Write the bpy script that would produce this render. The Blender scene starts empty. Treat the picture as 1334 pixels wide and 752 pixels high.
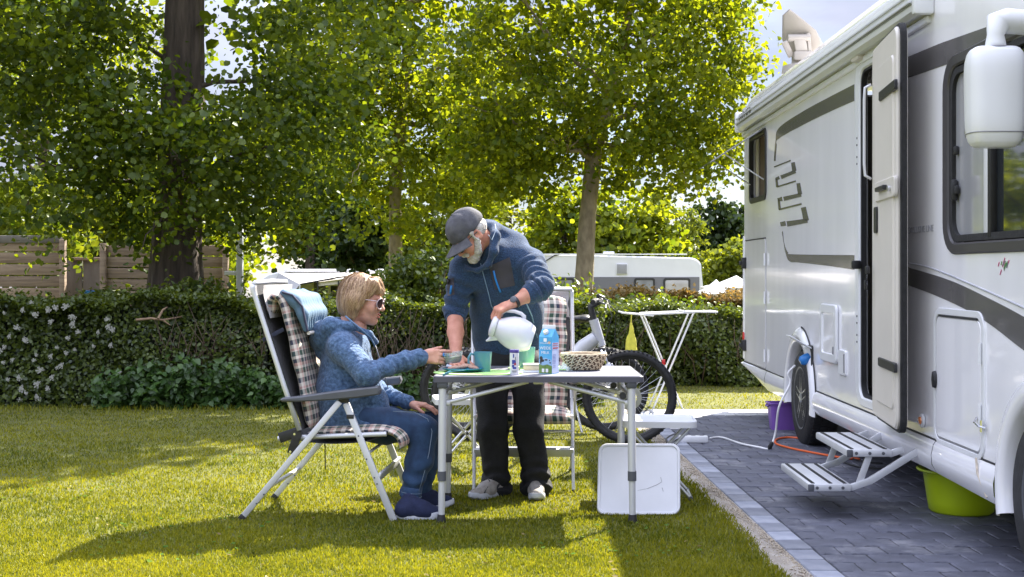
import bpy, bmesh, math, random
import numpy as np
from mathutils import Vector, Matrix
from mathutils.geometry import tessellate_polygon
R = math.radians
random.seed(7)
rng = np.random.default_rng(11)
SC = bpy.context.scene
COL = SC.collection

# ------------------------------------------------------------------ camera
CAM_H, F_PX, PX, PY = 1.23, 1700.0, 667.0, 354.0
cd = bpy.data.cameras.new('camera'); cam = bpy.data.objects.new('camera', cd); COL.objects.link(cam)
cam.location = (0, 0, CAM_H); cam.rotation_euler = (R(90), 0, 0)
cd.sensor_width = 36; cd.lens = 36 * F_PX / 1334.0
cd.shift_y = -(376.0 - PY) / 1334.0
cd.clip_start = 0.1; cd.clip_end = 2000
SC.camera = cam

# ------------------------------------------------------------------ light
SUN_EL, SUN_AZ = R(43.9), R(34.0)
SC.view_settings.view_transform = 'Standard'; SC.view_settings.look = 'None'
SC.view_settings.gamma = 1; SC.view_settings.exposure = 2.05
W = bpy.data.worlds.new('World'); SC.world = W; W.use_nodes = True
nt = W.node_tree; nt.nodes.clear()
wo = nt.nodes.new('ShaderNodeOutputWorld'); bg = nt.nodes.new('ShaderNodeBackground')
sky = nt.nodes.new('ShaderNodeTexSky'); sky.sky_type = 'NISHITA'; sky.sun_disc = False
sky.sun_elevation = SUN_EL; sky.sun_rotation = SUN_AZ; sky.air_density = 1.0; sky.dust_density = .15
tc = nt.nodes.new('ShaderNodeTexCoord'); mp = nt.nodes.new('ShaderNodeMapping'); mp.inputs['Scale'].default_value = (1, 1, 2.6)
nz = nt.nodes.new('ShaderNodeTexNoise'); nz.inputs['Scale'].default_value = 2.3; nz.inputs['Detail'].default_value = 8; nz.inputs['Roughness'].default_value = .58
cr = nt.nodes.new('ShaderNodeValToRGB'); cr.color_ramp.elements[0].position = .40; cr.color_ramp.elements[1].position = .58
cr.color_ramp.elements[0].color = (.74, .74, .74, 1); cr.color_ramp.elements[1].color = (.98, .98, .98, 1)
mx = nt.nodes.new('ShaderNodeMixRGB')
nz2 = nt.nodes.new('ShaderNodeTexNoise'); nz2.inputs['Scale'].default_value = 5.5; nz2.inputs['Detail'].default_value = 7; nt.links.new(mp.outputs[0], nz2.inputs[0])
cr2 = nt.nodes.new('ShaderNodeValToRGB'); cr2.color_ramp.elements[0].position = .32; cr2.color_ramp.elements[1].position = .68
cr2.color_ramp.elements[0].color = (.45, .50, .67, 1); cr2.color_ramp.elements[1].color = (.78, .79, .95, 1); nt.links.new(nz2.outputs[0], cr2.inputs[0])
cm = nt.nodes.new('ShaderNodeVectorMath'); cm.operation = 'SCALE'; 
# thick cloud grows brighter from the horizon to the zenith (overcast law)
sx = nt.nodes.new('ShaderNodeSeparateXYZ'); nt.links.new(tc.outputs['Generated'], sx.inputs[0])
el = nt.nodes.new('ShaderNodeMapRange'); el.inputs[1].default_value = 0; el.inputs[2].default_value = 1; el.interpolation_type = 'SMOOTHSTEP'; el.inputs[3].default_value = 2.7; el.inputs[4].default_value = 15.5; nt.links.new(sx.outputs[2], el.inputs[0])
nt.links.new(el.outputs[0], cm.inputs['Scale']); nt.links.new(cr2.outputs[0], cm.inputs[0]); nt.links.new(cm.outputs[0], mx.inputs[2])
L = nt.links.new
L(tc.outputs['Generated'], mp.inputs[0]); L(mp.outputs[0], nz.inputs[0]); L(nz.outputs[0], cr.inputs[0])
L(cr.outputs[0], mx.inputs[0]); L(sky.outputs[0], mx.inputs[1]); L(mx.outputs[0], bg.inputs[0]); L(bg.outputs[0], wo.inputs[0])
bg.inputs[1].default_value = 0.075
sl = bpy.data.lights.new('sun', 'SUN'); sl.energy = 4.7; sl.angle = R(.5); sl.color = (1, .93, .82)
so = bpy.data.objects.new('sun', sl); COL.objects.link(so)
sdir = Vector((math.sin(SUN_AZ) * math.cos(SUN_EL), math.cos(SUN_AZ) * math.cos(SUN_EL), math.sin(SUN_EL)))
so.rotation_euler = sdir.to_track_quat('Z', 'Y').to_euler(); so.location = (8, 10, 14)
SC.cycles.max_bounces = 8; SC.cycles.diffuse_bounces = 4; SC.cycles.glossy_bounces = 3
SC.cycles.transmission_bounces = 6; SC.cycles.transparent_max_bounces = 8
SC.cycles.caustics_reflective = False; SC.cycles.caustics_refractive = False

def P(px, py, Y):
    """world point seen at photo pixel (px,py) at depth Y"""
    return ((px - PX) / F_PX * Y, Y, CAM_H - (py - PY) / F_PX * Y)

# ------------------------------------------------------------------ materials
def new_mat(name):
    m = bpy.data.materials.new(name); m.use_nodes = True
    n = m.node_tree; return m, n, n.nodes['Principled BSDF']
def M(name, col, rough=.5, metal=0, var=.12, vs=6, bump=0, bs=60, coat=0, spec=.5, col2=None, detail=5, sheen=0, alpha_trans=0, stretch=None, rndobj=0, rvar=0):
    m, n, b = new_mat(name); N = n.nodes.new; l = n.links.new
    t = N('ShaderNodeTexCoord'); src = t.outputs['Object']
    if stretch:
        q = N('ShaderNodeMapping'); q.inputs['Scale'].default_value = stretch; l(src, q.inputs[0]); src = q.outputs[0]
    z = N('ShaderNodeTexNoise'); z.inputs['Scale'].default_value = vs; z.inputs['Detail'].default_value = detail; l(src, z.inputs[0])
    r = N('ShaderNodeValToRGB'); r.color_ramp.elements[0].position = .3; r.color_ramp.elements[1].position = .7
    a = col; c2 = col2 or tuple(min(1, c * (1 + var)) for c in col)
    if not col2: a = tuple(c * (1 - var) for c in col)
    r.color_ramp.elements[0].color = (*a, 1); r.color_ramp.elements[1].color = (*c2, 1)
    l(z.outputs[0], r.inputs[0]); out = r.outputs[0]
    if rndobj:
        oi = N('ShaderNodeObjectInfo'); mr = N('ShaderNodeMapRange'); mr.inputs[3].default_value = 1 - rndobj; mr.inputs[4].default_value = 1 + rndobj
        l(oi.outputs['Random'], mr.inputs[0]); mm = N('ShaderNodeVectorMath'); mm.operation = 'SCALE'
        l(out, mm.inputs[0]); l(mr.outputs[0], mm.inputs['Scale']); out = mm.outputs[0]
    l(out, b.inputs['Base Color'])
    b.inputs['Roughness'].default_value = rough; b.inputs['Metallic'].default_value = metal
    b.inputs['Coat Weight'].default_value = coat; b.inputs['Coat Roughness'].default_value = .05
    b.inputs['Specular IOR Level'].default_value = spec; b.inputs['Sheen Weight'].default_value = sheen
    if alpha_trans: b.inputs['Transmission Weight'].default_value = alpha_trans
    if rvar:
        mr = N('ShaderNodeMapRange'); mr.inputs[3].default_value = rough - rvar; mr.inputs[4].default_value = rough + rvar
        l(z.outputs[0], mr.inputs[0]); l(mr.outputs[0], b.inputs['Roughness'])
    if bump:
        z2 = N('ShaderNodeTexNoise'); z2.inputs['Scale'].default_value = bs; z2.inputs['Detail'].default_value = 4; l(src, z2.inputs[0])
        bp = N('ShaderNodeBump'); bp.inputs['Strength'].default_value = bump; bp.inputs['Distance'].default_value = .01
        l(z2.outputs[0], bp.inputs['Height']); l(bp.outputs[0], b.inputs['Normal'])
    return m
def leafmat(name, dark, light, trans=.45, tcol=None, gloss=.06):
    m, n, b = new_mat(name); N = n.nodes.new; l = n.links.new
    n.nodes.remove(b); out = n.nodes['Material Output']
    at = N('ShaderNodeAttribute'); at.attribute_name = 'tone'
    r = N('ShaderNodeValToRGB'); r.color_ramp.elements[0].color = (*dark, 1); r.color_ramp.elements[1].color = (*light, 1)
    l(at.outputs['Fac'], r.inputs[0])
    d = N('ShaderNodeBsdfDiffuse'); l(r.outputs[0], d.inputs[0])
    tr = N('ShaderNodeBsdfTranslucent'); k = tcol or (1.5, 1.35, .5)
    mm = N('ShaderNodeVectorMath'); mm.operation = 'MULTIPLY'; mm.inputs[1].default_value = k; l(r.outputs[0], mm.inputs[0]); l(mm.outputs[0], tr.inputs[0])
    ms = N('ShaderNodeMixShader'); ms.inputs[0].default_value = trans; l(d.outputs[0], ms.inputs[1]); l(tr.outputs[0], ms.inputs[2])
    g = N('ShaderNodeBsdfGlossy'); g.inputs['Roughness'].default_value = .38; g.inputs[0].default_value = (.8, .85, .8, 1)
    m2 = N('ShaderNodeMixShader'); m2.inputs[0].default_value = gloss; l(ms.outputs[0], m2.inputs[1]); l(g.outputs[0], m2.inputs[2])
    l(m2.outputs[0], out.inputs[0]); return m

mat = {}
mat['alu'] = M('aluminium', (.62, .63, .66), .32, .85, .06, 5, bump=.05, bs=200)
mat['alu_matt'] = M('matt_aluminium', (.66, .67, .70), .4, .35, .05, 6, bump=.05, bs=120)
mat['black'] = M('black_plastic', (.02, .02, .022), .45, 0, .25, 20, bump=.1, bs=200)
mat['rubber'] = M('rubber', (.018, .018, .019), .8, 0, .3, 30, bump=.3, bs=90)
mat['grey_plastic'] = M('grey_plastic', (.085, .09, .105), .42, 0, .12, 14, bump=.08, bs=200)
mat['gel'] = M('white_gelcoat', (.90, .895, .925), .13, 0, .035, 1.5, bump=.03, bs=3.5, coat=.5, rvar=.04, stretch=(3, 3, .5))
mat['gelw'] = M('white_plastic', (.76, .77, .79), .3, 0, .03, 4, bump=.02, bs=60, coat=.2)
mat['canvas'] = M('cream_canvas', (.62, .58, .52), .8, 0, .06, 5, bump=.1, bs=20)
mat['cream'] = M('cream_plastic', (.66, .62, .56), .42, 0, .03, 4, bump=.03, bs=80)
mat['beige'] = M('beige_housing', (.36, .33, .285), .45, 0, .04, 4, bump=.03, bs=80)
mat['stripe'] = M('grey_vinyl', (.105, .10, .105), .25, 0, .06, 3, coat=.3)
mat['seam'] = M('dark_sealant', (.03, .03, .033), .6, 0, .2, 30)
mat['glass'] = M('dark_glass', (.02, .025, .03), .03, 0, .1, 3, coat=1)
mat['curtain'] = M('grey_blind', (.33, .34, .36), .55, 0, .05, 4, coat=.5, stretch=(1, 12, .4))
mat['interior'] = M('interior_panel', (.22, .2, .18), .6, 0, .1, 4)
mat['tyre'] = M('tyre_rubber', (.022, .022, .024), .75, 0, .35, 24, bump=.35, bs=70)
mat['orange'] = M('orange_lens', (.75, .2, .02), .15, 0, .2, 60, coat=1)
mat['red'] = M('red_lens', (.5, .02, .02), .15, 0, .2, 60, coat=1)
mat['blue_pl'] = M('blue_plastic', (.02, .19, .55), .35, 0, .1, 20)
mat['chrome'] = M('chrome', (.8, .8, .82), .12, 1, .03, 10)
mat['under'] = M('underbody', (.02, .02, .02), .9, 0, .3, 10)
mat['text'] = M('grey_print', (.22, .22, .24), .4, 0, .05, 30)
# ------------------------------------------------------------------ mesh helpers
def nrm(v): v = np.asarray(v, float); return v / (np.linalg.norm(v) + 1e-12)
class MB:
    def __init__(s): s.v = []; s.f = []; s.m = []; s.mi = 0; s.uv = None
    def add(s, v, f, mi=None):
        o = len(s.v); s.v += [tuple(map(float, p)) for p in v]; s.f += [tuple(i + o for i in q) for q in f]
        s.m += [s.mi if mi is None else mi] * len(f)
    def box(s, c, d, rot=None, ch=0):
        c = np.array(c, float); hx, hy, hz = [q / 2 for q in d]
        if ch <= 0:
            V = [(x, y, z) for x in (-hx, hx) for y in (-hy, hy) for z in (-hz, hz)]
            Fc = [(0, 1, 3, 2), (4, 6, 7, 5), (0, 4, 5, 1), (2, 3, 7, 6), (0, 2, 6, 4), (1, 5, 7, 3)]
        else:
            ch = min(ch, hx * .9, hy * .9, hz * .9); bm = bmesh.new(); bmesh.ops.create_cube(bm, size=1)
            for v in bm.verts: v.co = Vector((v.co.x * 2 * hx, v.co.y * 2 * hy, v.co.z * 2 * hz))
            bmesh.ops.bevel(bm, geom=bm.edges[:], offset=ch, segments=2, affect='EDGES', profile=.5)
            V = [tuple(v.co) for v in bm.verts]; Fc = [tuple(v.index for v in f.verts) for f in bm.faces]; bm.free()
        V = np.array(V)
        if rot is not None: V = V @ np.array(rot).T
        s.add(V + c, Fc); return s
    def tube(s, pts, r, n=10, caps=True, sq=None):
        pts = [np.array(p, float) for p in pts]; k = len(pts); rs = r if hasattr(r, '__len__') else [r] * k
        T = [nrm(pts[min(i + 1, k - 1)] - pts[max(i - 1, 0)]) for i in range(k)]
        a = np.array([0, 0, 1.]) if abs(T[0][2]) < .9 else np.array([1., 0, 0])
        u = nrm(np.cross(T[0], a)); V = []
        for i in range(k):
            u = nrm(u - T[i] * np.dot(u, T[i])); w = np.cross(T[i], u)
            for j in range(n):
                t = 2 * math.pi * j / n; V.append(pts[i] + rs[i] * (math.cos(t) * u + math.sin(t) * w))
        Fc = [(i * n + j, i * n + (j + 1) % n, (i + 1) * n + (j + 1) % n, (i + 1) * n + j) for i in range(k - 1) for j in range(n)]
        if caps: Fc += [tuple(range(n))[::-1], tuple((k - 1) * n + j for j in range(n))]
        s.add(V, Fc); return s
    def flat(s, a, b, w, t, wdir):
        """rectangular bar a->b, width w along wdir, thickness t"""
        a, b = np.array(a, float), np.array(b, float); d = nrm(b - a); wd = np.array(wdir, float); wd = nrm(wd - d * np.dot(wd, d)); td = np.cross(d, wd)
        Rm = np.stack([d, wd, td], 1); s.box((a + b) / 2, (np.linalg.norm(b - a), w, t), Rm, ch=min(w, t) * .22); return s
    def lathe(s, prof, c=(0, 0, 0), axis=(0, 0, 1), n=28, sx=1, sy=1, close=False):
        ax = nrm(axis); a = np.array([1., 0, 0]) if abs(ax[0]) < .9 else np.array([0, 1., 0]); u = nrm(a - ax * np.dot(a, ax)); w = np.cross(ax, u)
        c = np.array(c, float); V = []
        for (r, h) in prof:
            for j in range(n):
                t = 2 * math.pi * j / n; V.append(c + ax * h + r * (sx * math.cos(t) * u + sy * math.sin(t) * w))
        k = len(prof)
        Fc = [(i * n + j, i * n + (j + 1) % n, (i + 1) * n + (j + 1) % n, (i + 1) * n + j) for i in range(k - 1) for j in range(n)]
        ring = prof[0] == prof[-1]
        if prof[0][0] > 1e-4 and not ring: Fc.append(tuple(range(n))[::-1])
        if prof[-1][0] > 1e-4 and not ring: Fc.append(tuple((k - 1) * n + j for j in range(n)))
        s.add(V, Fc); return s
    def torus(s, c, axis, Rr, r, n=40, k=10, a0=0, a1=None):
        ax = nrm(axis); a = np.array([1., 0, 0]) if abs(ax[0]) < .9 else np.array([0, 0, 1.]); u = nrm(a - ax * np.dot(a, ax)); w = np.cross(ax, u)
        c = np.array(c, float); full = a1 is None; m = n if full else n + 1; V = []
        for i in range(m):
            t = a0 + (2 * math.pi if full else (a1 - a0)) * i / n; e = math.cos(t) * u + math.sin(t) * w
            for j in range(k):
                p = 2 * math.pi * j / k; V.append(c + e * (Rr + r * math.cos(p)) + ax * r * math.sin(p))
        Fc = [(i * k + j, i * k + (j + 1) % k, ((i + 1) % m) * k + (j + 1) % k, ((i + 1) % m) * k + j) for i in range(n) for j in range(k)]
        s.add(V, Fc); return s
    def plate(s, loops, t, mapf, ch=0):
        """polygon with holes (u,v), thickness t towards -w; mapf(u,v,w)->xyz, w=0 at the front"""
        loops = [[(float(a), float(b)) for a, b in lp] for lp in loops]
        def area(lp): return sum(lp[i][0] * lp[(i + 1) % len(lp)][1] - lp[(i + 1) % len(lp)][0] * lp[i][1] for i in range(len(lp)))
        loops = [lp if (area(lp) > 0) == (i == 0) else lp[::-1] for i, lp in enumerate(loops)]
        def off(lp, d):
            o = []
            for i in range(len(lp)):
                a, b, c = np.array(lp[i - 1]), np.array(lp[i]), np.array(lp[(i + 1) % len(lp)])
                e1, e2 = nrm(b - a), nrm(c - b); n1 = np.array([-e1[1], e1[0]]); n2 = np.array([-e2[1], e2[0]]); nn = n1 + n2
                nn = nn / max(.4, (1 + np.dot(n1, n2))); o.append(tuple(b + nn * d))
            return o
        fl = [off(lp, ch) if ch else lp for lp in loops]
        tri = tessellate_polygon([[Vector((a, b, 0)) for a, b in lp] for lp in fl])
        flat = [p for lp in fl for p in lp]; full = [p for lp in loops for p in lp]; n = len(flat)
        V = [mapf(a, b, 0) for a, b in flat]; Fc = [tuple(q) for q in tri]
        V += [mapf(a, b, -t) for a, b in full]; Fc += [tuple(i + n for i in q[::-1]) for q in tri]
        rings = [(0, n)]
        if ch: V += [mapf(a, b, -ch) for a, b in full]; rings = [(0, 2 * n), (2 * n, n)]
        for A, B in rings:
            o = 0
            for lp in loops:
                m = len(lp)
                for i in range(m): j = (i + 1) % m; Fc.append((A + o + i, B + o + i, B + o + j, A + o + j))
                o += m
        s.add(V, Fc); return s
def rrect(u0, u1, v0, v1, r, n=6):
    o = []
    for cx, cy, a in ((u1 - r, v1 - r, 0), (u0 + r, v1 - r, 90), (u0 + r, v0 + r, 180), (u1 - r, v0 + r, 270)):
        for i in range(n + 1): t = R(a + 90 * i / n); o.append((cx + r * math.cos(t), cy + r * math.sin(t)))
    return o
def mesh_from(name, V, Fc, mi=None):
    me = bpy.data.meshes.new(name); V = np.asarray(V, np.float32)
    if isinstance(Fc, np.ndarray):
        k = Fc.shape[1]; nf = len(Fc); me.vertices.add(len(V)); me.vertices.foreach_set('co', V.ravel())
        me.loops.add(nf * k); me.loops.foreach_set('vertex_index', Fc.astype(np.int32).ravel())
        me.polygons.add(nf); me.polygons.foreach_set('loop_start', np.arange(0, nf * k, k, dtype=np.int32))
        me.update(calc_edges=True)
    else:
        me.from_pydata(V.tolist(), [], Fc); me.update()
    return me
def fixn(me):
    bm = bmesh.new(); bm.from_mesh(me); bmesh.ops.recalc_face_normals(bm, faces=bm.faces[:]); bm.to_mesh(me); bm.free()
def smooth(me, ang=40):
    if ang is None: return
    me.polygons.foreach_set('use_smooth', [True] * len(me.polygons))
    if ang < 179: me.set_sharp_from_angle(angle=R(ang))
def put(name, g, m, parent=None, base=(0, 0, 0), label=None, cat=None, group=None, kind=None, ang=40, fix=True):
    """link one mesh object. g: MB or (V,F) ; vertices are stored relative to base"""
    if isinstance(g, MB): V, Fc, mi = np.array(g.v), g.f, g.m
    else: V, Fc = g[0], g[1]; mi = None
    me = mesh_from(name, np.asarray(V) - np.array(base), Fc)
    if fix and not isinstance(Fc, np.ndarray): fixn(me)
    smooth(me, ang)
    ms = m if isinstance(m, (list, tuple)) else [m]
    for q in ms: me.materials.append(q)
    if mi and len(ms) > 1: me.polygons.foreach_set('material_index', mi)
    o = bpy.data.objects.new(name, me); COL.objects.link(o)
    if parent: o.parent = parent
    else: o.location = base
    tag(o, label, cat, group, kind); return o
def tag(o, label=None, cat=None, group=None, kind=None):
    for k, v in (('label', label), ('category', cat), ('group', group), ('kind', kind)):
        if v: o[k] = v
    return o
def thing(name, label, cat, loc=(0, 0, 0), rz=0, group=None, kind=None):
    o = bpy.data.objects.new(name, None); COL.objects.link(o); o.location = loc; o.rotation_euler = (0, 0, rz); o.empty_display_size = .1
    return tag(o, label, cat, group, kind)
def dup(root, loc, rz=None, label=None, scale=None):
    def cp(o, par):
        c = o.copy(); COL.objects.link(c); c.parent = par
        for ch in list(o.children): cp(ch, c)
        return c
    r = cp(root, None); r.location = loc
    if rz is not None: r.rotation_euler = (0, 0, rz)
    if label: r['label'] = label
    if scale: r.scale = scale
    return r
def text_geo(body, size, mapf, t=.001):
    """lettering as real raised geometry: returns (V,F) mapped by mapf(u,v,w)"""
    c = bpy.data.curves.new('lettering', 'FONT'); c.body = body; c.size = size; c.extrude = t; c.resolution_u = 3
    o = bpy.data.objects.new('lettering', c); me = bpy.data.meshes.new_from_object(o)
    V = [mapf(*v.co) for v in me.vertices]; Fc = [tuple(p.vertices) for p in me.polygons]
    w = max([v.co.x for v in me.vertices] + [0]); bpy.data.objects.remove(o); bpy.data.meshes.remove(me); return V, Fc, w

# ------------------------------------------------------------------ SDF bodies (surface nets)
def cap(a, b, ra, rb=None, k=.02, sq=None, op='+'): return dict(t='c', a=np.array(a, float), b=np.array(b, float), ra=ra, rb=ra if rb is None else rb, k=k, sq=sq, op=op)
def ell(c, r, ax=None, k=.02, op='+'): return dict(t='e', c=np.array(c, float), r=np.array(r, float), ax=np.eye(3) if ax is None else np.array(ax, float), k=k, op=op)
def sdf_mesh(prims, h=.006, disp=None, level=0.0):
    lo = np.full(3, 1e9); hi = -lo
    def bb(p):
        if p['t'] == 'c':
            r = max(p['ra'], p['rb']) / (min(1, p['sq'][1]) if p['sq'] else 1); return np.minimum(p['a'], p['b']) - r, np.maximum(p['a'], p['b']) + r
        e = np.sqrt(((p['ax'] * p['r'][None, :]) ** 2).sum(1)); return p['c'] - e, p['c'] + e
    for p in prims:
        if p['op'] == '+': a, b = bb(p); lo = np.minimum(lo, a); hi = np.maximum(hi, b)
    lo -= .03; hi += .03; n = np.ceil((hi - lo) / h).astype(int) + 1
    Fd = np.full(n, .2, np.float32); ax = [lo[i] + h * np.arange(n[i]) for i in range(3)]
    for p in prims:
        a, b = bb(p); m = p['k'] * 1.5 + .025
        i0 = np.clip(np.floor((a - m - lo) / h).astype(int), 0, n); i1 = np.clip(np.ceil((b + m - lo) / h).astype(int) + 1, 0, n)
        if (i1 <= i0).any(): continue
        sl_ = tuple(slice(i0[q], i1[q]) for q in range(3))
        X = np.stack(np.meshgrid(*[ax[q][sl_[q]] for q in range(3)], indexing='ij'), -1)
        if p['t'] == 'c':
            ab = p['b'] - p['a']; L2 = (ab ** 2).sum() + 1e-12; q = X - p['a']; t = np.clip((q @ ab) / L2, 0, 1); q = q - t[..., None] * ab
            if p['sq']:
                nn, f = nrm(p['sq'][0]), p['sq'][1]; q = q + (q @ nn)[..., None] * nn * (f - 1)
            d = np.sqrt((q ** 2).sum(-1)) - (p['ra'] + (p['rb'] - p['ra']) * t)
        else:
            q = (X - p['c']) @ p['ax']; k0 = np.sqrt(((q / p['r']) ** 2).sum(-1)); k1 = np.sqrt(((q / p['r'] ** 2) ** 2).sum(-1)) + 1e-9; d = k0 * (k0 - 1) / k1
        f0 = Fd[sl_]; k = p['k']
        if p['op'] == '+': hh = np.clip(.5 + .5 * (f0 - d) / k, 0, 1); Fd[sl_] = f0 * (1 - hh) + d * hh - k * hh * (1 - hh)
        else: d = -d; hh = np.clip(.5 - .5 * (f0 - d) / k, 0, 1); Fd[sl_] = f0 * (1 - hh) + d * hh + k * hh * (1 - hh)
    if disp is not None:
        I = np.argwhere(np.abs(Fd) < .03); Pn = lo + I * h; Fd[I[:, 0], I[:, 1], I[:, 2]] += disp(Pn).astype(np.float32)
    Fd -= level
    S = Fd < 0; n1 = n - 1
    acc = np.zeros((*n1, 3), np.float32); cnt = np.zeros(n1, np.float32)
    for axis in range(3):
        o1, o2 = [q for q in range(3) if q != axis]
        A = [slice(None)] * 3; B = [slice(None)] * 3; A[axis] = slice(0, -1); B[axis] = slice(1, None)
        fa, fb = Fd[tuple(A)], Fd[tuple(B)]; cr_ = (fa < 0) != (fb < 0)
        tt = np.where(cr_, fa / np.where(cr_, fa - fb, 1), 0)
        for d1 in (0, 1):
            for d2 in (0, 1):
                sl2 = [slice(None)] * 3; sl2[o1] = slice(d1, n1[o1] + d1); sl2[o2] = slice(d2, n1[o2] + d2); c_ = cr_[tuple(sl2)]; t_ = tt[tuple(sl2)]
                cnt += c_; acc[..., axis] += t_ * c_; acc[..., o1] += d1 * c_; acc[..., o2] += d2 * c_
    act = cnt > 0; idx = np.full(n1, -1, np.int64); idx[act] = np.arange(act.sum()); I = np.argwhere(act)
    V = lo + h * (I + acc[act] / cnt[act][:, None]); Q = []
    for axis in range(3):
        o1, o2 = [q for q in range(3) if q != axis]
        A = [slice(1, -1)] * 3; B = [slice(1, -1)] * 3; A[axis] = slice(0, -1); B[axis] = slice(1, None)
        sa, sb = S[tuple(A)], S[tuple(B)]; E = np.argwhere(sa != sb); sgn = sa[sa != sb]
        base = E.copy(); base[:, o1] += 1; base[:, o2] += 1
        def cell(d1, d2): c = base.copy(); c[:, o1] -= d1; c[:, o2] -= d2; return idx[c[:, 0], c[:, 1], c[:, 2]]
        q = np.stack([cell(1, 1), cell(0, 1), cell(0, 0), cell(1, 0)], 1)
        fl = sgn if axis != 1 else ~sgn
        q[~fl] = q[~fl][:, ::-1]; Q.append(q)
    Q = np.concatenate(Q); return V, Q
def joinVF(*parts):
    Vs, Fs, o = [], [], 0
    for V, Fc in parts: Vs.append(V); Fs.append(Fc + o); o += len(V)
    return np.concatenate(Vs), np.concatenate(Fs)
def relax(V, Q, it=2, lam=.5):
    for _ in range(it):
        acc = np.zeros_like(V); c = np.zeros(len(V))
        for a, b in ((0, 1), (1, 2), (2, 3), (3, 0)):
            for i, j in ((a, b), (b, a)): np.add.at(acc, Q[:, i], V[Q[:, j]]); np.add.at(c, Q[:, i], 1)
        V = V + lam * (acc / np.maximum(c, 1)[:, None] - V)
    return V
def wave_noise(seed, n, f, amp, ridge=False, dirs=None):
    r = np.random.default_rng(seed); K = r.normal(size=(n, 3)); K /= np.linalg.norm(K, axis=1)[:, None]
    if dirs is not None: K = K * .5 + np.array(dirs); K /= np.linalg.norm(K, axis=1)[:, None]
    K *= r.uniform(.6, 1.5, (n, 1)) * f; ph = r.uniform(0, 6.28, n)
    def fn(Pn):
        w = Pn + .02 * np.sin(Pn[:, [1, 2, 0]] * 23 + seed); s = np.sin(w @ K.T + ph)
        if ridge: s = 1 - 2 * np.abs(s)
        return amp * s.mean(1) * 1.8
    return fn

# ------------------------------------------------------------------ leaves
LEAF_R = np.array([(0, 0, 0), (.42, .22, .1), (.5, .62, .13), (0, 1, 0), (-.5, .62, .13), (-.42, .22, .1)], float)   # round broad leaf
LEAF_P = np.array([(0, 0, 0), (.34, .22, .08), (.30, .55, .1), (0, 1.05, 0), (-.30, .55, .1), (-.34, .22, .08)], float)   # pointed ovate leaf
LEAF_M = np.array([(0, .0, 0), (.50, .16, .12), (.36, .62, .10), (0, 1.05, 0), (-.36, .62, .10), (-.50, .16, .12)], float)   # lobed leaf
LEAF_N = np.array([(0, 0, 0), (.2, .25, .06), (.2, .65, .07), (0, 1, 0), (-.2, .65, .07), (-.2, .25, .06)], float)   # narrow leaf
def leaves(C, size, up=.6, shape=LEAF_R, seed=0, tone=None, out=None, jit=.3, droop=0):
    """C: Nx3 leaf bases. one fold along the midrib, two quads each"""
    r = np.random.default_rng(seed); n = len(C)
    N = r.normal(size=(n, 3)); N /= np.linalg.norm(N, axis=1)[:, None]; N = N * (1 - up) + np.array([0, 0, up])
    if out is not None: N += out
    N /= np.linalg.norm(N, axis=1)[:, None] + 1e-9
    T = r.normal(size=(n, 3)); T[:, 2] -= droop; T -= N * (T * N).sum(1)[:, None]; T /= np.linalg.norm(T, axis=1)[:, None] + 1e-9
    B = np.cross(T, N); sz = size * r.uniform(1 - jit, 1 + jit, n) if np.isscalar(size) else size * r.uniform(1 - jit, 1 + jit, n)
    V = (C[:, None, :] + sz[:, None, None] * (shape[None, :, 0, None] * B[:, None] + shape[None, :, 1, None] * T[:, None] + shape[None, :, 2, None] * N[:, None])).reshape(-1, 3)
    o = np.arange(n)[:, None] * 6; Q = np.concatenate([o + np.array([0, 1, 2, 3]), o + np.array([0, 3, 4, 5])], 0)
    t = r.uniform(0, 1, n) if tone is None else tone
    return V, Q, np.repeat(t, 6)
def put_leaves(name, VQT, m, parent=None, base=(0, 0, 0), **kw):
    V, Q, T = VQT; o = put(name, (V, Q), m, parent, base, ang=None, **kw)
    a = o.data.attributes.new('tone', 'FLOAT', 'POINT'); a.data.foreach_set('value', np.clip(T, 0, 1).astype(np.float32)); return o
def catVQT(L_):
    Vs, Qs, Ts, o = [], [], [], 0
    for V, Q, T in L_: Vs.append(V); Qs.append(Q + o); Ts.append(T); o += len(V)
    return np.concatenate(Vs), np.concatenate(Qs), np.concatenate(Ts)
# ------------------------------------------------------------------ ground
def ground_z(Y): return 0.0 if Y < 15 else -(Y - 15) * .0215
def curb_x(Y): return 1.20 - .0219 * (Y - 5.41)          # outer edge of the edging stones
mat['soil'] = M('lawn_soil', (.06, .065, .010), .95, 0, .3, 5, bump=.6, bs=120, col2=(.12, .125, .016))
ys = [-8, 0, 3, 4, 6, 8, 10, 12, 15, 20, 30, 45, 60, 90, 140, 220, 400]; xs = [-400, -150, -60, -30, -15, -8, -4, -2, 0, 2, 4, 8, 15, 30, 60, 150, 400]
V = [(x, y, ground_z(y)) for y in ys for x in xs]; nx = len(xs)
Fq = [(j * nx + i, j * nx + i + 1, (j + 1) * nx + i + 1, (j + 1) * nx + i) for j in range(len(ys) - 1) for i in range(nx - 1)]
lawn = put('lawn', (np.array(V), Fq), mat['soil'], kind='structure')

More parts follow.
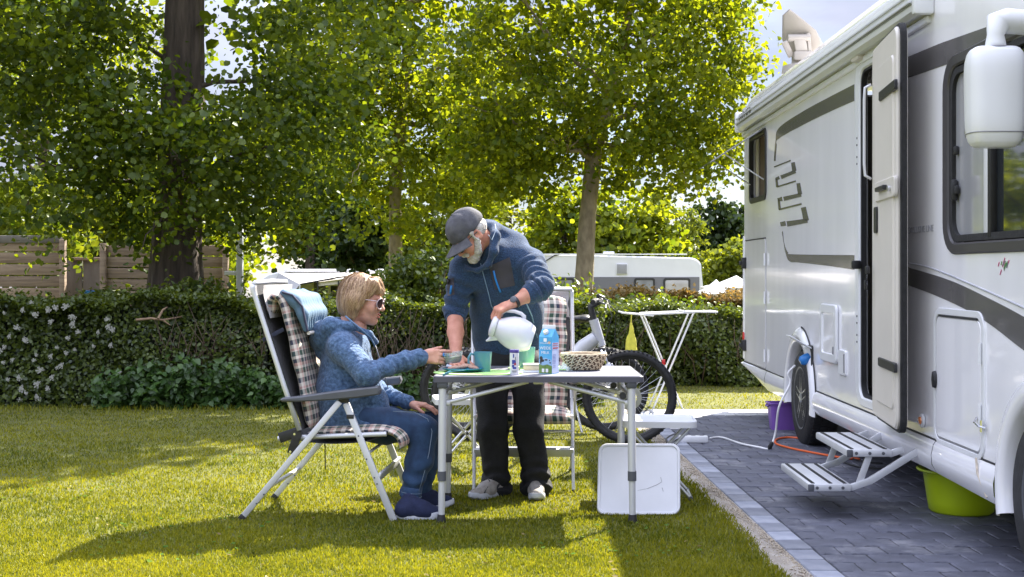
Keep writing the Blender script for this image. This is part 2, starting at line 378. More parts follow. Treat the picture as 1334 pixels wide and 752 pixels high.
def gravel_x(Y): return curb_x(Y) - .09 + .012 * math.sin(Y * 2.1) + .008 * math.sin(Y * 5.3)
mat['grass'] = leafmat('grass_blade', (.072, .105, .008), (.315, .31, .022), .48, (1.15, 1.05, .5), .02)
def tone_field(x, y): return .5 + .17 * np.sin(x * 1.7 + y * .8) * np.sin(y * 2.3 - x) + .14 * np.sin(x * 5.1 + 1.3 * y) * np.sin(y * 4.3) + .1 * np.sin(x * 13 + y * 3) * np.sin(y * 17 - x * 5)
def grass():
    N = 425000; u = rng.uniform(0, 1, N)
    Y = 1 / (1 / 4.9 + u * (1 / 14.6 - 1 / 4.9)); X = rng.uniform(-.60, .40, N) * Y * 1.0
    Y0 = Y.copy(); keep = rng.uniform(0, 1, N) < (.42 + .58 * 5 / Y)
    gx = np.array([1.20 - .0219 * (q - 5.41) - .088 + .012 * math.sin(q * 2.1) + .008 * math.sin(q * 5.3) for q in Y]) + rng.normal(0, .008, N)
    keep &= (X < gx) | (Y > 11.62)
    X, Y = X[keep], Y[keep]; n = len(X)
    hgt = rng.uniform(.009, .022, n) * (1 + .25 * np.sin(X * 6) * np.sin(Y * 7)); hgt += .03 * np.exp(-((Y - 11.6) / .25) ** 2) * (X < .6) * rng.uniform(0, 1.6, n)
    edge = np.abs(X - (1.20 - .0219 * (Y - 5.41) - .10)) < .05; hgt[edge] *= 1.4
    a = rng.uniform(0, 2 * np.pi, n); wv = rng.uniform(.0017, .0032, n) * (Y / 6) ** .5
    dx, dy = np.cos(a) * wv, np.sin(a) * wv; la = rng.uniform(0, 2 * np.pi, n); ln = hgt * rng.uniform(.1, .95, n); lx, ly = np.cos(la) * ln, np.sin(la) * ln
    z0 = np.where(Y < 15, 0, 0) - .002
    V = np.stack([np.stack([X - dx, Y - dy, z0 + 0 * X], 1), np.stack([X + dx, Y + dy, z0 + 0 * X], 1),
                  np.stack([X + dx * .8 + lx * .4, Y + dy * .8 + ly * .4, hgt * .6], 1), np.stack([X - dx * .8 + lx * .4, Y - dy * .8 + ly * .4, hgt * .6], 1),
                  np.stack([X + lx, Y + ly, hgt], 1)], 1).reshape(-1, 3)
    o = np.arange(n)[:, None] * 5
    Q = np.concatenate([o + np.array([0, 1, 2, 3]), o + np.array([3, 2, 4, 4])], 0)
    t = tone_field(X, Y) + rng.normal(0, .22, n)
    dry = rng.uniform(0, 1, n) < .06; t[dry] += .5
    me = bpy.data.meshes.new('grass_blades')
    me.vertices.add(len(V)); me.vertices.foreach_set('co', V.astype(np.float32).ravel())
    q1 = o + np.array([0, 1, 2, 3]); q2 = o + np.array([3, 2, 4]); nl = n * 7
    me.loops.add(nl); me.loops.foreach_set('vertex_index', np.concatenate([q1.ravel(), q2.ravel()]).astype(np.int32))
    me.polygons.add(2 * n); me.polygons.foreach_set('loop_start', np.concatenate([np.arange(n) * 4, 4 * n + np.arange(n) * 3]).astype(np.int32)); me.update(calc_edges=True)
    me.materials.append(mat['grass']); ob = bpy.data.objects.new('grass_blades', me); COL.objects.link(ob)
    at = me.attributes.new('tone', 'FLOAT', 'POINT'); at.data.foreach_set('value', np.clip(np.repeat(t, 5), 0, 1).astype(np.float32))
    tag(ob, 'short mown yellow green lawn grass beside the paving', 'grass', kind='stuff')
grass()

n = 130; fy = 1 / rng.uniform(1 / 11.6, 1 / 5.0, n); fx = rng.uniform(-.42, .2, n) * fy; ok_ = fx < .85
put_leaves('fallen_leaves', leaves(np.stack([fx, fy, np.full(n, .02)], 1)[ok_], .022, .75, LEAF_P, 9), leafmat('dry_leaf', (.10, .07, .02), (.26, .21, .08), .3, (1, 1, 1), .02), label='small dry leaves scattered over the lawn', cat='leaves', kind='stuff')
n = 900; fy = 1 / rng.uniform(1 / 11.6, 1 / 5.0, n); fx = rng.uniform(-.42, .2, n) * fy; ok_ = (fx < .85) & (np.sin(fx * 3.1) * np.sin(fy * 2.2 + 1) > .35)
put_leaves('clover', leaves(np.stack([fx, fy, np.full(n, .018)], 1)[ok_], .020, .85, LEAF_R, 10), leafmat('clover_leaf', (.05, .12, .015), (.12, .2, .03), .35, (1.2, 1.2, .5), .02), label='low clover leaves in patches between the lawn grass', cat='clover', kind='stuff')

# ------------------------------------------------------------------ paving
mat['joint'] = M('joint_sand', (.03, .03, .033), .95, 0, .3, 30, bump=.3, bs=80)
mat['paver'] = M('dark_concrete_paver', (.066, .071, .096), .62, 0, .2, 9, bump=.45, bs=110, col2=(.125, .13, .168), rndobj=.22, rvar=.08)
mat['paver_sunlit'] = M('sunlit_tone_paver', (.42, .425, .44), .7, 0, .2, 9, bump=.35, bs=110, col2=(.56, .56, .57), rndobj=.12)  # lighter copy of the dark paver, sunlight put into its colour
mat['edging'] = M('pale_concrete_edging', (.18, .195, .24), .8, 0, .2, 7, bump=.35, bs=120, col2=(.29, .305, .35), rndobj=.32)
def stain(m):
    n = m.node_tree; N = n.nodes.new; l = n.links.new; b = n.nodes['Principled BSDF']; src = b.inputs['Base Color'].links[0].from_socket
    t = N('ShaderNodeNewGeometry'); z = N('ShaderNodeTexNoise'); z.inputs['Scale'].default_value = 3.2; z.inputs['Detail'].default_value = 9; z.inputs['Roughness'].default_value = .7
    l(t.outputs['Position'], z.inputs[0]); r = N('ShaderNodeValToRGB'); r.color_ramp.elements[0].position = .54; r.color_ramp.elements[1].position = .72; r.color_ramp.elements[1].color = (.75, .75, .75, 1)
    l(z.outputs[0], r.inputs[0]); m_ = N('ShaderNodeMixRGB'); m_.inputs[2].default_value = (.33, .33, .35, 1); l(r.outputs[0], m_.inputs[0]); l(src, m_.inputs[1]); l(m_.outputs[0], b.inputs['Base Color'])
stain(mat['paver']);  stain(mat['edging'])
pav = put('pavement', MB().plate([[(curb_x(2) + .03, 2.0), (7.5, 2.0), (7.5, 11.55), (curb_x(11.55) + .03, 11.55)]], .05, lambda u, v, w: (u, v, .008 + w)), mat['joint'], kind='structure')
def block(L_, Wd, wavy, name, m):
    """one stone, about 4 mm chamfer, long side along x"""
    g = .0035; hx, hy = L_ / 2 - g, Wd / 2 - g
    if wavy: wv = [(-1, 0), (-.62, 0), (-.42, .011), (.0, .011), (.2, .0), (.62, 0), (1, 0)]
    else: wv = [(-1, 0), (1, 0)]
    out = [(hx * a, -hy + b) for a, b in wv] + [(hx * a, hy + b) for a, b in wv[::-1]]
    n = len(out); k = .955
    V = [(x * k, y * (1 - .045 * L_ / Wd), .0) for x, y in out] + [(x, y, -.005) for x, y in out] + [(x, y, -.03) for x, y in out]
    Fc = [tuple(range(n))] + [(A * n + i, (A + 1) * n + i, (A + 1) * n + (i + 1) % n, A * n + (i + 1) % n) for A in (0, 1) for i in range(n)]
    me = bpy.data.meshes.new(name); me.from_pydata(V, [], Fc); fixn(me); me.materials.append(m); return me
pm = block(.2, .160, True, 'paving_stone', mat['paver']); pmp = block(.2, .160, True, 'paving_stone', mat['paver_sunlit']); pale = lambda x, y: y > 11.06 - max(0, (1.78 - x) / .6) ** 2 * 1.5; em = block(.125, .2, False, 'edging_stone', mat['edging'])  # pale() marks the curved edge of the sunlit patch painted behind the motorhome
def vis_px(x, y): return PX + x / y * F_PX, PY + CAM_H / y * F_PX
cells = []
ang = math.atan(-.0219)
for j in range(70):
    for i in range(40):
        yy = 4.1 + j * .160; a = .1 + .130 + (i + (.5 if j % 2 else 0)) * .2 - .1
        x = curb_x(yy) + a + .0; y = yy - .0219 * a * 0 + a * math.sin(-ang) * .0
        if y > 11.5: continue
        px, py = vis_px(x, y); ok = px < 1345 and py < 770 and x > curb_x(yy) + .15
        # area hidden below the vehicle is outside what the photo shows
        if x > 4.6: continue
        half = (j % 2 == 0 and i == 0)
        cells.append((0 if ok and (x < 1.95 or y < 9.6) else 1, y, x, y, half, i, j))
cells.sort(); rest = []
cnt = 0
for ok, _, x, y, half, i, j in cells:
    if x < curb_x(y) + .130 + .098 and not (j % 2): sc = .5; x += .05
    else: sc = 1
    z = .013 + random.uniform(-.0015, .0015); tx, ty = random.gauss(0, .008), random.gauss(0, .008)
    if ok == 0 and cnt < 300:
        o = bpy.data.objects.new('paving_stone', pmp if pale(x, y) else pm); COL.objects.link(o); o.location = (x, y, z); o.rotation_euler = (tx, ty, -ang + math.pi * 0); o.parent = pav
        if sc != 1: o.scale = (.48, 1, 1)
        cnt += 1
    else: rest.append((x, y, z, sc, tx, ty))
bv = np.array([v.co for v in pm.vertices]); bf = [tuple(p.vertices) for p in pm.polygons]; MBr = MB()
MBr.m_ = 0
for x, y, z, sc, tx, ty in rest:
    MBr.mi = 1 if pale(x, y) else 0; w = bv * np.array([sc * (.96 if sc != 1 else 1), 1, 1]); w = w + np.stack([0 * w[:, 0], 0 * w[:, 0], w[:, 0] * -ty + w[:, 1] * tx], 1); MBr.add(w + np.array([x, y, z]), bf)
put('paving_stones', MBr, [mat['paver'], mat['paver_sunlit']], pav, kind='stuff', ang=None, fix=False)
for j in range(45):
    yy = 2.4 + j * .2
    if yy > 11.5: break
    o = bpy.data.objects.new('edging_stone', em); COL.objects.link(o); o.location = (curb_x(yy) + .0625, yy, .018 + random.uniform(-.002, .002)); o.rotation_euler = (random.gauss(0, .008), random.gauss(0, .01), -ang); o.parent = pav
mat['gravel'] = M('sandy_mortar', (.26, .225, .18), .95, 0, .2, 14, bump=.8, bs=160, col2=(.42, .385, .34))
gv = []; ysn = np.linspace(2, 11.6, 120)
Vg = []
for y in ysn:
    a, b = gravel_x(y) - .03, curb_x(y) + .005
    for t in (0, .33, .66, 1): Vg.append((a + (b - a) * t, y, .010 + .006 * math.sin(y * 9 + t * 4) * (t not in (0, 1)) - .008 * (t == 0)))
put('gravel_strip', (np.array(Vg), [(i * 4 + k, i * 4 + k + 1, i * 4 + k + 5, i * 4 + k + 4) for i in range(119) for k in range(3)]), mat['gravel'], kind='structure')
# loose grit along the edging
n = 2600; y = rng.uniform(4.9, 10.5, n); x = np.array([curb_x(q) for q in y]) - np.abs(rng.normal(0, .032, n)) - .004; s = rng.uniform(.0015, .0042, n)
T = np.array([(1, 1, 1), (1, -1, -1), (-1, 1, -1), (-1, -1, 1)], float); V = (np.stack([x, y, np.full(n, .014)], 1)[:, None] + T[None] * s[:, None, None]).reshape(-1, 3)
o = np.arange(n)[:, None] * 4; Fg = np.concatenate([o + np.array(q) for q in ((0, 1, 2), (0, 3, 1), (0, 2, 3), (1, 3, 2))])
put('grit', (V, Fg), M('grit', (.4, .32, .22), .9, 0, .3, 90, col2=(.55, .5, .42)), label='sandy grit scattered along the outer side of the edging stones', cat='gravel', kind='stuff', ang=None)

# ------------------------------------------------------------------ foliage materials
mat['leaf_big'] = leafmat('alder_leaf', (.040, .074, .012), (.145, .195, .022), .5, (1.95, 1.7, .35), .025)
mat['leaf_plane'] = leafmat('plane_leaf', (.075, .12, .012), (.23, .27, .025), .55, (1.95, 1.7, .35), .015)
mat['leaf_far'] = leafmat('far_leaf', (.06, .09, .016), (.19, .21, .03), .48, (1.6, 1.35, .35), .02)
mat['leaf_yel'] = leafmat('yellow_green_leaf', (.10, .14, .02), (.24, .27, .03), .45, (1.4, 1.3, .4), .03)
mat['leaf_dark'] = leafmat('evergreen_leaf', (.018, .035, .012), (.055, .085, .022), .25, (1.3, 1.3, .5), .03)
mat['leaf_hedge'] = leafmat('hedge_leaf', (.026, .046, .011), (.125, .165, .022), .38, (1.6, 1.45, .4), .04)
mat['leaf_nettle'] = leafmat('nettle_leaf', (.03, .075, .016), (.08, .15, .03), .35, (1.4, 1.4, .5), .04)
mat['bark'] = M('grey_brown_bark', (.040, .030, .024), .9, 0, .3, 3, bump=1.0, bs=16, col2=(.12, .092, .072), stretch=(6, 6, .8), detail=8)
mat['bark_pale'] = M('pale_bark', (.20, .165, .11), .88, 0, .3, 7, bump=.5, bs=25, col2=(.36, .30, .21), stretch=(2, 2, 1))
mat['twig'] = M('brown_twig', (.075, .05, .03), .85, 0, .3, 9)
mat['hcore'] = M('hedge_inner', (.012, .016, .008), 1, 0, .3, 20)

def limb(g, a, b, r0, r1, seed, n=8, wob=.06, sides=9, sag=0):
    r = np.random.default_rng(seed); a, b = np.array(a, float), np.array(b, float); Ln = np.linalg.norm(b - a); pts = []
    w = r.normal(size=(n + 1, 3)) * wob * Ln; w[0] = 0; w[-1] = 0
    for i in range(n + 1):
        t = i / n; q = a + (b - a) * t + w[i] * .5; q[2] += -sag * 4 * t * (1 - t) * Ln; pts.append(q)
    g.tube(pts, [r0 + (r1 - r0) * (i / n) ** .8 for i in range(n + 1)], sides); return pts
def trunk_mesh(path, radii, sides, seed, rough=.12, steps=60):
    """tapered trunk with ridged, irregular outline"""
    r = np.random.default_rng(seed); path = np.array(path, float); t = np.linspace(0, len(path) - 1, steps); V = []
    ph = r.uniform(0, 6.28, 12); amp = r.uniform(.3, 1, 12)
    for q in t:
        i = min(int(q), len(path) - 2); f = q - i; c = path[i] * (1 - f) + path[i + 1] * f; rr = radii[i] * (1 - f) + radii[i + 1] * f
        for j in range(sides):
            a = 2 * math.pi * j / sides
            d = sum(amp[k] * math.sin((k + 2) * a * 1.0 + ph[k] + c[2] * (.6 + .35 * k)) for k in range(12)) / 12
            rid = abs(math.sin(a * sides / 4 + c[2] * 3 + 1.5 * math.sin(c[2] * 2.2 + a * 2)))
            R2 = rr * (1 + rough * d * 2.2 - rough * .5 * rid); V.append((c[0] + R2 * math.cos(a), c[1] + R2 * math.sin(a), c[2]))
    Fc = [(i * sides + j, i * sides + (j + 1) % sides, (i + 1) * sides + (j + 1) % sides, (i + 1) * sides + j) for i in range(steps - 1) for j in range(sides)]
    return np.array(V), Fc
def crown_clumps(c, r, n, seed, lo=.25, zmin=None, squash_bottom=1.0, void=9):
    q = np.random.default_rng(seed); d = q.normal(size=(n, 3)); d /= np.linalg.norm(d, axis=1)[:, None]
    rad = q.uniform(lo ** 3, 1, n) ** (1 / 3); bump_ = 1 + .16 * np.sin(d[:, 0] * 5 + seed) * np.sin(d[:, 2] * 6 + seed * 2) + .1 * np.sin(d[:, 1] * 9)
    Pn = d * (rad * bump_)[:, None] * np.array(r); Pn[:, 2] *= np.where(Pn[:, 2] < 0, squash_bottom, 1); Pn += np.array(c)
    if zmin is not None: Pn = Pn[Pn[:, 2] > zmin]
    g_ = np.sin(Pn[:, 0] * 4.1 + seed) * np.sin(Pn[:, 2] * 4.7 + 1.3 * seed) + .6 * np.sin(Pn[:, 1] * 3.1 + Pn[:, 0] * 2.3)
    return Pn[g_ < void]
def foliage(Cl, per, rc, size, seed, shape=LEAF_R, up=.5, flat=.55, tone_var=.25, droop=.2, size_jit=.35):
    q = np.random.default_rng(seed); n = len(Cl); k = q.poisson(per, n); idx = np.repeat(np.arange(n), k); m = len(idx)
    cr_ = rc * q.uniform(.6, 1.4, n); C = Cl[idx] + q.normal(size=(m, 3)) * cr_[idx][:, None] * np.array([1, 1, flat])
    ct = q.uniform(0, 1, n); t = np.clip(.15 + .7 * ct[idx] * .8 + q.normal(0, tone_var, m), 0, 1)
    return leaves(C, size, up, shape, seed + 1, t, jit=size_jit, droop=droop)

# ------------------------------------------------------------------ trees
def make_tree(label, base, trunk_path, radii, crown_sets, leafm, barkm, branch_ends, seed, name='tree', group=None, steps=50, sides=28, rough=.1, cat='tree', limb_r=.07):
    t = thing(name, label, cat, base, 0, group); b = np.array(base)
    V, Fc = trunk_mesh(trunk_path, radii, sides, seed, rough, steps); put('trunk', (V, Fc), barkm, t, base, ang=180)
    g = MB(); tp = np.array(trunk_path, float)
    for i, (h, e, r0) in enumerate(branch_ends):
        k = h * (len(tp) - 1); a = tp[int(min(k, len(tp) - 2))]; f = k - int(min(k, len(tp) - 2)); s = a + (tp[int(min(k, len(tp) - 2)) + 1] - a) * f
        pts = limb(g, s, e, r0, r0 * .25, seed + i, wob=.05)
        q = np.random.default_rng(seed * 7 + i)
        for s2 in range(4):
            p0 = pts[q.integers(3, 8)]; e2 = p0 + (np.array(e) - s) * q.uniform(.2, .5) + q.normal(size=3) * .35; limb(g, p0, e2, r0 * .35, r0 * .1, seed + 31 * i + s2, n=5, sides=6)
    put('branches', g, barkm, t, base, ang=180)
    L_ = catVQT([foliage(*a[:4], **a[4]) for a in crown_sets]); put_leaves('crown', L_, leafm, t, base); return t

# large alder at left, trunk seen at px 195-260
Yb = 14.0
tb = [P(228, 470, Yb), P(227, 380, Yb), P(232, 250, Yb), P(238, 120, Yb), P(240, 0, Yb), P(246, -150, Yb), P(240, -330, Yb)]
tb[0] = (tb[0][0], Yb, -.1)
c1 = crown_clumps((-3.7, 13.6, 3.0), (2.55, 2.3, 1.75), 460, 3, .15, void=.8)
c1 = c1[~((c1[:, 0] > -3.47) & (c1[:, 0] < -2.72) & (c1[:, 2] > 3.0))]
c2 = crown_clumps((-5.1, 13.2, 3.3), (1.5, 1.7, 1.35), 110, 5, .1)
c3 = crown_clumps((-2.55, 13.3, 2.7), (.95, 1.3, 1.25), 130, 8, .1)
c4 = crown_clumps((-3.8, 13.8, 6.0), (2.9, 2.6, 1.9), 170, 9, .3)
c5 = crown_clumps((-4.2, 12.6, 4.2), (2.4, 1.5, 1.2), 120, 10, .2); c5 = c5[c5[:, 0] < -3.65]
off_l = np.array([(-4.6, 12.2, 1.75), (-4.2, 12.3, 1.72), (-5.0, 12.4, 1.8), (-3.2, 12.5, 1.75), (-2.7, 12.6, 1.7), (-2.3, 12.7, 1.72)])
allc = np.concatenate([c1, c2, c3, c5]);
# keep the lower trunk window open between the crown and the hedge
allc = allc[~((np.abs(allc[:, 0] + 3.62) < .36) & (allc[:, 2] < 1.72) & (allc[:, 1] < 14))]
allc = allc[~((allc[:, 0] > -3.38) & (allc[:, 0] < -2.60 - .25 * (allc[:, 2] < 3.3)) & (allc[:, 2] > 2.9))]
allc = np.concatenate([allc, np.random.default_rng(77).normal(size=(34, 3)) * np.array([.42, .25, .34]) + np.array([-3.75, 13.0, 2.25])])
allc = allc[~((np.abs(allc[:, 0] + 3.6) < .27) & (allc[:, 2] > 3.35) & (allc[:, 1] < 14.2))]
c6 = crown_clumps((.50, 15.5, 6.5), (1.7, .8, .6), 60, 12, .1); c7 = crown_clumps((.72, 14.4, 7.1), (.9, .6, .5), 18, 13, .1); c8 = crown_clumps((-1.7, 15.6, 6.8), (1.2, 1, .7), 30, 14, .1)
sets = [(allc, 46, .17, .060, dict(seed=21, up=.42)), (off_l, 40, .13, .068, dict(seed=22, up=.3, droop=.6)), (c4, 20, .28, .15, dict(seed=23)), (np.concatenate([c6, c7, c8]), 42, .26, .15, dict(seed=24))]
ends = [(.32, (-5.3, 13.2, 2.6), .03), (.36, (-2.3, 13.0, 2.5), .035), (.42, (-5.4, 14.6, 3.4), .035), (.5, (-2.1, 14.2, 3.5), .035), (.55, (-4.6, 14.9, 3.9), .035), (.74, (-5.2, 14.5, 5.8), .05), (.74, (-2.8, 13.2, 5.8), .05), (.8, (-4, 15, 6.5), .08), (.3, (-3.2, 12.4, 2.3), .04), (.86, (.6, 14.0, 6.6), .09), (.84, (.9, 12.8, 7.0), .06)]
def fix_sets(S_): return [(a[0], a[1], a[2], a[3], a[4]) for a in S_]
make_tree('large broadleaf tree with thick ridged brown trunk standing behind the left hedge', (tb[1][0], Yb, 0), tb, [.36, .30, .235, .215, .195, .17, .12], sets, mat['leaf_big'], mat['bark'], ends, 5, name='alder_tree', steps=110, sides=56, rough=.14)

# plane tree in the middle right, trunk at px 752-778
Y3 = 19.0
t3 = [P(758, 470, Y3), P(760, 380, Y3), P(766, 280, Y3), P(774, 200, Y3), P(790, 140, Y3), P(812, 60, Y3), P(825, -40, Y3), P(820, -180, Y3)]
d1 = crown_clumps((1.35, 19, 3.9), (2.35, 2.1, 1.85), 600, 13, .2, squash_bottom=.82, void=.55)
d2 = crown_clumps((2.6, 18.6, 3.0), (1.05, 1.1, .75), 70, 14, .1); d3 = crown_clumps((-.15, 18.6, 2.9), (.95, 1.2, .75), 90, 15, .1); d4 = crown_clumps((1.2, 19, 6.2), (2.2, 2, 1.6), 120, 16, .2)
d5 = crown_clumps((2.95, 18.9, 4.5), (.75, .8, 1.0), 60, 17, .1)
ends = [(.44, (-.3, 18.5, 3.5), .06), (.46, (2.9, 18.7, 3.1), .05), (.5, (-.2, 19.4, 4.4), .06), (.52, (2.7, 19.4, 4.0), .06), (.6, (.2, 18.4, 5.0), .05), (.66, (2.6, 18.6, 5.2), .05), (.42, (.5, 17.8, 3.0), .04), (.75, (2.0, 19.5, 6.3), .05), (.8, (.3, 19.3, 6.4), .05)]
d5 = d5; sets = [(np.concatenate([d1, d2, d3, d5]), 40, .16, .070, dict(seed=31, up=.35, shape=LEAF_M)), (d4, 20, .25, .15, dict(seed=33))]
make_tree('young plane tree with pale trunk, right of the man and left of the motorhome', (t3[1][0], Y3, -.1), t3, [.15, .14, .125, .13, .095, .075, .05, .03], sets, mat['leaf_plane'], mat['bark_pale'], ends, 6, name='plane_tree', group='plane trees behind the hedge')

# plane tree behind the seated woman, trunk at px 507-523
Y2 = 24.0
t2 = [P(516, 470, Y2), P(515, 340, Y2), P(515, 250, Y2), P(522, 170, Y2), P(530, 80, Y2), P(528, -30, Y2), P(530, -150, Y2)]
e1 = crown_clumps((-1.95, 24, 4.2), (2.4, 2.3, 2.55), 600, 43, .15, squash_bottom=.88, void=.55); e2 = crown_clumps((-3.2, 23.6, 4.6), (1.5, 1.5, 1.9), 150, 44, .1); e4 = crown_clumps((-2, 24, 7.4), (2.3, 2.2, 1.8), 120, 45, .2)
e3 = crown_clumps((-.5, 23.7, 3.8), (1.1, 1.2, 1.6), 110, 46, .1)
ends = [(.5, (-3.6, 23.4, 3.9), .06), (.52, (-.6, 23.6, 3.8), .06), (.58, (-3.2, 24.4, 5.0), .06), (.62, (-.9, 24.2, 5.2), .05), (.7, (-3.0, 23.6, 6.0), .05), (.78, (-1.1, 23.8, 6.4), .05), (.45, (-2.6, 22.8, 3.1), .04)]
sets = [(np.concatenate([e1, e2, e3]), 38, .17, .082, dict(seed=41, up=.35, shape=LEAF_M)), (e4, 18, .28, .17, dict(seed=42))]
make_tree('plane tree with thin straight trunk rising directly behind the seated woman', (t2[1][0], Y2, -.2), t2, [.15, .13, .12, .115, .09, .07, .04], sets, mat['leaf_plane'], mat['bark_pale'], ends, 8, name='plane_tree', group='plane trees behind the hedge')

def far_tree(px, top, wpx, Y, leafm, label, seed, name='tree', n=130, per=34, size=.2, bot=None, shape=LEAF_R, trunk=True, cat='tree', up=.35, droop=.2, extra=None):
    gz = ground_z(Y); x = (px - PX) / F_PX * Y; zt = CAM_H - (top - PY) / F_PX * Y; rx = wpx / 2 / F_PX * Y; zb = gz + .3 if bot is None else CAM_H - (bot - PY) / F_PX * Y
    t = thing(name, label, cat, (x, Y, gz)); g = MB(); limb(g, (x, Y, gz - .1), (x, Y, gz + (zt - gz) * .75), .022 * (zt - gz), .01 * (zt - gz), seed, wob=.02)
    for i in range(5): a = random.uniform(0, 6.28); zz = gz + (zt - gz) * random.uniform(.3, .6); limb(g, (x, Y, zz), (x + math.cos(a) * rx * .7, Y + math.sin(a) * rx * .7, zz + rx * .7), .06, .02, seed + i, n=5)
    put('trunk', g, mat['bark'], t, (x, Y, gz), ang=180)
    C = crown_clumps((x, Y, (zt + zb) / 2), (rx, rx * .8, (zt - zb) / 2), n, seed, .3)
    put_leaves('crown', foliage(C, per, rx * .13, size, seed, shape, up, droop=droop), leafm, t, (x, Y, gz)); return t
far_tree(20, 215, 190, 27, mat['leaf_yel'], 'yellow green sunlit tree at the far left edge above the fence', 51, size=.13, n=150)
far_tree(60, -60, 330, 30, mat['leaf_plane'], 'tall fine leaved tree filling the sky behind the left tree', 52, size=.15, n=330, per=28, bot=190, shape=LEAF_N, droop=.8)
far_tree(225, 200, 230, 34, mat['leaf_plane'], 'tree behind the large left trunk, above the fence', 53, size=.15, n=200)
far_tree(405, 60, 165, 64, mat['leaf_plane'], 'tall light green tree between the large trunk and the thin plane trunk', 54, size=.26, n=260, bot=335)
far_tree(430, 225, 150, 68, mat['leaf_far'], 'green tree above the caravan awning at left', 55, size=.28, n=150, bot=345)
far_tree(470, 262, 90, 50, mat['leaf_dark'], 'dark tree mass behind the caravan awning', 56, size=.24, n=110, name='evergreen_tree', bot=350)
far_tree(590, 215, 150, 46, mat['leaf_yel'], 'bright yellow green tree directly above the bending man', 57, size=.2, n=170)
far_tree(665, 235, 110, 60, mat['leaf_far'], 'slender tree right of the man with branches showing against sky', 58, size=.22, n=60)
far_tree(735, 238, 130, 52, mat['leaf_plane'], 'rounded tree behind the plane trunk and the white caravan roof', 59, size=.2, n=170)
far_tree(818, 245, 140, 50, mat['leaf_plane'], 'rounded light green tree above the middle of the white caravan', 60, size=.2, n=190)
far_tree(893, 268, 62, 62, mat['leaf_yel'], 'pale weeping tree left of the dark evergreen', 61, size=.24, n=90, shape=LEAF_N, droop=1.2, up=.1)
far_tree(940, 262, 74, 72, mat['leaf_dark'], 'dark round evergreen beside the rear of the motorhome', 62, size=.28, n=130, name='evergreen_tree')
far_tree(985, 268, 80, 76, mat['leaf_dark'], 'dark tree partly hidden by the rear of the motorhome', 63, size=.28, n=110, name='evergreen_tree')
far_tree(955, 318, 70, 55, mat['leaf_yel'], 'low olive green bush beneath the dark evergreens', 64, size=.2, n=80, name='bush', cat='bush')
far_tree(520, 300, 260, 66, mat['leaf_dark'], 'dark bushy row far behind the caravan with the awning', 65, size=.3, n=220, name='bush', cat='bush')
far_tree(620, 310, 180, 64, mat['leaf_far'], 'green bush row far behind the man', 66, size=.28, n=150, name='bush', cat='bush')
far_tree(285, 295, 70, 40, mat['leaf_yel'], 'sunlit bush behind the grey lamp post', 67, size=.17, n=100, name='bush', cat='bush')
far_tree(130, 250, 150, 33, mat['leaf_far'], 'green tree top showing over the fence gap', 68, size=.16, n=140)

# ------------------------------------------------------------------ hedges
def hedge_geo(x0, x1, y0, y1, h, dens, leaf, seed, wig=.1, zr=(0, 1)):
    """leaves over the front, top and back of a clipped hedge, uneven faces"""
    q = np.random.default_rng(seed); A = (x1 - x0); n = int(A * (h * 1.0 + (y1 - y0) + h * .35) * dens); u = q.uniform(0, 1, n); x = q.uniform(x0, x1, n)
    per = h + (y1 - y0) + h * .35; s = u * per; y = np.where(s < h, y0, np.where(s < h + (y1 - y0), y0 + (s - h), y1)); z = np.where(s < h, s, np.where(s < h + (y1 - y0), h, h - (s - h - (y1 - y0))))
    front = s < h; b = wig * (np.sin(x * 2.3 + seed) * np.sin(z * 4 + x) + .5 * np.sin(x * 7 + z * 6)); dep = np.abs(q.normal(0, .06, n))
    y = y + np.where(front, b + dep + .10 * (z / h) ** 3, 0); z = z + np.where(front, 0, .05 * np.sin(x * 3.1 + y * 2) + .03 * np.sin(x * 9) - dep * .6 + .05 * (q.uniform(0, 1, n) < .06) * q.uniform(0, 2, n))
    out = np.where(front[:, None], np.array([0, -1.1, .3]), np.array([0, -.1, 1.0])); t = np.clip(q.normal(.42, .22, n) + .15 * (~front), 0, 1)
    return leaves(np.stack([x, y, z], 1), leaf, .2, LEAF_P, seed, t, out=out * .7)
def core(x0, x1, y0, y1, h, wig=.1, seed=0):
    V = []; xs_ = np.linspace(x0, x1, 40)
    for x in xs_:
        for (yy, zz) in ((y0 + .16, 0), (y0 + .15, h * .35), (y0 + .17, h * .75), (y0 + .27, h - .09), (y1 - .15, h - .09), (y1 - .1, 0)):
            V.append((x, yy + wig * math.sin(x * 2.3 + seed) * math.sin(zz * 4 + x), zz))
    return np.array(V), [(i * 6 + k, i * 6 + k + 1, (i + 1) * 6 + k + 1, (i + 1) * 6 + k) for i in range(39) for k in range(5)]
def make_hedge(label, x0, x1, y0, y1, h, dens, leaf, seed, stems=None, m=None):
    b = ((x0 + x1) / 2, (y0 + y1) / 2, 0); t = thing('hedge', label, 'hedge', b)
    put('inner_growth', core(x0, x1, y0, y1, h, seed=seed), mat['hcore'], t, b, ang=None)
    put_leaves('foliage', hedge_geo(x0, x1, y0, y1, h, dens * 1.25, leaf, seed), m or mat['leaf_hedge'], t, b)
    if stems:
        g = MB(); q = np.random.default_rng(seed)
        for i in range(stems[2]):
            x = q.uniform(stems[0], stems[1]); z0 = q.uniform(0, .3); g.tube([(x, y0 + .03, z0), (x + q.normal(0, .06), y0 - .0, z0 + .25), (x + q.normal(0, .16), y0 + .0 + q.normal(0, .03), z0 + q.uniform(.35, .7))], [.007, .005, .002], 5)
        put('stems', g, mat['twig'], t, b, ang=180)
    return t
h1 = make_hedge('dark clipped hedge running along the left edge of the lawn under the big tree', -6.2, -2.25, 11.85, 13.0, .98, 3300, .040, 71, (-3.2, -2.3, 60))
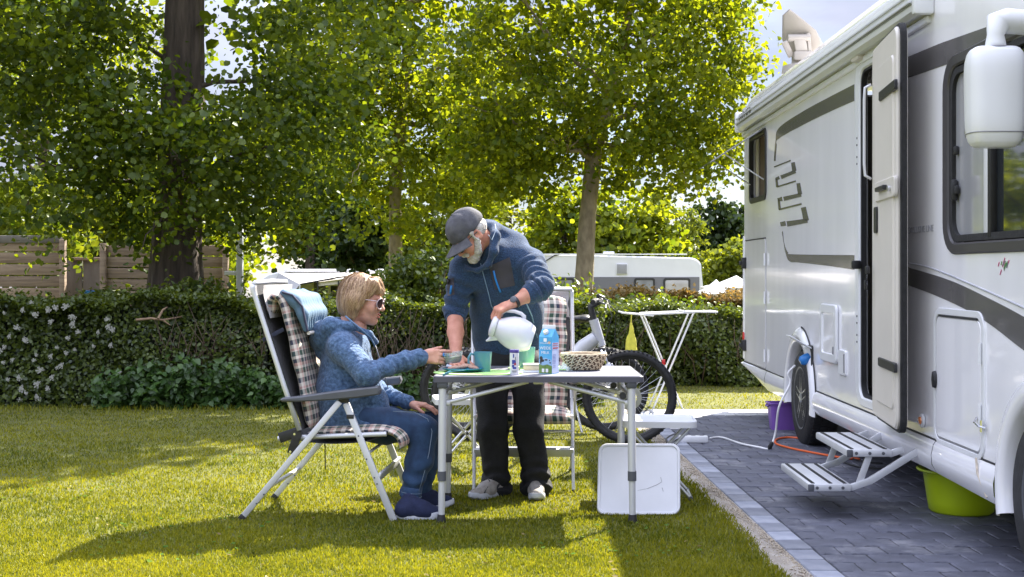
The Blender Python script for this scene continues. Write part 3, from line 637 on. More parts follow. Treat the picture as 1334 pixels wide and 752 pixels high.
h2 = make_hedge('sunlit topped hedge with bare brown stems behind the woman and the man', -2.25, .85, 12.0, 13.0, .93, 2500, .040, 72, (-1.5, .4, 130))
h3 = make_hedge('trimmed green hedge behind the drying rack and the bicycles', .45, 4.6, 13.9, 14.9, .83, 2900, .042, 73, (.5, 4.4, 40))
mat['leaf_brown'] = leafmat('browned_leaf', (.11, .10, .03), (.36, .24, .09), .35, (1.3, 1.1, .6), .03)
h4 = make_hedge('further hedge with a browned flat top below the white caravan', .9, 6.5, 16.6, 17.6, .93, 2300, .05, 74, None, mat['leaf_brown'])

# white flower heads scattered over the left hedge
fm = M('white_petals', (.42, .42, .37), .7, 0, .1, 50); g = MB(); q = np.random.default_rng(5)
for i in range(26):
    c = q.normal(0, .020, 3) * (1.3, .6, .8); s = q.uniform(.009, .016)
    for k in range(4):
        a = k * 1.57 + q.uniform(0, 1); g.add([c, c + s * np.array([math.cos(a), -.4, math.sin(a)]), c + s * 1.4 * np.array([math.cos(a + .5), -.2, math.sin(a + .5)]), c + s * np.array([math.cos(a + 1), -.4, math.sin(a + 1)])], [(0, 1, 2, 3)])
fl0 = None
spots = [(8, 408), (28, 405), (45, 410), (22, 425), (62, 405), (70, 400), (66, 418), (88, 400), (97, 415), (105, 430), (13, 440), (30, 442), (33, 447), (0, 455), (4, 470), (18, 470), (26, 492), (46, 460), (42, 470), (72, 478), (78, 475), (70, 492), (88, 440), (95, 455), (120, 452), (138, 418), (140, 425), (145, 431), (145, 448), (156, 482), (27, 505), (32, 515), (48, 500), (50, 520), (55, 480), (65, 465), (72, 455), (93, 410), (125, 430), (12, 495), (40, 395), (8, 450), (60, 508), (28, 520), (84, 462), (92, 424)]
for i, (px, py) in enumerate(spots):
    p = P(px + random.uniform(-3, 3), py + random.uniform(-3, 3), 11.80 + random.uniform(-.03, .05)); lp = (p[0] - h1.location[0], p[1] - h1.location[1], p[2])
    if fl0 is None: o = put('flower_head', g, fm, h1, ang=None); fl0 = o
    else: o = fl0.copy(); COL.objects.link(o)
    o.location = lp; s = random.uniform(.3, .62); o.scale = (s, s, s); o.rotation_euler = (0, random.uniform(0, 6), 0)
# nettles and low growth at the hedge foot
def nettles(x0, x1, n, hmax, seed, label, y0=11.72):
    q = np.random.default_rng(seed); L_ = []; g = MB()
    for i in range(n):
        x = q.uniform(x0, x1); y = y0 + q.uniform(-.08, .16); h = hmax * q.uniform(.4, 1) * (.6 + .4 * math.sin((x - x0) / (x1 - x0) * 3.14)); lean = q.normal(0, .05, 2); top = np.array([x + lean[0], y + lean[1] - .05, h])
        g.tube([(x, y, 0), top], [.003, .0015], 4); k = int(h / .04) + 1; C = []; 
        for j in range(k):
            f = (j + 1) / k; C += [np.array([x, y, 0]) * (1 - f) + top * f] * 2
        L_.append(leaves(np.array(C) + q.normal(0, .012, (len(C), 3)), .062, .5, LEAF_P, seed + i, np.clip(q.normal(.5, .25, len(C)), 0, 1), out=np.array([0, -.35, 0]), droop=.4))
    t = thing('nettle_patch', label, 'weeds', ((x0 + x1) / 2, y0, 0), kind='stuff'); o = put_leaves('leaves', catVQT(L_), mat['leaf_nettle'], t, t.location); o['kind'] = 'stuff'
    o = put('stalks', g, mat['leaf_nettle'], t, t.location); o['kind'] = 'stuff'
nettles(-3.75, -2.0, 210, .46, 81, 'patch of broad leaved nettles growing at the foot of the left hedge'); nettles(-2.0, -.6, 90, .38, 82, 'sparse nettles growing at the hedge foot behind the camping chair', 11.85)
# broken branch lying on the hedge front
g = MB(); g.tube([P(177, 417, 11.7), P(197, 415, 11.72), P(212, 417, 11.8), P(240, 412, 12.0)], [.012, .011, .009, .006], 8); g.tube([P(206, 415, 11.75), P(212, 404, 11.8), P(218, 400, 11.85)], [.012, .01, .004], 7); g.tube([P(212, 417, 11.8), P(222, 424, 11.82)], [.01, .004], 6)
put('broken_branch', g, M('bare_wood', (.24, .16, .10), .8, 0, .25, 20), base=P(200, 416, 11.75), label='broken bare branch sticking out of the hedge below the big trunk', cat='branch')
# shrubs rising above the hedge
def shrub(label, x, y, z, r, n, per, seed, m, size=.06, shoots=0, name='shrub'):
    t = thing(name, label, 'shrub', (x, y, 0)); g = MB()
    for i in range(9): a = random.uniform(0, 6.28); limb(g, (x, y, 0), (x + math.cos(a) * r[0] * .7, y + math.sin(a) * r[1] * .5, z + r[2] * random.uniform(0, .7)), .02, .006, seed + i, n=5, sides=6)
    C = crown_clumps((x, y, z), r, n, seed, .3); L_ = [foliage(C, per, .07, size, seed, up=.4, shape=LEAF_P)]
    q = np.random.default_rng(seed)
    for i in range(shoots):
        a = np.array([x + q.uniform(-r[0], r[0]), y + q.uniform(-.2, .2), z]); e = a + np.array([q.normal(0, .08), 0, r[2] * q.uniform(.9, 1.5)]); g.tube([a, e], [.006, .002], 5)
        C2 = np.array([a + (e - a) * f for f in np.linspace(.2, 1, 14)]); L_.append(leaves(C2 + q.normal(0, .02, C2.shape), size * .9, .3, LEAF_R, seed + 100 + i, q.uniform(.3, 1, 14)))
    put('stems', g, mat['twig'], t, t.location, ang=180); put_leaves('foliage', catVQT(L_), m, t, t.location); return t
mat['leaf_bush'] = leafmat('laurel_leaf', (.045, .085, .012), (.20, .25, .025), .45, (1.5, 1.4, .35), .07)
shrub('rounded yellow green shrub between the woman and the man', -.99, 13.5, 1.0, (.52, .45, .48), 120, 38, 91, mat['leaf_bush'], .052)
shrub('loose leafy shrub with upright shoots right of the man', .48, 13.2, .82, (.30, .3, .28), 50, 22, 92, mat['leaf_bush'], .055, 9)
shrub('low shrub sprouting over the hedge behind the woman', -1.55, 12.9, .84, (.32, .3, .16), 40, 30, 93, mat['leaf_bush'], .05, 2)
shrub('leafy shoots over the browned hedge left of the drying rack', 1.55, 15.2, .74, (.8, .4, .20), 70, 22, 94, mat['leaf_bush'], .055, 9)
shrub('small shrub beside the grey lamp post', -3.15, 13.2, .85, (.42, .3, .25), 60, 30, 95, mat['leaf_bush'], .05, 8)

# ------------------------------------------------------------------ wooden fence at left
mat['wood'] = M('weathered_board', (.22, .155, .11), .85, 0, .2, 3, bump=.5, bs=40, col2=(.39, .29, .21), stretch=(.6, 3, 9), rndobj=.14)
mat['wood_grey'] = M('grey_board', (.13, .115, .10), .85, 0, .2, 3, bump=.3, bs=40, col2=(.2, .18, .16), stretch=(3, 3, .6), rndobj=.1)
Yf = 17.0; fb = (P(150, 400, Yf)[0], Yf, -.05); fen = thing('board_fence', 'weathered brown board fence with a recessed grey section behind the big tree', 'fence', fb)
def frun(px0, px1, pytop, Y, n, m, vertical=False):
    x0, _, zt = P(px0, pytop, Y); x1 = P(px1, pytop, Y)[0]; zb = -.05
    if not vertical:
        h = (zt - zb) / n
        for i in range(n): put('board', MB().box(((x0 + x1) / 2, Y + (i % 2) * .006, zb + h * (i + .5)), (x1 - x0, .035, h - .014), ch=.006), m, fen, fb)
    else:
        w = (x1 - x0) / n
        for i in range(n): put('board', MB().box((x0 + w * (i + .5), Y, (zt + zb) / 2), (w - .012, .03, zt - zb), ch=.005), m, fen, fb)
frun(-60, 81, 313, Yf, 11, mat['wood']); frun(-262, -64, 313, Yf, 11, mat['wood']); frun(84, 132, 337, Yf + .35, 2, mat['wood_grey'], True); frun(137, 290, 319, Yf, 11, mat['wood'])
for px, py, Yp in ((82, 312, Yf - .04), (134.5, 317, Yf - .04), (294, 322, Yf - .04)):
    x, _, zt = P(px, py, Yp); put('post', MB().box((x, Yp, zt / 2 - .03), (.07, .09, zt + .06), ch=.008), mat['wood'], fen, fb)
x0, _, zt = P(-60, 311, Yf); x1 = P(81, 311, Yf)[0]; put('top_board', MB().box(((x0 + x1) / 2, Yf, zt - .01), (x1 - x0, .08, .10), ch=.01), mat['wood_grey'], fen, fb)
put('top_board', MB().box((P(108, 337, Yf)[0], Yf + .33, P(108, 337, Yf)[2]), (.52, .06, .04), ch=.006), mat['wood'], fen, fb)
c = P(126, 381, 16.2); put('blue_tub', MB().lathe([(.12, -.25), (.15, 0), (.16, .02), (.145, .02), (.11, -.2), (0, -.2)], c, n=24), mat['blue_pl'], base=c, label='small blue tub seen over the hedge in front of the grey fence section', cat='tub')
# lamp post
lp = thing('lamp_post', 'slim pale grey post rising beside the right end of the board fence', 'post', (P(312.5, 400, 15.5)[0], 15.5, 0)); x = lp.location.x
put('pole', MB().box((x, 15.5, .98), (.075, .075, 1.96), ch=.01), mat['alu_matt'], lp, lp.location); put('cross_piece', MB().box((x - .1, 15.5, P(0, 356, 15.5)[2]), (.16, .05, .05), ch=.006), mat['gelw'], lp, lp.location)
put('cap', MB().box((x, 15.5, 1.975), (.085, .085, .025), ch=.008), mat['grey_plastic'], lp, lp.location)
# ------------------------------------------------------------------ far caravans
mat['cwhite'] = M('caravan_white', (.72, .73, .76), .3, 0, .03, 2, coat=.3)
mat['cgrey'] = M('caravan_grey', (.16, .16, .18), .35, 0, .05, 3)
mat['canvas'] = M('cream_canvas', (.62, .58, .52), .8, 0, .06, 5, bump=.1, bs=20)
Yc = 47.0; gz = ground_z(Yc); cb = (P(807, 400, Yc)[0], Yc, gz); cv = thing('caravan', 'long white caravan with a grey window band behind the plane tree trunk', 'caravan', cb)
pxs = Yc / F_PX
def CZ(py): return CAM_H - (py - PY) * pxs
def CX(px): return (px - PX) * pxs
out = [(CX(640), gz + .35), (CX(914), gz + .35), (CX(916), CZ(372)), (CX(914), CZ(352))]
for t in np.linspace(0, 90, 9): out.append((CX(914) - .45 + .45 * math.cos(R(t)), CZ(347.5) + .33 * math.sin(R(t))))
out += [(CX(712), CZ(331)), (CX(690), CZ(331)), (CX(668), CZ(336)), (CX(650), CZ(350)), (CX(640), CZ(372))]
put('body', MB().plate([out], 2.3, lambda u, v, w: (u, Yc - w, v), ch=.05), mat['cwhite'], cv, cb, ang=30)
put('roof_rail', MB().box(((CX(700) + CX(895)) / 2, Yc - .02, CZ(331.5)), (CX(895) - CX(700), .06, .04), ch=.01), mat['gelw'], cv, cb)
put('grey_band', MB().plate([[(CX(700), CZ(384)), (CX(911), CZ(384)), (CX(911), CZ(361)), (CX(700), CZ(361))]], .02, lambda u, v, w: (u, Yc - .025 - w, v)), mat['cgrey'], cv, cb)
for a, b in ((826, 853), (864, 899), (720, 748)):
    f = put('window_frame', MB().plate([rrect(CX(a), CX(b), CZ(386), CZ(362.5), .08), rrect(CX(a) + .07, CX(b) - .07, CZ(386) + .07, CZ(362.5) - .07, .05)], .04, lambda u, v, w: (u, Yc - .06 - w, v)), mat['black'], cv, cb)
    put('pane', MB().plate([rrect(CX(a) + .06, CX(b) - .06, CZ(386) + .06, CZ(362.5) - .06, .05)], .02, lambda u, v, w: (u, Yc - .05 - w, v)), M('caravan_pane', (.22, .23, .24), .08, 0, .3, 2, coat=1), f, cb)
vt = put('vent_hatch', MB().box((CX(810), Yc - .03, CZ(350.5)), (.40, .03, .38), ch=.01), mat['cwhite'], cv, cb)
for i in range(9): put('louvre', MB().box((CX(810) - .16 + i * .04, Yc - .055, CZ(350.5)), (.018, .02, .34)), mat['text'], vt, cb)
put('roof_light', MB().box((CX(795), Yc + .8, CZ(331) + .05), (.4, .4, .1), ch=.03), mat['cwhite'], cv, cb)
for px in (790, 700): w = put('wheel', MB().lathe([(0, -.09), (.3, -.09), (.32, -.05), (.32, .05), (.3, .09), (0, .09)], (CX(px), Yc + .12, gz + .32), (0, 1, 0)), mat['tyre'], cv, cb); put('rim', MB().lathe([(.19, 0), (.17, -.03), (0, -.04)], (CX(px), Yc + .02, gz + .32), (0, 1, 0)), mat['alu'], w, cb)
# angled awning strut line on the caravan
put('awning_seam', MB().tube([(CX(705), Yc - .03, CZ(344)), (CX(722), Yc - .03, CZ(333)), (CX(730), Yc - .03, CZ(331.5))], .02, 5), mat['seam'], cv, cb)

Yl = 58.0; gl = ground_z(Yl); lb = (P(420, 400, Yl)[0], Yl, gl); pl = Yl / F_PX
def LX(px): return (px - PX) * pl
def LZ(py): return CAM_H - (py - PY) * pl
cl = thing('caravan', 'white caravan with rounded end behind the hedge, left of the woman', 'caravan', lb)
out = [(LX(340), gl + .35), (LX(500), gl + .35), (LX(500), LZ(353)), (LX(372), LZ(353.5)), (LX(360), LZ(355)), (LX(349), LZ(358)), (LX(342), LZ(363)), (LX(338.5), LZ(370)), (LX(338.5), LZ(380))]
put('body', MB().plate([out], 2.2, lambda u, v, w: (u, Yl - w, v), ch=.04), mat['cwhite'], cl, lb, ang=30)
put('awning_case', MB().box(((LX(371) + LX(500)) / 2, Yl - .1, LZ(352.5)), (LX(500) - LX(371), .2, .13), ch=.03), mat['gelw'], cl, lb)
f = put('window', MB().box((LX(450), Yl - .02, LZ(380)), (1.3, .05, .5), ch=.02), mat['glass'], cl, lb); put('door', MB().box((LX(418), Yl - .02, LZ(385)), (.6, .04, 1.3), ch=.02), mat['cgrey'], cl, lb)
put('badge', MB().box((LX(354.5), Yl - .03, LZ(365.5)), (.14, .02, .07)), mat['cgrey'], cl, lb)
aw = thing('awning_tent', 'cream canvas awning stretched from the left caravan on dark poles', 'awning', (LX(430), Yl - 1.5, gl))
def quad(a, b, c, d, n=8, sag=.04):
    V, Fc = [], []
    for i in range(n + 1):
        for j in range(n + 1):
            u, v = i / n, j / n; p = (1 - u) * (1 - v) * np.array(a) + u * (1 - v) * np.array(b) + u * v * np.array(c) + (1 - u) * v * np.array(d); p[2] -= sag * math.sin(math.pi * u) * math.sin(math.pi * v); V.append(p)
    for i in range(n):
        for j in range(n): Fc.append((i * (n + 1) + j, (i + 1) * (n + 1) + j, (i + 1) * (n + 1) + j + 1, i * (n + 1) + j + 1))
    return np.array(V), Fc
def atY(px, py, Y): return P(px, py, Y)
A, B, C_, D = atY(363, 355.5, Yl - .05), atY(500, 354, Yl - .05), atY(500, 353, Yl - 2.6), atY(391, 370.5, Yl - 2.6)
V, Fc = quad(A, B, (C_[0], C_[1], atY(0, 357, Yl - 2.6)[2]), D); put('canopy', (V, Fc), mat['canvas'], aw, aw.location, ang=180)
V, Fc = quad(atY(363, 356, Yl - .05), D, atY(370, 395, Yl - 2.6), atY(346, 395, Yl - .05)); put('side_panel', (V, Fc), M('grey_canvas', (.36, .36, .37), .8, 0, .05, 5), aw, aw.location, ang=180)
put('front_rail', MB().tube([D, atY(441, 361.5, Yl - 2.6), atY(500, 355.5, Yl - 2.6)], .04, 6), mat['black'], aw, aw.location)
for px in (391, 414, 441): put('pole', MB().tube([atY(px, 371 if px < 400 else 366, Yl - 2.6), atY(px - (5 if px < 400 else 0), 410, Yl - 2.6)], .035, 6), mat['alu_matt'] if px < 400 else mat['black'], aw, aw.location)
put('valance', quad(atY(415, 366, Yl - 2.5), atY(500, 357, Yl - 2.5), atY(500, 364, Yl - 2.5), atY(415, 373, Yl - 2.5)), mat['canvas'], aw, aw.location)
# seated figure far off beneath the awning
Yq = 42.0; pc = np.array(P(394, 384, Yq)); V, Q = sdf_mesh([ell(pc, (.10, .11, .12)), cap(pc + (0, 0, -.08), pc + (.02, 0, -.2), .05), cap(pc + (-.16, 0, -.28), pc + (.2, 0, -.30), .1), cap(pc + (0, 0, -.3), pc + (.05, 0, -.75), .18), cap(pc + (.2, 0, -.3), pc + (.45, -.1, -.5), .06), cap(pc + (.05, 0, -.78), pc + (.5, 0, -.78), .1), cap(pc + (.5, 0, -.78), pc + (.52, 0, -1.15), .07)], .02)
ps = put('person', (V, Q), M('dark_clothes', (.07, .035, .035), .8, 0, .3, 8), base=tuple(pc + (0, 0, -1.1)), label='distant seated person in dark clothes beneath the cream awning', cat='person', ang=180)
put('hair', sdf_mesh([ell(pc + (-.01, .02, .02), (.115, .12, .13)), ], .02), M('dark_hair', (.05, .02, .015), .7), ps, tuple(pc + (0, 0, -1.1)), ang=180)
# white tents at right behind the hedge
for k, (pa, pb, top, Yt, lab) in enumerate(((918, 985, 359, 40, 'white peaked tent roof just left of the motorhome rear'), (912, 946, 364, 34, 'low grey white tent roof in front of the peaked one'))):
    s = Yt / F_PX; x0, x1 = (pa - PX) * s, (pb - PX) * s; xm = x0 + (x1 - x0) * .62; zt = CAM_H - (top - PY) * s; ze = zt - .36; tb_ = (xm, Yt, ground_z(Yt)); t = thing('tent', lab, 'tent', tb_)
    for a, b in (((x0, Yt - .9), (x1, Yt - .9)), ((x1, Yt - .9), (x1, Yt + .9)), ((x1, Yt + .9), (x0, Yt + .9)), ((x0, Yt + .9), (x0, Yt - .9))):
        V = [(*a, ze), (*b, ze), (xm, Yt, zt), ((a[0] + xm) / 2, (a[1] + Yt) / 2, (ze + zt) / 2 - .05), ((b[0] + xm) / 2, (b[1] + Yt) / 2, (ze + zt) / 2 - .05)]
        put('roof_panel', (np.array(V), [(0, 1, 4, 3), (3, 4, 2)]), mat['cwhite'], t, tb_, ang=180)
        put('wall', MB().add([(*a, ze), (*b, ze), (*b, tb_[2]), (*a, tb_[2])], [(0, 1, 2, 3)]) or (np.array([(*a, ze), (*b, ze), (*b, tb_[2]), (*a, tb_[2])]), [(0, 1, 2, 3)]), mat['canvas'], t, tb_)
# ------------------------------------------------------------------ motorhome (built in a frame turned 0.6 degrees about the camera's foot)
RVA = -math.atan(18 / 1700.0); XS = 1.95; RB = (3.1, 7.9, 0.0)
cs, sn = math.cos(RVA), math.sin(RVA)
rv = thing('motorhome', 'large white motorhome with grey stripes and its entry door open, parked on the paving', 'motorhome', (RB[0] * cs - RB[1] * sn, RB[0] * sn + RB[1] * cs, 0), RVA)
def RP(px, py, x=XS):
    """(y,z) on the plane x of the motorhome frame seen at a photo pixel"""
    y = F_PX * x / (px - 685.0); return y, CAM_H - (py - PY) / F_PX * y
def rput(name, g, m, parent=None, **k): return put(name, g, m, parent or rv, RB, **k)
def side(x): return lambda u, v, w: (x - w, u, v)      # u=y v=z, w>0 outwards (-x)
def rpoly(pts, x=XS): return [RP(a, b, x) for a, b in pts]
YR, YF_, ZT = 11.67, 3.95, 2.62
yRw, zRw, yFw, zFw = 9.28, .335, 4.92, .36
def arc(cy, cz, r, a0, a1, n=16): return [(cy + r * math.cos(R(a0 + (a1 - a0) * i / n)), cz + r * math.sin(R(a0 + (a1 - a0) * i / n))) for i in range(n + 1)]
# side wall with wheel arches and openings
zs = .432
dR = math.degrees(math.asin((zs - zRw) / .46)); dF = math.degrees(math.asin((zs - zFw) / .46))
outer = [(YR, zs)] + arc(yRw, zRw, .46, dR, 180 - dR) + arc(yFw, zFw, .46, dF, 180 - dF) + [(4.0, zs), (YF_, .8), (YF_ + .02, 1.6), (YF_ + .18, 2.2), (YF_ + .42, ZT), (YR, ZT)]
dy0, dy1, dz0, dz1 = 7.02, 7.62, .50, 2.40
door_hole = rrect(dy0, dy1, dz0, dz1, .09)
rw = rrect(10.62, 11.34, 1.85, 2.37, .05)
fw = rrect(4.55, 6.02, 1.36, 2.16, .10)
rput('side_wall', MB().plate([outer, door_hole, rw, fw], .04, side(XS)), mat['gel'], ang=30)
# other faces of the body: rounded roof, far side, rear, front, floor
g = MB(); prof = [(XS, ZT), (XS + .02, ZT + .08), (XS + .07, ZT + .16), (XS + .16, ZT + .205), (XS + .4, ZT + .22), (XS + 1.9, ZT + .22), (XS + 2.15, ZT + .18), (XS + 2.25, ZT + .08), (XS + 2.27, ZT)]
ns = len(prof); st = [(YR, 1), (YF_ + .42, 1)]; V = [(x, y, z) for y, _ in st for x, z in prof]; g.add(V, [(i, i + 1, ns + i + 1, ns + i) for i in range(ns - 1)])
V2 = [(x * .99 + .03, YF_ - .02, 1.6 + (z - ZT) * .2) for x, z in prof]; g.add([(x, YF_ + .42, z) for x, z in prof] + V2, [(i, i + 1, ns + i + 1, ns + i) for i in range(ns - 1)])
rput('roof', g, mat['gel'], ang=60)
rput('far_side_wall', MB().box((XS + 2.25, (YR + 4.3) / 2, 1.52), (.04, YR - 4.3, 2.2)), mat['gel'])
rput('rear_wall', MB().box((XS + 1.13, YR - .02, 1.56), (2.18, .04, 2.14)).box((XS + 1.13, YR - .03, 2.7), (2.0, .03, .2)), mat['gel'])
rput('front_panel', MB().box((XS + 1.13, YF_ + .03, 1.0), (2.2, .05, 1.2), ch=.02), mat['gel'])
rput('windscreen', MB().box((XS + 1.13, YF_ + .06, 1.9), (2.1, .02, .7)), mat['glass'])
rput('floor', MB().box((XS + 1.13, (YR + 4.1) / 2, .46), (2.2, YR - 4.2, .06)), mat['under'])
rput('inner_lining', MB().box((XS + .9, 7.3, 1.4), (.03, 2.2, 1.9)).box((XS + .48, 8.4, 1.4), (.85, .03, 1.9)).box((XS + .48, 6.25, 1.4), (.85, .03, 1.9)), mat['interior'])
rput('chassis', MB().box((XS + .6, 7.3, .36), (.12, 6.6, .14)).box((XS + 1.6, 7.3, .36), (.12, 6.6, .14)).box((XS + 1.1, yRw, .33), (1.9, .1, .1)).box((XS + 1.2, 7.7, .36), (.5, .9, .2), ch=.04), mat['under'])
# wheel housings
for cy, cz in ((yRw, zRw), (yFw, zFw)): rput('wheel_housing', MB().add([(XS + dx, *p) for dx in (.02, .75) for p in arc(cy, cz, .47, -8, 188, 20)], [(i, i + 1, 21 + i + 1, 21 + i) for i in range(20)]) or MB(), mat['under']) if False else None
for cy, cz in ((yRw, zRw), (yFw, zFw)):
    g = MB(); pts = arc(cy, cz, .465, -5, 185, 20); g.add([(XS + .03, *p) for p in pts] + [(XS + .7, *p) for p in pts], [(i, i + 1, 22 + i, 21 + i) for i in range(20)]); g.add([(XS + .7, *p) for p in pts], [tuple(range(21))]); rput('wheel_housing', g, mat['under'], ang=60)
# skirts: slightly bulged lower panels with joints
def skirt(name, y0, y1, z0a, z0b, r_edge=None, x=XS, arches=()):
    n = 24; prof = [(0, 0), (.012, -.02), (.022, -.07), (.018, -.12), (-.004, -.16)]; V = []
    for i in range(n + 1):
        y = y0 + (y1 - y0) * i / n; zb = z0a + (z0b - z0a) * i / n; H = zs - .006 - zb
        for o, d in prof: V.append((x - o - .003, y, zs - .006 + d / .16 * H))
        V.append((x + .03, y, zb + .004))
    k = 6; return rput(name, (np.array(V), [(i * k + j, i * k + j + 1, (i + 1) * k + j + 1, (i + 1) * k + j) for i in range(n) for j in range(k - 1)]), mat['gel'], ang=60)
ysj = RP(1218, 600)[0]
skirt('skirt_panel', 5.40, ysj - .004, .262, .275); skirt('skirt_panel', ysj + .004, 8.82, .275, .272)
skirt('skirt_panel', 9.74, RP(999, 480)[0] - .006, .272, .272); skirt('skirt_panel', RP(999, 480)[0] + .006, YR + .02, .274, .40)
rput('seam', MB().box((XS + .001, (5.4 + 8.8) / 2, zs - .002), (.012, 3.4, .008)).box((XS + .001, (9.74 + YR) / 2, zs - .002), (.012, YR - 9.74, .008)), mat['seam'])
for y in (RP(1278, 500)[0],): rput('skirt_end_seal', MB().tube([(XS - .022, y + .02, zs), (XS - .026, y - .01, .37), (XS - .01, y - .08, .28)], .005, 6), M('rusty_sealant', (.55, .48, .38), .7, 0, .2, 40))
# wheel arch trims
def arch(cy, cz, r0, r1, a0, a1):
    g = MB(); n = 30; V = []; pr = [(r1, 0), (r1 - .02, .022), ((r0 + r1) / 2, .034), (r0 + .015, .03), (r0, .012), (r0 - .004, -.05)]
    for i in range(n + 1):
        a = R(a0 + (a1 - a0) * i / n)
        for r, o in pr: V.append((XS - o, cy + r * math.cos(a), cz + r * math.sin(a)))
    k = len(pr); g.add(V, [(i * k + j, i * k + j + 1, (i + 1) * k + j + 1, (i + 1) * k + j) for i in range(n) for j in range(k - 1)]); return g
rput('wheel_arch', arch(yRw, zRw, .395, .50, -10, 190), mat['gel'], ang=60); rput('wheel_arch', arch(yFw, zFw, .375, .49, -16, 196), mat['gel'], ang=60)
rput('arch_seal', MB().tube([(XS - .004, *p) for p in arc(yRw, zRw, .505, 190, 95, 20)], .006, 6), mat['seam'])
# wheels
def wheel(cy, cz, rr):
    w = rput('wheel', MB().lathe([(.17, -.10), (rr - .03, -.105), (rr - .008, -.09), (rr, -.07), (rr, .07), (rr - .008, .09), (rr - .03, .105), (.17, .10)], (XS + .10, cy, cz), (1, 0, 0), n=48), mat['tyre'])
    g = MB()
    for i in range(44):
        a = 2 * math.pi * i / 44
        for o in (-.055, 0, .055): g.box((XS + .10 + o, cy + rr * math.cos(a + o), cz + rr * math.sin(a + o)), (.045, .012, .034), [[1, 0, 0], [0, math.cos(a), -math.sin(a)], [0, math.sin(a), math.cos(a)]])
    rput('tread', g, mat['tyre'], w)
    rput('rim', MB().lathe([(.215, -.09), (.222, -.105), (.205, -.10), (.195, -.03), (.0, -.01)], (XS + .10, cy, cz), (1, 0, 0), n=40), mat['grey_plastic'], w)
    for i in range(5):
        a = 2 * math.pi * i / 5 + .3; c, s = math.cos(a), math.sin(a); Rm = [[1, 0, 0], [0, c, -s], [0, s, c]]
        g = MB(); [g.box((XS + .015, cy + .115 * c - o * s, cz + .115 * s + o * c), (.03, .18, .022), Rm, ch=.006) for o in (-.022, .022)]; rput('spoke', g, mat['alu'], w)
    rput('hub_cap', MB().lathe([(.05, .0), (.05, -.02), (.03, -.035), (0, -.036)], (XS + .03, cy, cz), (1, 0, 0), n=20), mat['alu'], w)
wheel(yRw, zRw, .335); wheel(yFw, zFw, .345)
# door frame, rubber seal, opening
rput('door_frame', MB().plate([rrect(dy0 - .03, dy1 + .085, dz0 - .05, dz1 + .10, .15), rrect(dy0 + .005, dy1 - .005, dz0 + .005, dz1 - .005, .085)], .03, side(XS - .012), ch=.008), mat['gelw'], ang=40)
rput('door_seal', MB().plate([rrect(dy0 - .004, dy1 + .004, dz0 - .004, dz1 + .004, .09), rrect(dy0 + .018, dy1 - .018, dz0 + .018, dz1 - .018, .08)], .03, side(XS + .0)), mat['rubber'])
rput('door_light', MB().box((XS - .03, dy1 - .06, dz1 + .07), (.05, .16, .05), ch=.012), mat['cream'])
for z in (1.86, 1.90, 1.97, 2.01, .82, .86, .93, .97): rput('screw', MB().lathe([(.006, 0), (.006, -.003), (0, -.004)], (XS - .012, dy1 + .035, z), (1, 0, 0), n=8), mat['seam'])
# the door folded back against the wall, inner face outwards
D0, D1, DZ0, DZ1 = 6.29, 7.02, .464, 2.42; XD = 0.0
def dxp(y): return 1.12 + .105 * y
def RD(px, py, off=0.0):
    y = (1.12 + off) / ((px - 685.0) / F_PX - .105); return y, CAM_H - (py - PY) / F_PX * y
def dside(off): return lambda u, v, w: (dxp(u) + off - w, u, v)
door = rput('door', MB().plate([rrect(D0, D1, DZ0, DZ1, .07)], .055, dside(0), ch=.010), mat['cream'], ang=40)
rput('rubber_edge', MB().plate([rrect(D0 - .022, D1 + .012, DZ0 - .016, DZ1 + .016, .08), rrect(D0 + .012, D1 - .012, DZ0 + .012, DZ1 - .012, .06)], .030, dside(.018), ch=.004), mat['rubber'], door, ang=40)
rput('raised_panel', MB().plate([rrect(D0 + .06, D1 - .14, DZ0 + .09, DZ1 - .13, .05)], .014, dside(-.008), ch=.008), mat['cream'], door, ang=40)
def dbox(name, pa, pb, m, th=.016, par=None, ch=.004, x=-.018):
    (ya, za), (yb, zb) = RD(*pa, x), RD(*pb, x); y0_, y1_ = sorted((ya, yb)); zm_ = (RD((pa[0] + pb[0]) / 2, pa[1], x)[1], RD((pa[0] + pb[0]) / 2, pb[1], x)[1]); z0_, z1_ = min(zm_), max(zm_); return rput(name, MB().plate([rrect(y0_, y1_, z0_, z1_, min(.02, (y1_ - y0_) * .2, (z1_ - z0_) * .2))], th, dside(x), ch=ch), m, par or door, ang=40)
dbox('latch', (1143, 112), (1163.5, 125), mat['black']); dbox('latch', (1142, 469), (1163, 481), mat['black'])
lk = dbox('lock_plate', (1138, 234), (1163, 260), mat['cream'], .018); y_, z_ = RD(1155, 246, -.03); rput('lock_cylinder', MB().lathe([(.014, 0), (.014, -.012), (0, -.014)], (dxp(y_) - .02, y_, z_), (1, 0, 0), n=14), mat['alu'], lk)
dbox('lever', (1138, 243), (1148, 249), mat['black'], .03, lk, x=-.04)
dbox('slot', (1136.5, 270), (1140, 304), mat['black'], .01, ch=.002)
gy0, gz0 = RP(1129, 115, 1.80); gy1, gz1 = RP(1133, 226, 1.80); XD = dxp(D1)
rput('grab_handle', MB().tube([(XD - .012, D1 - .03, gz0 + .03), (XD - .042, D1 - .018, gz0 + .015), (XD - .045, D1 - .012, gz0 - .05), (XD - .045, D1 - .012, gz1 + .06), (XD - .042, D1 - .018, gz1), (XD - .012, D1 - .03, gz1 - .02)], .008, 10), mat['alu_matt'], door, ang=180)
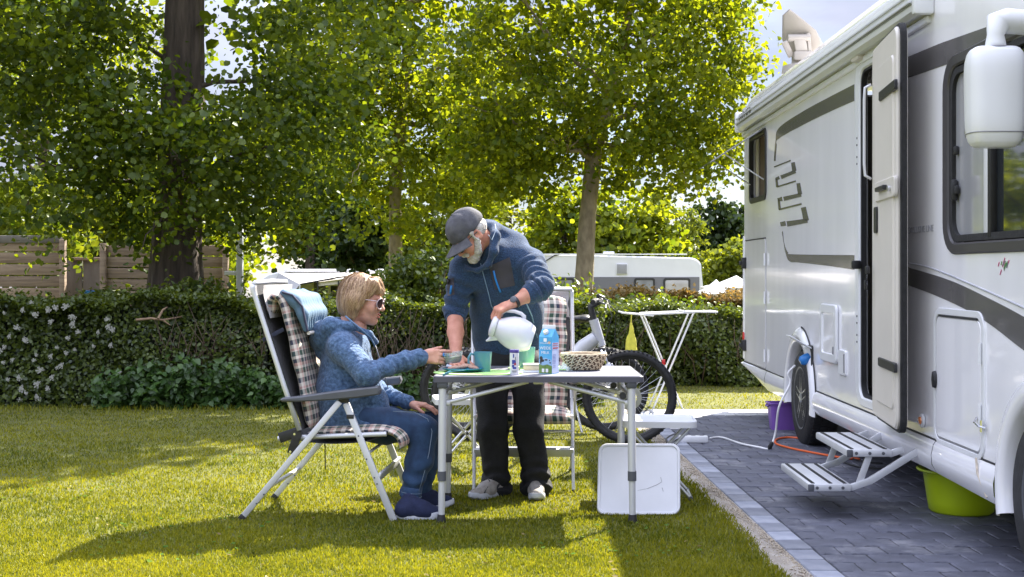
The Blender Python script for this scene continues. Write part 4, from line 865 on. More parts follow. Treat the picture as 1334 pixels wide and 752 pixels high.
# bunch of keys hanging in the lock
ky, kz = RP(1131, 352, XD - .03); kk = rput('keys', MB().box((XD - .04, ky, kz), (.02, .035, .045), ch=.008).torus((XD - .045, ky, kz - .045), (1, .2, 0), .014, .002, 16, 5).box((XD - .05, ky + .01, kz - .08), (.006, .018, .05), ch=.002).lathe([(.016, 0), (.016, -.004), (0, -.004)], (XD - .045, ky - .012, kz - .09), (1, 0, 0), n=12), [mat['black']], door)
rput('door_catch', MB().box((XS - .03, dy1 - .015, 1.27 + .0), (.05, .04, .05), ch=.008), mat['black']); 
for z in (.7, 1.35, 2.15): rput('hinge', MB().tube([(XS - .05, D1 + .03, z - .05), (XS - .05, D1 + .03, z + .05)], .012, 8).box((XS - .03, D1 + .03, z), (.05, .03, .09), ch=.004), mat['gelw'])
# awning case
ya0, ya1 = 6.28, 11.56; za0, za1 = 2.468, 2.632; XA = 1.86
aw_ = rput('awning_case', MB().add([(x, y, z) for y in (ya0, ya1) for x, z in ((XS, za0 + .01), (XA + .03, za0), (XA + .005, za0 + .02), (XA, za0 + .045), (XA, za1 - .06), (XA + .015, za1 - .02), (XA + .05, za1), (XS, za1 + .01))], [tuple(range(8)), tuple(range(15, 7, -1))] + [(i, (i + 1) % 8, 8 + (i + 1) % 8, 8 + i) for i in range(8)]) or (np.array([(x, y, z) for y in (ya0, ya1) for x, z in ((XS, za0 + .01), (XA + .03, za0), (XA + .005, za0 + .02), (XA, za0 + .045), (XA, za1 - .06), (XA + .015, za1 - .02), (XA + .05, za1), (XS, za1 + .01))]), [tuple(range(8)), tuple(range(15, 7, -1))] + [(i, (i + 1) % 8, 8 + (i + 1) % 8, 8 + i) for i in range(8)]), mat['gelw'], ang=30)
rput('lead_rail', MB().box((XA - .008, (ya0 + ya1) / 2, za0 + .062), (.014, ya1 - ya0 - .06, .012), ch=.003).box((XA - .004, (ya0 + ya1) / 2, za1 - .062), (.01, ya1 - ya0 - .06, .008)), mat['seam'] if False else mat['alu_matt'], aw_)
rput('groove', MB().box((XA - .001, (ya0 + ya1) / 2, za0 + .05), (.006, ya1 - ya0 - .04, .005)), mat['text'], aw_)
for y in (ya0 - .012, ya1 + .012): rput('end_cap', MB().box(((XA + XS) / 2 - .004, y, (za0 + za1) / 2), (XS - XA + .012, .05, za1 - za0 + .016), ch=.015), mat['gelw'], aw_)
rput('roof_rail', MB().box((XS + .005, (6.0 + YR) / 2, za1 + .035), (.05, YR - 6.0, .03), ch=.01), mat['gelw'])
rput('cornice', MB().box((XS - .01, (YR + 6.3) / 2, za0 - .022), (.025, YR - 6.3, .035), ch=.006), mat['gelw'])
tV, tF, tw = text_geo('HYMER', .10, lambda a, b, c: (XA - .004 - c, ya1 - .17 - a * 1.9, za0 + .070 + b * .85)); rput('lettering', (np.array(tV), tF), mat['stripe'], aw_, ang=None)
# stripes and graphics (thin vinyl, really laid on the wall)
def vinyl(name, pts, o=.0022, m=None): return rput(name, MB().plate([rpoly(pts)], .002, side(XS - o)), m or mat['stripe'], ang=None)
def ycurve(pts, n=8):
    """Catmull-Rom through pixel points"""
    o = []; p = [np.array(q, float) for q in pts]; p = [2 * p[0] - p[1]] + p + [2 * p[-1] - p[-2]]
    for i in range(1, len(p) - 2):
        for t in np.linspace(0, 1, n, endpoint=False): a, b, c, d = p[i - 1:i + 3]; o.append(tuple(.5 * (2 * b + (c - a) * t + (2 * a - 5 * b + 4 * c - d) * t * t + (3 * b - a - 3 * c + d) * t ** 3)))
    return o + [tuple(p[-2])]
vinyl('upper_stripe', ycurve([(1112, 110.5), (1080, 127), (1045, 146), (1014.5, 167), (1009.8, 185), (1007.8, 210)]) + [(1009.8, 210)] + ycurve([(1011.2, 190), (1014, 181), (1050, 161), (1085, 144), (1112, 132)]))
vinyl('upper_stripe', [(1177, 77), (1225, 57), (1282, 37), (1330, 22), (1398, 0), (1398, 32), (1334, 47), (1267, 73), (1220, 89), (1177, 104)])
vinyl('lower_stripe', ycurve([(1019.3, 301), (1021.5, 318), (1026, 329), (1034, 331.5), (1112, 332.5)]) + ycurve([(1112, 351.5), (1075, 346), (1040, 342), (1029, 341), (1023.5, 332), (1018.2, 303)]))
vinyl('lower_stripe', ycurve([(1174, 346), (1235, 365), (1285, 388), (1334, 414), (1385, 446)]) + ycurve([(1385, 492), (1334, 458), (1290, 424), (1256, 403), (1215, 384), (1174, 369)]))
def zz(p): return (1000 + p[0] / 4.42, 130 + p[1] / 4.42)
def stroke(pts, w):
    L_, R_ = [], []; p = [np.array(q, float) for q in pts]
    for i in range(len(p)):
        d = nrm(p[min(i + 1, len(p) - 1)] - p[max(i - 1, 0)]); n_ = np.array([-d[1], d[0]]); ww = w[i] / 2
        L_.append(tuple(p[i] + n_ * ww)); R_.append(tuple(p[i] - n_ * ww))
    return [zz(q) for q in L_ + R_[::-1]]
def bar(a, b, wa, wb): vinyl('emblem_bar', stroke([a, b], [wa * 1.2, wb * 1.2]))
for (a, b, wa, wb) in (((36, 389), (131, 351), 6, 7), ((143, 362), (152, 412), 18, 20), ((158, 414), (75, 448), 16, 18), ((66, 450), (44, 458), 16, 12), ((48, 456), (54, 504), 10, 12), ((52, 503), (160, 470), 7, 8), ((174, 482), (184, 546), 18, 20), ((190, 548), (90, 572), 18, 20), ((82, 572), (56, 577), 20, 14), ((62, 578), (68, 634), 11, 12), ((64, 633), (193, 601), 8, 9), ((203, 620), (220, 698), 24, 26), ((226, 697), (109, 716), 20, 26), ((102, 712), (72, 718), 22, 20)):
    bar(a, b, wa, wb)
tV, tF, tw = text_geo('EXCLUSIVE LINE', .052, lambda a, b, c: (XS - .002 - c, RP(1214, 300)[0] + 0 * a, b)); wl = max(1e-3, tw)
yend = RP(1214.5, 303)[0]; zt_ = RP(1200, 303)[1]
tV, tF, tw = text_geo('EXCLUSIVE LINE', .046, lambda a, b, c: (XS - .002 - c, yend + (wl * .885 - a) * 1.25, zt_ + b)); rput('lettering', (np.array(tV), tF), M('pale_grey_print', (.36, .36, .39), .4), ang=None)
g = MB(); q = np.random.default_rng(3); yq, zq = RP(1306, 345)
for k in range(16): y = yq + q.normal(0, .018); z = zq + q.normal(0, .012); g.box((XS - .002, y, z), (.002, .004, q.uniform(.012, .03)), [[1, 0, 0], [0, .8, -.6], [0, .6, .8]], ch=0); g.m[-6:] = [k % 3] * 6
rput('sticker', g, [M('pink_print', (.6, .1, .25), .4), M('green_print', (.1, .35, .1), .4), mat['text']], ang=None)
# thin moulded line above lower stripe
rput('moulding', MB().tube([(XS - .002, *RP(a, b)) for a, b in ycurve([(1177, 342), (1210, 349), (1260, 369), (1334, 402), (1380, 425)], 6)], .004, 6), M('pale_grey_line', (.42, .43, .48), .3))
# hatches, lockers
def hatch(name, y0, y1, z0, z1, r=.06, m=None, dark=True, o=.006, par=None):
    h = rput(name, MB().plate([rrect(y0, y1, z0, z1, r)], .02, side(XS - o), ch=.004), m or mat['gel'], par, ang=40)
    rput('hatch_seal', MB().plate([rrect(y0 - .008, y1 + .008, z0 - .008, z1 + .008, r + .006), rrect(y0 + .001, y1 - .001, z0 + .001, z1 - .001, r)], .004, side(XS - .003)), mat['text'], h)
    return h
h = hatch('locker_door', 5.60, 6.21, .452, 1.02, .05)
rput('frame', MB().plate([rrect(5.555, 6.245, .42, 1.06, .085), rrect(5.592, 6.218, .444, 1.028, .055)], .008, side(XS - .008), ch=.003), mat['gelw'], h, ang=40)
rput('top_shadow_gap', MB().box((XS - .006, 5.9, 1.024), (.008, .52, .008)), mat['seam'], h)
yh, zh = RP(1219, 494); rput('handle', MB().lathe([(.042, 0), (.038, -.014), (0, -.02)], (XS - .008, yh, zh), (1, 0, 0), n=18, sx=.5, sy=1), mat['black'], h)
for z in (.88, .62): rput('hinge', MB().tube([(XS - .016, 5.58, z - .045), (XS - .016, 5.58, z + .045)], .007, 8), mat['gelw'], h)
rput('hook', MB().tube([(XS - .01, 5.64, .60), (XS - .03, 5.61, .585), (XS - .03, 5.56, .575), (XS - .01, 5.53, .57)], .005, 6).tube([(XS - .02, 5.55, .60), (XS - .02, 5.55, .55)], .006, 6), mat['chrome'], h)
h = hatch('garage_door', 10.62, 11.60, .44, 1.50, .03); 
for z in (1.33, 1.02, .55): rput('hinge', MB().tube([(XS - .015, 10.60, z - .05), (XS - .015, 10.60, z + .05)], .008, 8), mat['gelw'], h)
for py in (343, 449): y, z = RP(969.5, py); rput('handle', MB().box((XS - .02, 11.55, z), (.05, .06, .10), ch=.012).box((XS - .05, 11.56, z), (.03, .04, .04), ch=.01), mat['black'], h)
rput('top_shadow_gap', MB().box((XS - .004, 11.1, 1.504), (.008, .96, .008)), mat['seam'], h)
y0, z1 = RP(1091, 400); y1, z0 = RP(1071, 466); h = rput('service_hatch', MB().plate([rrect(y0, y1, z0, z1, .03)], .02, side(XS - .012), ch=.004), mat['gel'], ang=40)
rput('frame', MB().plate([rrect(y0 - .012, y1 + .012, z0 - .012, z1 + .012, .04), rrect(y0 + .045, y1 - .045, z0 + .045, z1 - .045, .02)], .016, side(XS - .02), ch=.006), mat['gelw'], h, ang=40)
rput('latch', MB().box((XS - .02, y0 + .05, z0 + .07), (.01, .02, .05), ch=.004), mat['text'], h)
y0, z1 = RP(1102, 457); y1, z0 = RP(1093, 487); h = rput('filler_flap', MB().plate([rrect(y0, y1, z0, z1, .015)], .02, side(XS - .012), ch=.004), mat['gelw'], ang=40)
rput('hinge', MB().box((XS - .014, y0 + .01, (z0 + z1) / 2), (.008, .01, z1 - z0 - .04)), mat['text'], h)
for px, py in ((1201.5, 547.5), (1059, 491)):
    y, z = RP(px, py); s = y / 6.4; h = rput('marker_light', MB().lathe([(.034, .0), (.034, -.01), (.028, -.014), (0, -.014)], (XS - .003, y, z), (1, 0, 0), n=24), mat['gelw']); rput('lens', MB().lathe([(.025, 0), (.023, -.008), (0, -.012)], (XS - .014, y, z), (1, 0, 0), n=20, sy=.8), mat['orange'], h)
# power inlet with raised flap, blue plug
y, z = RP(1056, 464); ip = rput('power_inlet', MB().plate([rrect(y - .07, y + .07, z - .075, z + .075, .012), rrect(y - .055, y + .055, z - .06, z + .06, .01)], .02, side(XS - .016), ch=.003), mat['black'], ang=40)
rput('socket_face', MB().box((XS + .01, y, z), (.02, .12, .13)), mat['blue_pl'], ip)
rput('flap', MB().box((XS - .085, y, z + .10), (.17, .14, .008), [[.87, 0, .5], [0, 1, 0], [-.5, 0, .87]], ch=.003), mat['gelw'], ip)
rput('plug', MB().lathe([(.032, .0), (.036, -.02), (.034, -.06), (.02, -.075), (0, -.075)], (XS - .01, y, z - .005), (1, 0, .5), n=20), mat['blue_pl'], ip, ang=40)
# rear window, opened outwards on stays
w = rput('rear_window', MB().plate([rrect(10.585, 11.375, 1.815, 2.405, .08), rrect(10.63, 11.33, 1.86, 2.36, .05)], .035, side(XS - .012), ch=.006), mat['black'], ang=40)
rput('blind', MB().box((XS + .05, 10.98, 2.1), (.01, .74, .54)), M('brown_blind', (.16, .11, .09), .7, 0, .1, 4), w)
rput('curtain', MB().box((XS + .035, 11.2, 2.1), (.01, .12, .52)), mat['canvas'], w)
ha, tp_ = np.array((XS - .02, 2.40)), np.array((1.50, 2.125)); d_ = tp_ - ha
gp = M('smoked_acrylic', (.16, .16, .16), .06, 0, .1, 3, coat=1)
pn = rput('open_pane', MB().plate([rrect(10.60, 11.36, 0, 1, .05)], .012, lambda u, v, w: (ha[0] + d_[0] * v, u, ha[1] + d_[1] * v + w), ch=.003), gp, w, ang=40)
rput('stay', MB().tube([(XS - .01, 10.66, 1.98), (1.62, 10.66, 2.19)], .006, 6), mat['alu_matt'], w); rput('stay', MB().tube([(XS - .01, 11.3, 1.98), (1.62, 11.3, 2.19)], .006, 6), mat['alu_matt'], w)
# cab side window
f = rput('cab_window', MB().plate([rrect(4.45, 6.10, 1.308, 2.215, .15), rrect(4.55, 6.02, 1.36, 2.16, .10)], .035, side(XS - .012), ch=.008), M('window_surround', (.055, .052, .055), .35, 0, .05, 4), ang=40)
rput('inner_seal', MB().plate([rrect(4.56, 6.02, 1.365, 2.155, .09), rrect(4.60, 5.985, 1.395, 2.125, .08)], .02, side(XS - .002)), mat['rubber'], f)
rput('pane', MB().box((XS + .02, 5.77, 1.76), (.008, .48, .78)), M('blinded_pane', (.34, .345, .36), .12, 0, .05, 2, coat=.6, stretch=(1, 9, .3)), f)
rput('pane', MB().box((XS + .028, 5.05, 1.76), (.008, .95, .78)), mat['glass'], f)
rput('divider', MB().box((XS + .01, 5.505, 1.76), (.03, .035, .77), ch=.004), mat['black'], f); rput('divider', MB().box((XS + .012, 5.56, 1.76), (.02, .06, .77), ch=.004), mat['gelw'], f)
rput('latch', MB().box((XS - .002, 5.955, 1.60), (.03, .028, .10), ch=.01).box((XS, 5.93, 1.6), (.02, .03, .04), ch=.006), mat['black'], f)
rput('latch', MB().box((XS + .004, 5.95, 1.78), (.02, .03, .04), ch=.006), mat['black'], f)
# vertical panel joint behind the door edge
rput('panel_joint', MB().box((XS - .002, RP(1222, 300)[0], .9), (.004, .006, .01)), mat['text'])
# fold-out entry steps
stp = rput('entry_step', MB().box((1.0, 1.0, -5), (.01, .01, .01)), mat['under']) if False else None
def tread(x0, x1, z):
    t = rput('step_tread', MB().box(((x0 + x1) / 2, 6.78, z - .018), (x1 - x0, .70, .036), ch=.006), mat['alu_matt'])
    n_ = 3
    for i in range(n_): rput('grip_strip', MB().box((x0 + (x1 - x0) * (i + .5 + (.12 if i else -.12)) / n_, 6.78, z + .001), (.017, .66, .004), ch=.001), mat['rubber'], t)
    for k in range(3): rput('screw', MB().lathe([(.008, 0), (.008, -.004), (0, -.005)], (x0 + (x1 - x0) * (.2 + .3 * k), 6.43, z - .018), (0, 1, 0), n=8), mat['grey_plastic'], t)
    rput('end_cap', MB().box((x0 + .012, 6.428, z - .018), (.03, .012, .036), ch=.005), mat['grey_plastic'], t)
    return t
tread(1.58, 1.80, .355); tread(1.39, 1.60, .185)
for y in (6.45, 7.10):
    rput('step_arm', MB().flat((1.79, y, .33), (1.86, y, .355), .034, .014, (0, 0, 1)).flat((1.60, y, .165), (1.70, y, .20), .034, .016, (0, 0, 1)).flat((1.69, y, .195), (1.93, y, .345), .036, .016, (0, 0, 1)), mat['alu_matt'])
    rput('step_arm', MB().flat((1.64, y + .012, .17), (1.70, y + .012, .335), .032, .014, (1, 0, 0)), mat['alu_matt'])
rput('step_bracket', MB().box((2.10, 6.78, .33), (.20, .72, .03), ch=.005), mat['under'])
# mirror on a hanging arm
yM = 4.86; mc = np.array(P(1296, 127, yM)); toRV = lambda p: (p[0] * cs + p[1] * sn, -p[0] * sn + p[1] * cs, p[2])
m_ = np.array(toRV(mc)); hw, hh = .104, .188; V = []
ringz = np.linspace(-1, 1, 15); n = 28
for zq in ringz:
    sc = (1 - abs(zq) ** 6 * .22) * (1 + .03 * zq); dp = .075 * (1 - abs(zq) ** 5 * .35)
    for j in range(n):
        a = 2 * math.pi * j / n; c_, s_ = math.cos(a), math.sin(a); e = .42
        V.append((m_[0] + hw * sc * abs(c_) ** e * np.sign(c_), m_[1] + dp * abs(s_) ** .6 * np.sign(s_), m_[2] + hh * zq))
Fc = [(i * n + j, i * n + (j + 1) % n, (i + 1) * n + (j + 1) % n, (i + 1) * n + j) for i in range(14) for j in range(n)] + [tuple(range(n)), tuple(14 * n + j for j in range(n))]
mr_ = rput('wing_mirror', (np.array(V), Fc), mat['gelw'], ang=50)
md = mr_.modifiers.new('round', 'BEVEL'); md.width = .02; md.segments = 3; md.limit_method = 'ANGLE'; md.angle_limit = R(50)
jr = [np.array(V[2 * n + j]) for j in range(n)]; cj = np.mean(jr, axis=0); jr = [cj + (p - cj) * 1.004 for p in jr]; rput('housing_joint', MB().tube(jr + [jr[0]], .0022, 6), mat['text'], mr_)
A0 = np.array(toRV(P(1297, 60, yM))); A1 = np.array(toRV(P(1297, 46, yM))); A2 = np.array(toRV(P(1299, 30, yM))); A3 = np.array(toRV(P(1309, 24, yM + .02)))
rput('mirror_arm', MB().tube([A0 + (0, 0, -.02), A0 + (0, 0, .01), A1, A2, A3 + (.005, 0, -.01), (XS - .06, yM + .03, A3[2] - .02), (XS + .01, yM + .03, A3[2] - .03)], [.040, .037, .031, .046, .048, .046, .05], 18), mat['gelw'], mr_, ang=180)
rput('collar', MB().lathe([(.047, 0), (.05, .004), (.047, .008)], A0 + (0, 0, -.012), n=24), mat['text'], mr_)
rput('mount', MB().box((XS - .02, yM + .04, A3[2] - .05), (.05, .16, .18), ch=.02), mat['gelw'], mr_); rput('mirror_glass', MB().plate([rrect(m_[0] - .085, m_[0] + .085, m_[2] - .16, m_[2] + .16, .03)], .004, lambda u, v, w: (u, m_[1] - .078 - w, v)) if False else MB().plate([rrect(m_[0] - .085, m_[0] + .085, m_[2] - .16, m_[2] + .16, .03)], .004, lambda u, v, w: (u, m_[1] + .078 + w, v)), mat['chrome'], mr_)
# rear lamp, bumper end
rput('rear_light', MB().box((XS + .01, YR + .012, RP(967, 440)[1] - .02), (.05, .05, .16), ch=.01), mat['red'])
rput('rear_corner', MB().box((XS + .015, YR + .01, 1.0), (.05, .05, 1.1), ch=.015), mat['gelw'])
rput('rear_bumper', MB().box((XS + 1.1, YR - .02, .58), (2.2, .12, .24), ch=.05), mat['gel'])
# flat satellite antenna on the roof
Ya = 10.6; sb = np.array(toRV(P(1036, 84, Ya))); zr_ = ZT + .22
sa = rput('satellite_antenna', MB().lathe([(.16, 0), (.15, .06), (.08, .08), (.075, .14), (0, .14)], (sb[0] + .05, sb[1], zr_), n=24), mat['beige'], ang=40)
cpx = [(1018.5, 21), (1025.5, 14.5), (1042, 27), (1060.5, 42), (1070, 58), (1067, 70), (1048, 82), (1031, 66), (1021, 50)]
uu = []; 
for a, b in cpx: p = toRV(P(a, b, Ya)); uu.append((p[0], p[2]))
cx_, cz_ = np.mean([q[0] for q in uu]), np.mean([q[1] for q in uu])
rput('panel', MB().plate([uu], .045, lambda u, v, w: (u, sb[1] - .03 - w - (u - cx_) * .35 - (v - cz_) * .55, v), ch=.012), mat['beige'], sa, ang=40)
q0 = np.array(toRV(P(1038, 52, Ya))) + (0, -.09, 0); q1 = np.array((sb[0] + .05, sb[1] - .04, zr_ + .13))
rput('bracket', MB().flat(q1, q0, .10, .05, (1, 0, 0)).flat(q1 + (.06, 0, 0), q0 + (.07, .02, .04), .03, .08, (1, 0, 0)).box(q1, (.16, .12, .08), ch=.02).lathe([(.028, -.09), (.028, .09)], q0, (1, 0, 0), n=14), mat['beige'], sa, ang=40)
rput('arm', MB().flat(q1 + (-.09, 0, 0), q0 + (-.12, 0, -.03), .05, .03, (1, 0, 0)), mat['beige'], sa)

# ------------------------------------------------------------------ tubs, cables, power strip
mat['lime'] = M('lime_plastic', (.50, .66, .01), .35, 0, .04, 6, coat=.15); mat['purple'] = M('purple_plastic', (.22, .10, .42), .45, 0, .06, 10)
c = np.array(P(1252, 677, 6.62)); c[2] = 0.012; c[0] = (1252 - PX) / F_PX * 6.62
lt = thing('round_tub', 'lime green round plastic tub standing under the motorhome sill', 'tub', tuple(c))
put('bowl', MB().lathe([(0, .0), (.145, 0), (.158, .012), (.166, .06), (.186, .20), (.189, .205), (.176, .205), (.152, .03), (0, .02)], c, n=56), mat['lime'], lt, c, ang=50)
put('rim', MB().lathe([(.184, .204), (.214, .208), (.218, .214), (.214, .222), (.186, .222), (.176, .206)], c, n=56), mat['lime'], lt, c, ang=50)
c = np.array(P(1021, 560, 10.1)); c[2] = .012; pt = thing('square_tub', 'purple plastic tub standing behind the rear wheel of the motorhome', 'tub', tuple(c))
def frust(c, w0, w1, h, t=.008, r=.03):
    g = MB(); n_ = 28; V = []
    for w, z in ((w0, 0), (w1, h), (w1 + .012, h), (w1 + .012, h + .008), (w1 - t, h + .008), (w0 - t, t)):
        lp = rrect(-w, w, -w * .8, w * .8, r)[:n_]; V += [(c[0] + a, c[1] + b, c[2] + z) for a, b in lp]
    g.add(V, [(A * n_ + i, A * n_ + (i + 1) % n_, (A + 1) * n_ + (i + 1) % n_, (A + 1) * n_ + i) for A in range(5) for i in range(n_)] + [tuple(range(n_)), tuple(5 * n_ + i for i in range(n_))]); return g
put('bowl', frust(c, .098, .118, .20), mat['purple'], pt, c, ang=50); put('handle', MB().tube([c + (-.118, -.05, .195), c + (-.132, -.04, .18), c + (-.132, .04, .18), c + (-.118, .05, .195)], .006, 8), mat['purple'], pt, c)
def cable(name, pts, r, m, label, cat='cable', n=8):
    p = [np.array(q, float) for q in pts]; o = []; p = [2 * p[0] - p[1]] + p + [2 * p[-1] - p[-2]]
    for i in range(1, len(p) - 2):
        for t in np.linspace(0, 1, n, endpoint=False): a, b, c_, d = p[i - 1:i + 3]; o.append(.5 * (2 * b + (c_ - a) * t + (2 * a - 5 * b + 4 * c_ - d) * t * t + (3 * b - a - 3 * c_ + d) * t ** 3))
    o.append(p[-2]); return put(name, MB().tube(o, r, 8), m, base=tuple(p[1]), label=label, cat=cat, ang=180)
def GP(px, py, z=.02): Y = (CAM_H - z) * F_PX / (py - PY); return ((px - PX) / F_PX * Y, Y, z)
yp, zp = RP(1052, 470); plug = (1.86 * cs - yp * sn, 1.86 * sn + yp * cs, zp - .03)
e1 = GP(1002, 584); mat['wcab'] = M('white_cable', (.75, .75, .75), .4)
cable('power_cable', [plug, (plug[0] - .05, plug[1], plug[2] - .06), P(1029, 500, 9.0), P(1015, 530, 8.95), P(1010, 565, 9.0), e1, GP(990, 583), GP(965, 578), GP(940, 570), GP(925, 571)], .0075, mat['wcab'], 'white power cable running from the blue plug across the paving')
cable('extension_cable', [GP(1120, 598), GP(1095, 596), GP(1060, 590), GP(1030, 584), GP(1011, 578), GP(1013, 572), GP(1030, 570), GP(1060, 573)], .0075, M('orange_cable', (.75, .13, .03), .45), 'orange cable curling on the paving beside the rear wheel')
cable('thin_cable', [GP(1150, 604), GP(1125, 602), GP(1108, 597), GP(1095, 600), GP(1118, 608), GP(1150, 611)], .005, mat['black'], 'thin dark cable looped under the entry steps')
c = np.array(GP(903, 572, .04)); s = thing('power_strip', 'white power strip lying on the edging stones beside the folding stool', 'power strip', (c[0], c[1], .02))
put('housing', MB().box(c, (.21, .06, .05), [[.99, .1, 0], [-.1, .99, 0], [0, 0, 1]], ch=.01), mat['gelw'], s, s.location)
for k in (-.06, 0, .06): put('socket', MB().lathe([(.018, 0), (.018, .003), (.014, .003), (.013, -.001), (0, -.001)], c + (k, -.006 * k * 10, .025), n=16), mat['text'], s, s.location)
cable('black_cable', [c + (-.1, 0, 0), GP(880, 574), GP(872, 580), GP(868, 572), GP(878, 566), GP(886, 568)], .006, mat['black'], 'black lead with plug looping at the left end of the power strip')
put('plug_end', MB().lathe([(.012, 0), (.016, .01), (.014, .05), (.006, .06), (0, .06)], np.array(e1) + (0, 0, -.006), (.3, -.4, .9), n=12), mat['black'], base=e1, label='small cable tie end where the white cable touches the paving', cat='cable tie')
# ------------------------------------------------------------------ plaid cushions
def plaidmat(name, cell=.030, dark=1.0):
    m, n, b = new_mat(name); N = n.nodes.new; l = n.links.new
    uv = N('ShaderNodeUVMap'); sp = N('ShaderNodeSeparateXYZ'); l(uv.outputs[0], sp.inputs[0])
    def ramp(sock):
        d = N('ShaderNodeMath'); d.operation = 'MULTIPLY'; d.inputs[1].default_value = 1 / (cell * 8); l(sock, d.inputs[0]); f = N('ShaderNodeMath'); f.operation = 'FRACT'; l(d.outputs[0], f.inputs[0])
        r = N('ShaderNodeValToRGB'); r.color_ramp.interpolation = 'CONSTANT'; e = r.color_ramp.elements; cr_, nv, gr, rs, br = (.74, .66, .56), (.03, .035, .06), (.035, .08, .05), (.62, .36, .30), (.10, .05, .04)
        seq = [(0, nv), (.125, cr_), (.22, rs), (.28, cr_), (.3, gr), (.425, cr_), (.5, nv), (.6, rs), (.68, cr_), (.75, gr), (.82, br), (.88, cr_)]
        e[0].position = 0; e[0].color = (*seq[0][1], 1); e[1].position = seq[1][0]; e[1].color = (*seq[1][1], 1)
        for p_, c_ in seq[2:]: q = e.new(p_); q.color = (*c_, 1)
        l(f.outputs[0], r.inputs[0]); return r.outputs[0]
    a, c = ramp(sp.outputs[0]), ramp(sp.outputs[1]); mx_ = N('ShaderNodeMixRGB'); mx_.inputs[0].default_value = .5; l(a, mx_.inputs[1]); l(c, mx_.inputs[2]); l(mx_.outputs[0], b.inputs['Base Color'])
    b.inputs['Roughness'].default_value = .9; b.inputs['Sheen Weight'].default_value = .1
    z = N('ShaderNodeTexNoise'); z.inputs['Scale'].default_value = 12; t = N('ShaderNodeTexCoord'); l(t.outputs['Object'], z.inputs[0]); bp = N('ShaderNodeBump'); bp.inputs['Strength'].default_value = .5; bp.inputs['Distance'].default_value = .02; l(z.outputs[0], bp.inputs['Height']); l(bp.outputs[0], b.inputs['Normal'])
    return m
mat['plaid'] = plaidmat('plaid_cloth', .024)
mat['mesh_grey'] = M('grey_mesh_cloth', (.35, .34, .34), .8, 0, .08, 60, bump=.3, bs=300); mat['mesh_dark'] = M('dark_mesh_cloth', (.05, .05, .055), .85, 0, .2, 60, bump=.3, bs=300)
def resample(p, n):
    p = np.array(p, float); d = np.r_[0, np.cumsum(np.linalg.norm(np.diff(p, axis=0), axis=1))]; t = np.linspace(0, d[-1], n)
    o = np.stack([np.interp(t, d, p[:, i]) for i in range(p.shape[1])], 1)
    for _ in range(3): o[1:-1] = .25 * o[:-2] + .5 * o[1:-1] + .25 * o[2:]
    return o, t
def pad(name, path, th, y0, y1, m, parent, n=34, k=13, quilt=3, seed=0, base=(0, 0, 0), puff=.18):
    """soft pad swept along path (x,z), width y0..y1, UV in metres"""
    c, s = resample(path, n); V, UV, Fc = [], [], []; rs = np.random.default_rng(seed)
    T = np.gradient(c, axis=0); T /= np.linalg.norm(T, axis=1)[:, None]; Nn = np.stack([T[:, 1], -T[:, 0]], 1)
    for sd in (1, -1):
        for i in range(n):
            for j in range(k):
                v = j / (k - 1); e = min(1, .12 + (1 - abs(2 * v - 1) ** 5)); ee = min(1, .25 + 1 - abs(2 * i / (n - 1) - 1) ** 14)
                q = 1 + puff * abs(math.sin(s[i] * quilt * 3.2 + .3)) + .10 * math.sin(v * 9 + i * .5 + seed)
                h = th / 2 * e * ee * q * (1 if sd > 0 else .8); V.append((c[i, 0] + sd * Nn[i, 0] * h, y0 + (y1 - y0) * v + .004 * math.sin(i * .7), c[i, 1] + sd * Nn[i, 1] * h)); UV.append(((y1 - y0) * v + (0 if sd > 0 else .02), s[i]))
    A = n * k
    for i in range(n - 1):
        for j in range(k - 1):
            a = i * k + j; Fc.append((a, a + 1, a + k + 1, a + k)); Fc.append((A + a, A + a + k, A + a + k + 1, A + a + 1))
    for i in range(n - 1):
        for j in (0, k - 1): a = i * k + j; Fc.append((a, a + k, A + a + k, A + a))
    for j in range(k - 1):
        for i in (0, n - 1): a = i * k + j; Fc.append((a, a + 1, A + a + 1, A + a))
    o = put(name, (np.array(V), Fc), m, parent, base, ang=70); u = o.data.uv_layers.new(name='UVMap')
    for lp in o.data.loops: u.data[lp.index].uv = UV[lp.vertex_index]
    return o
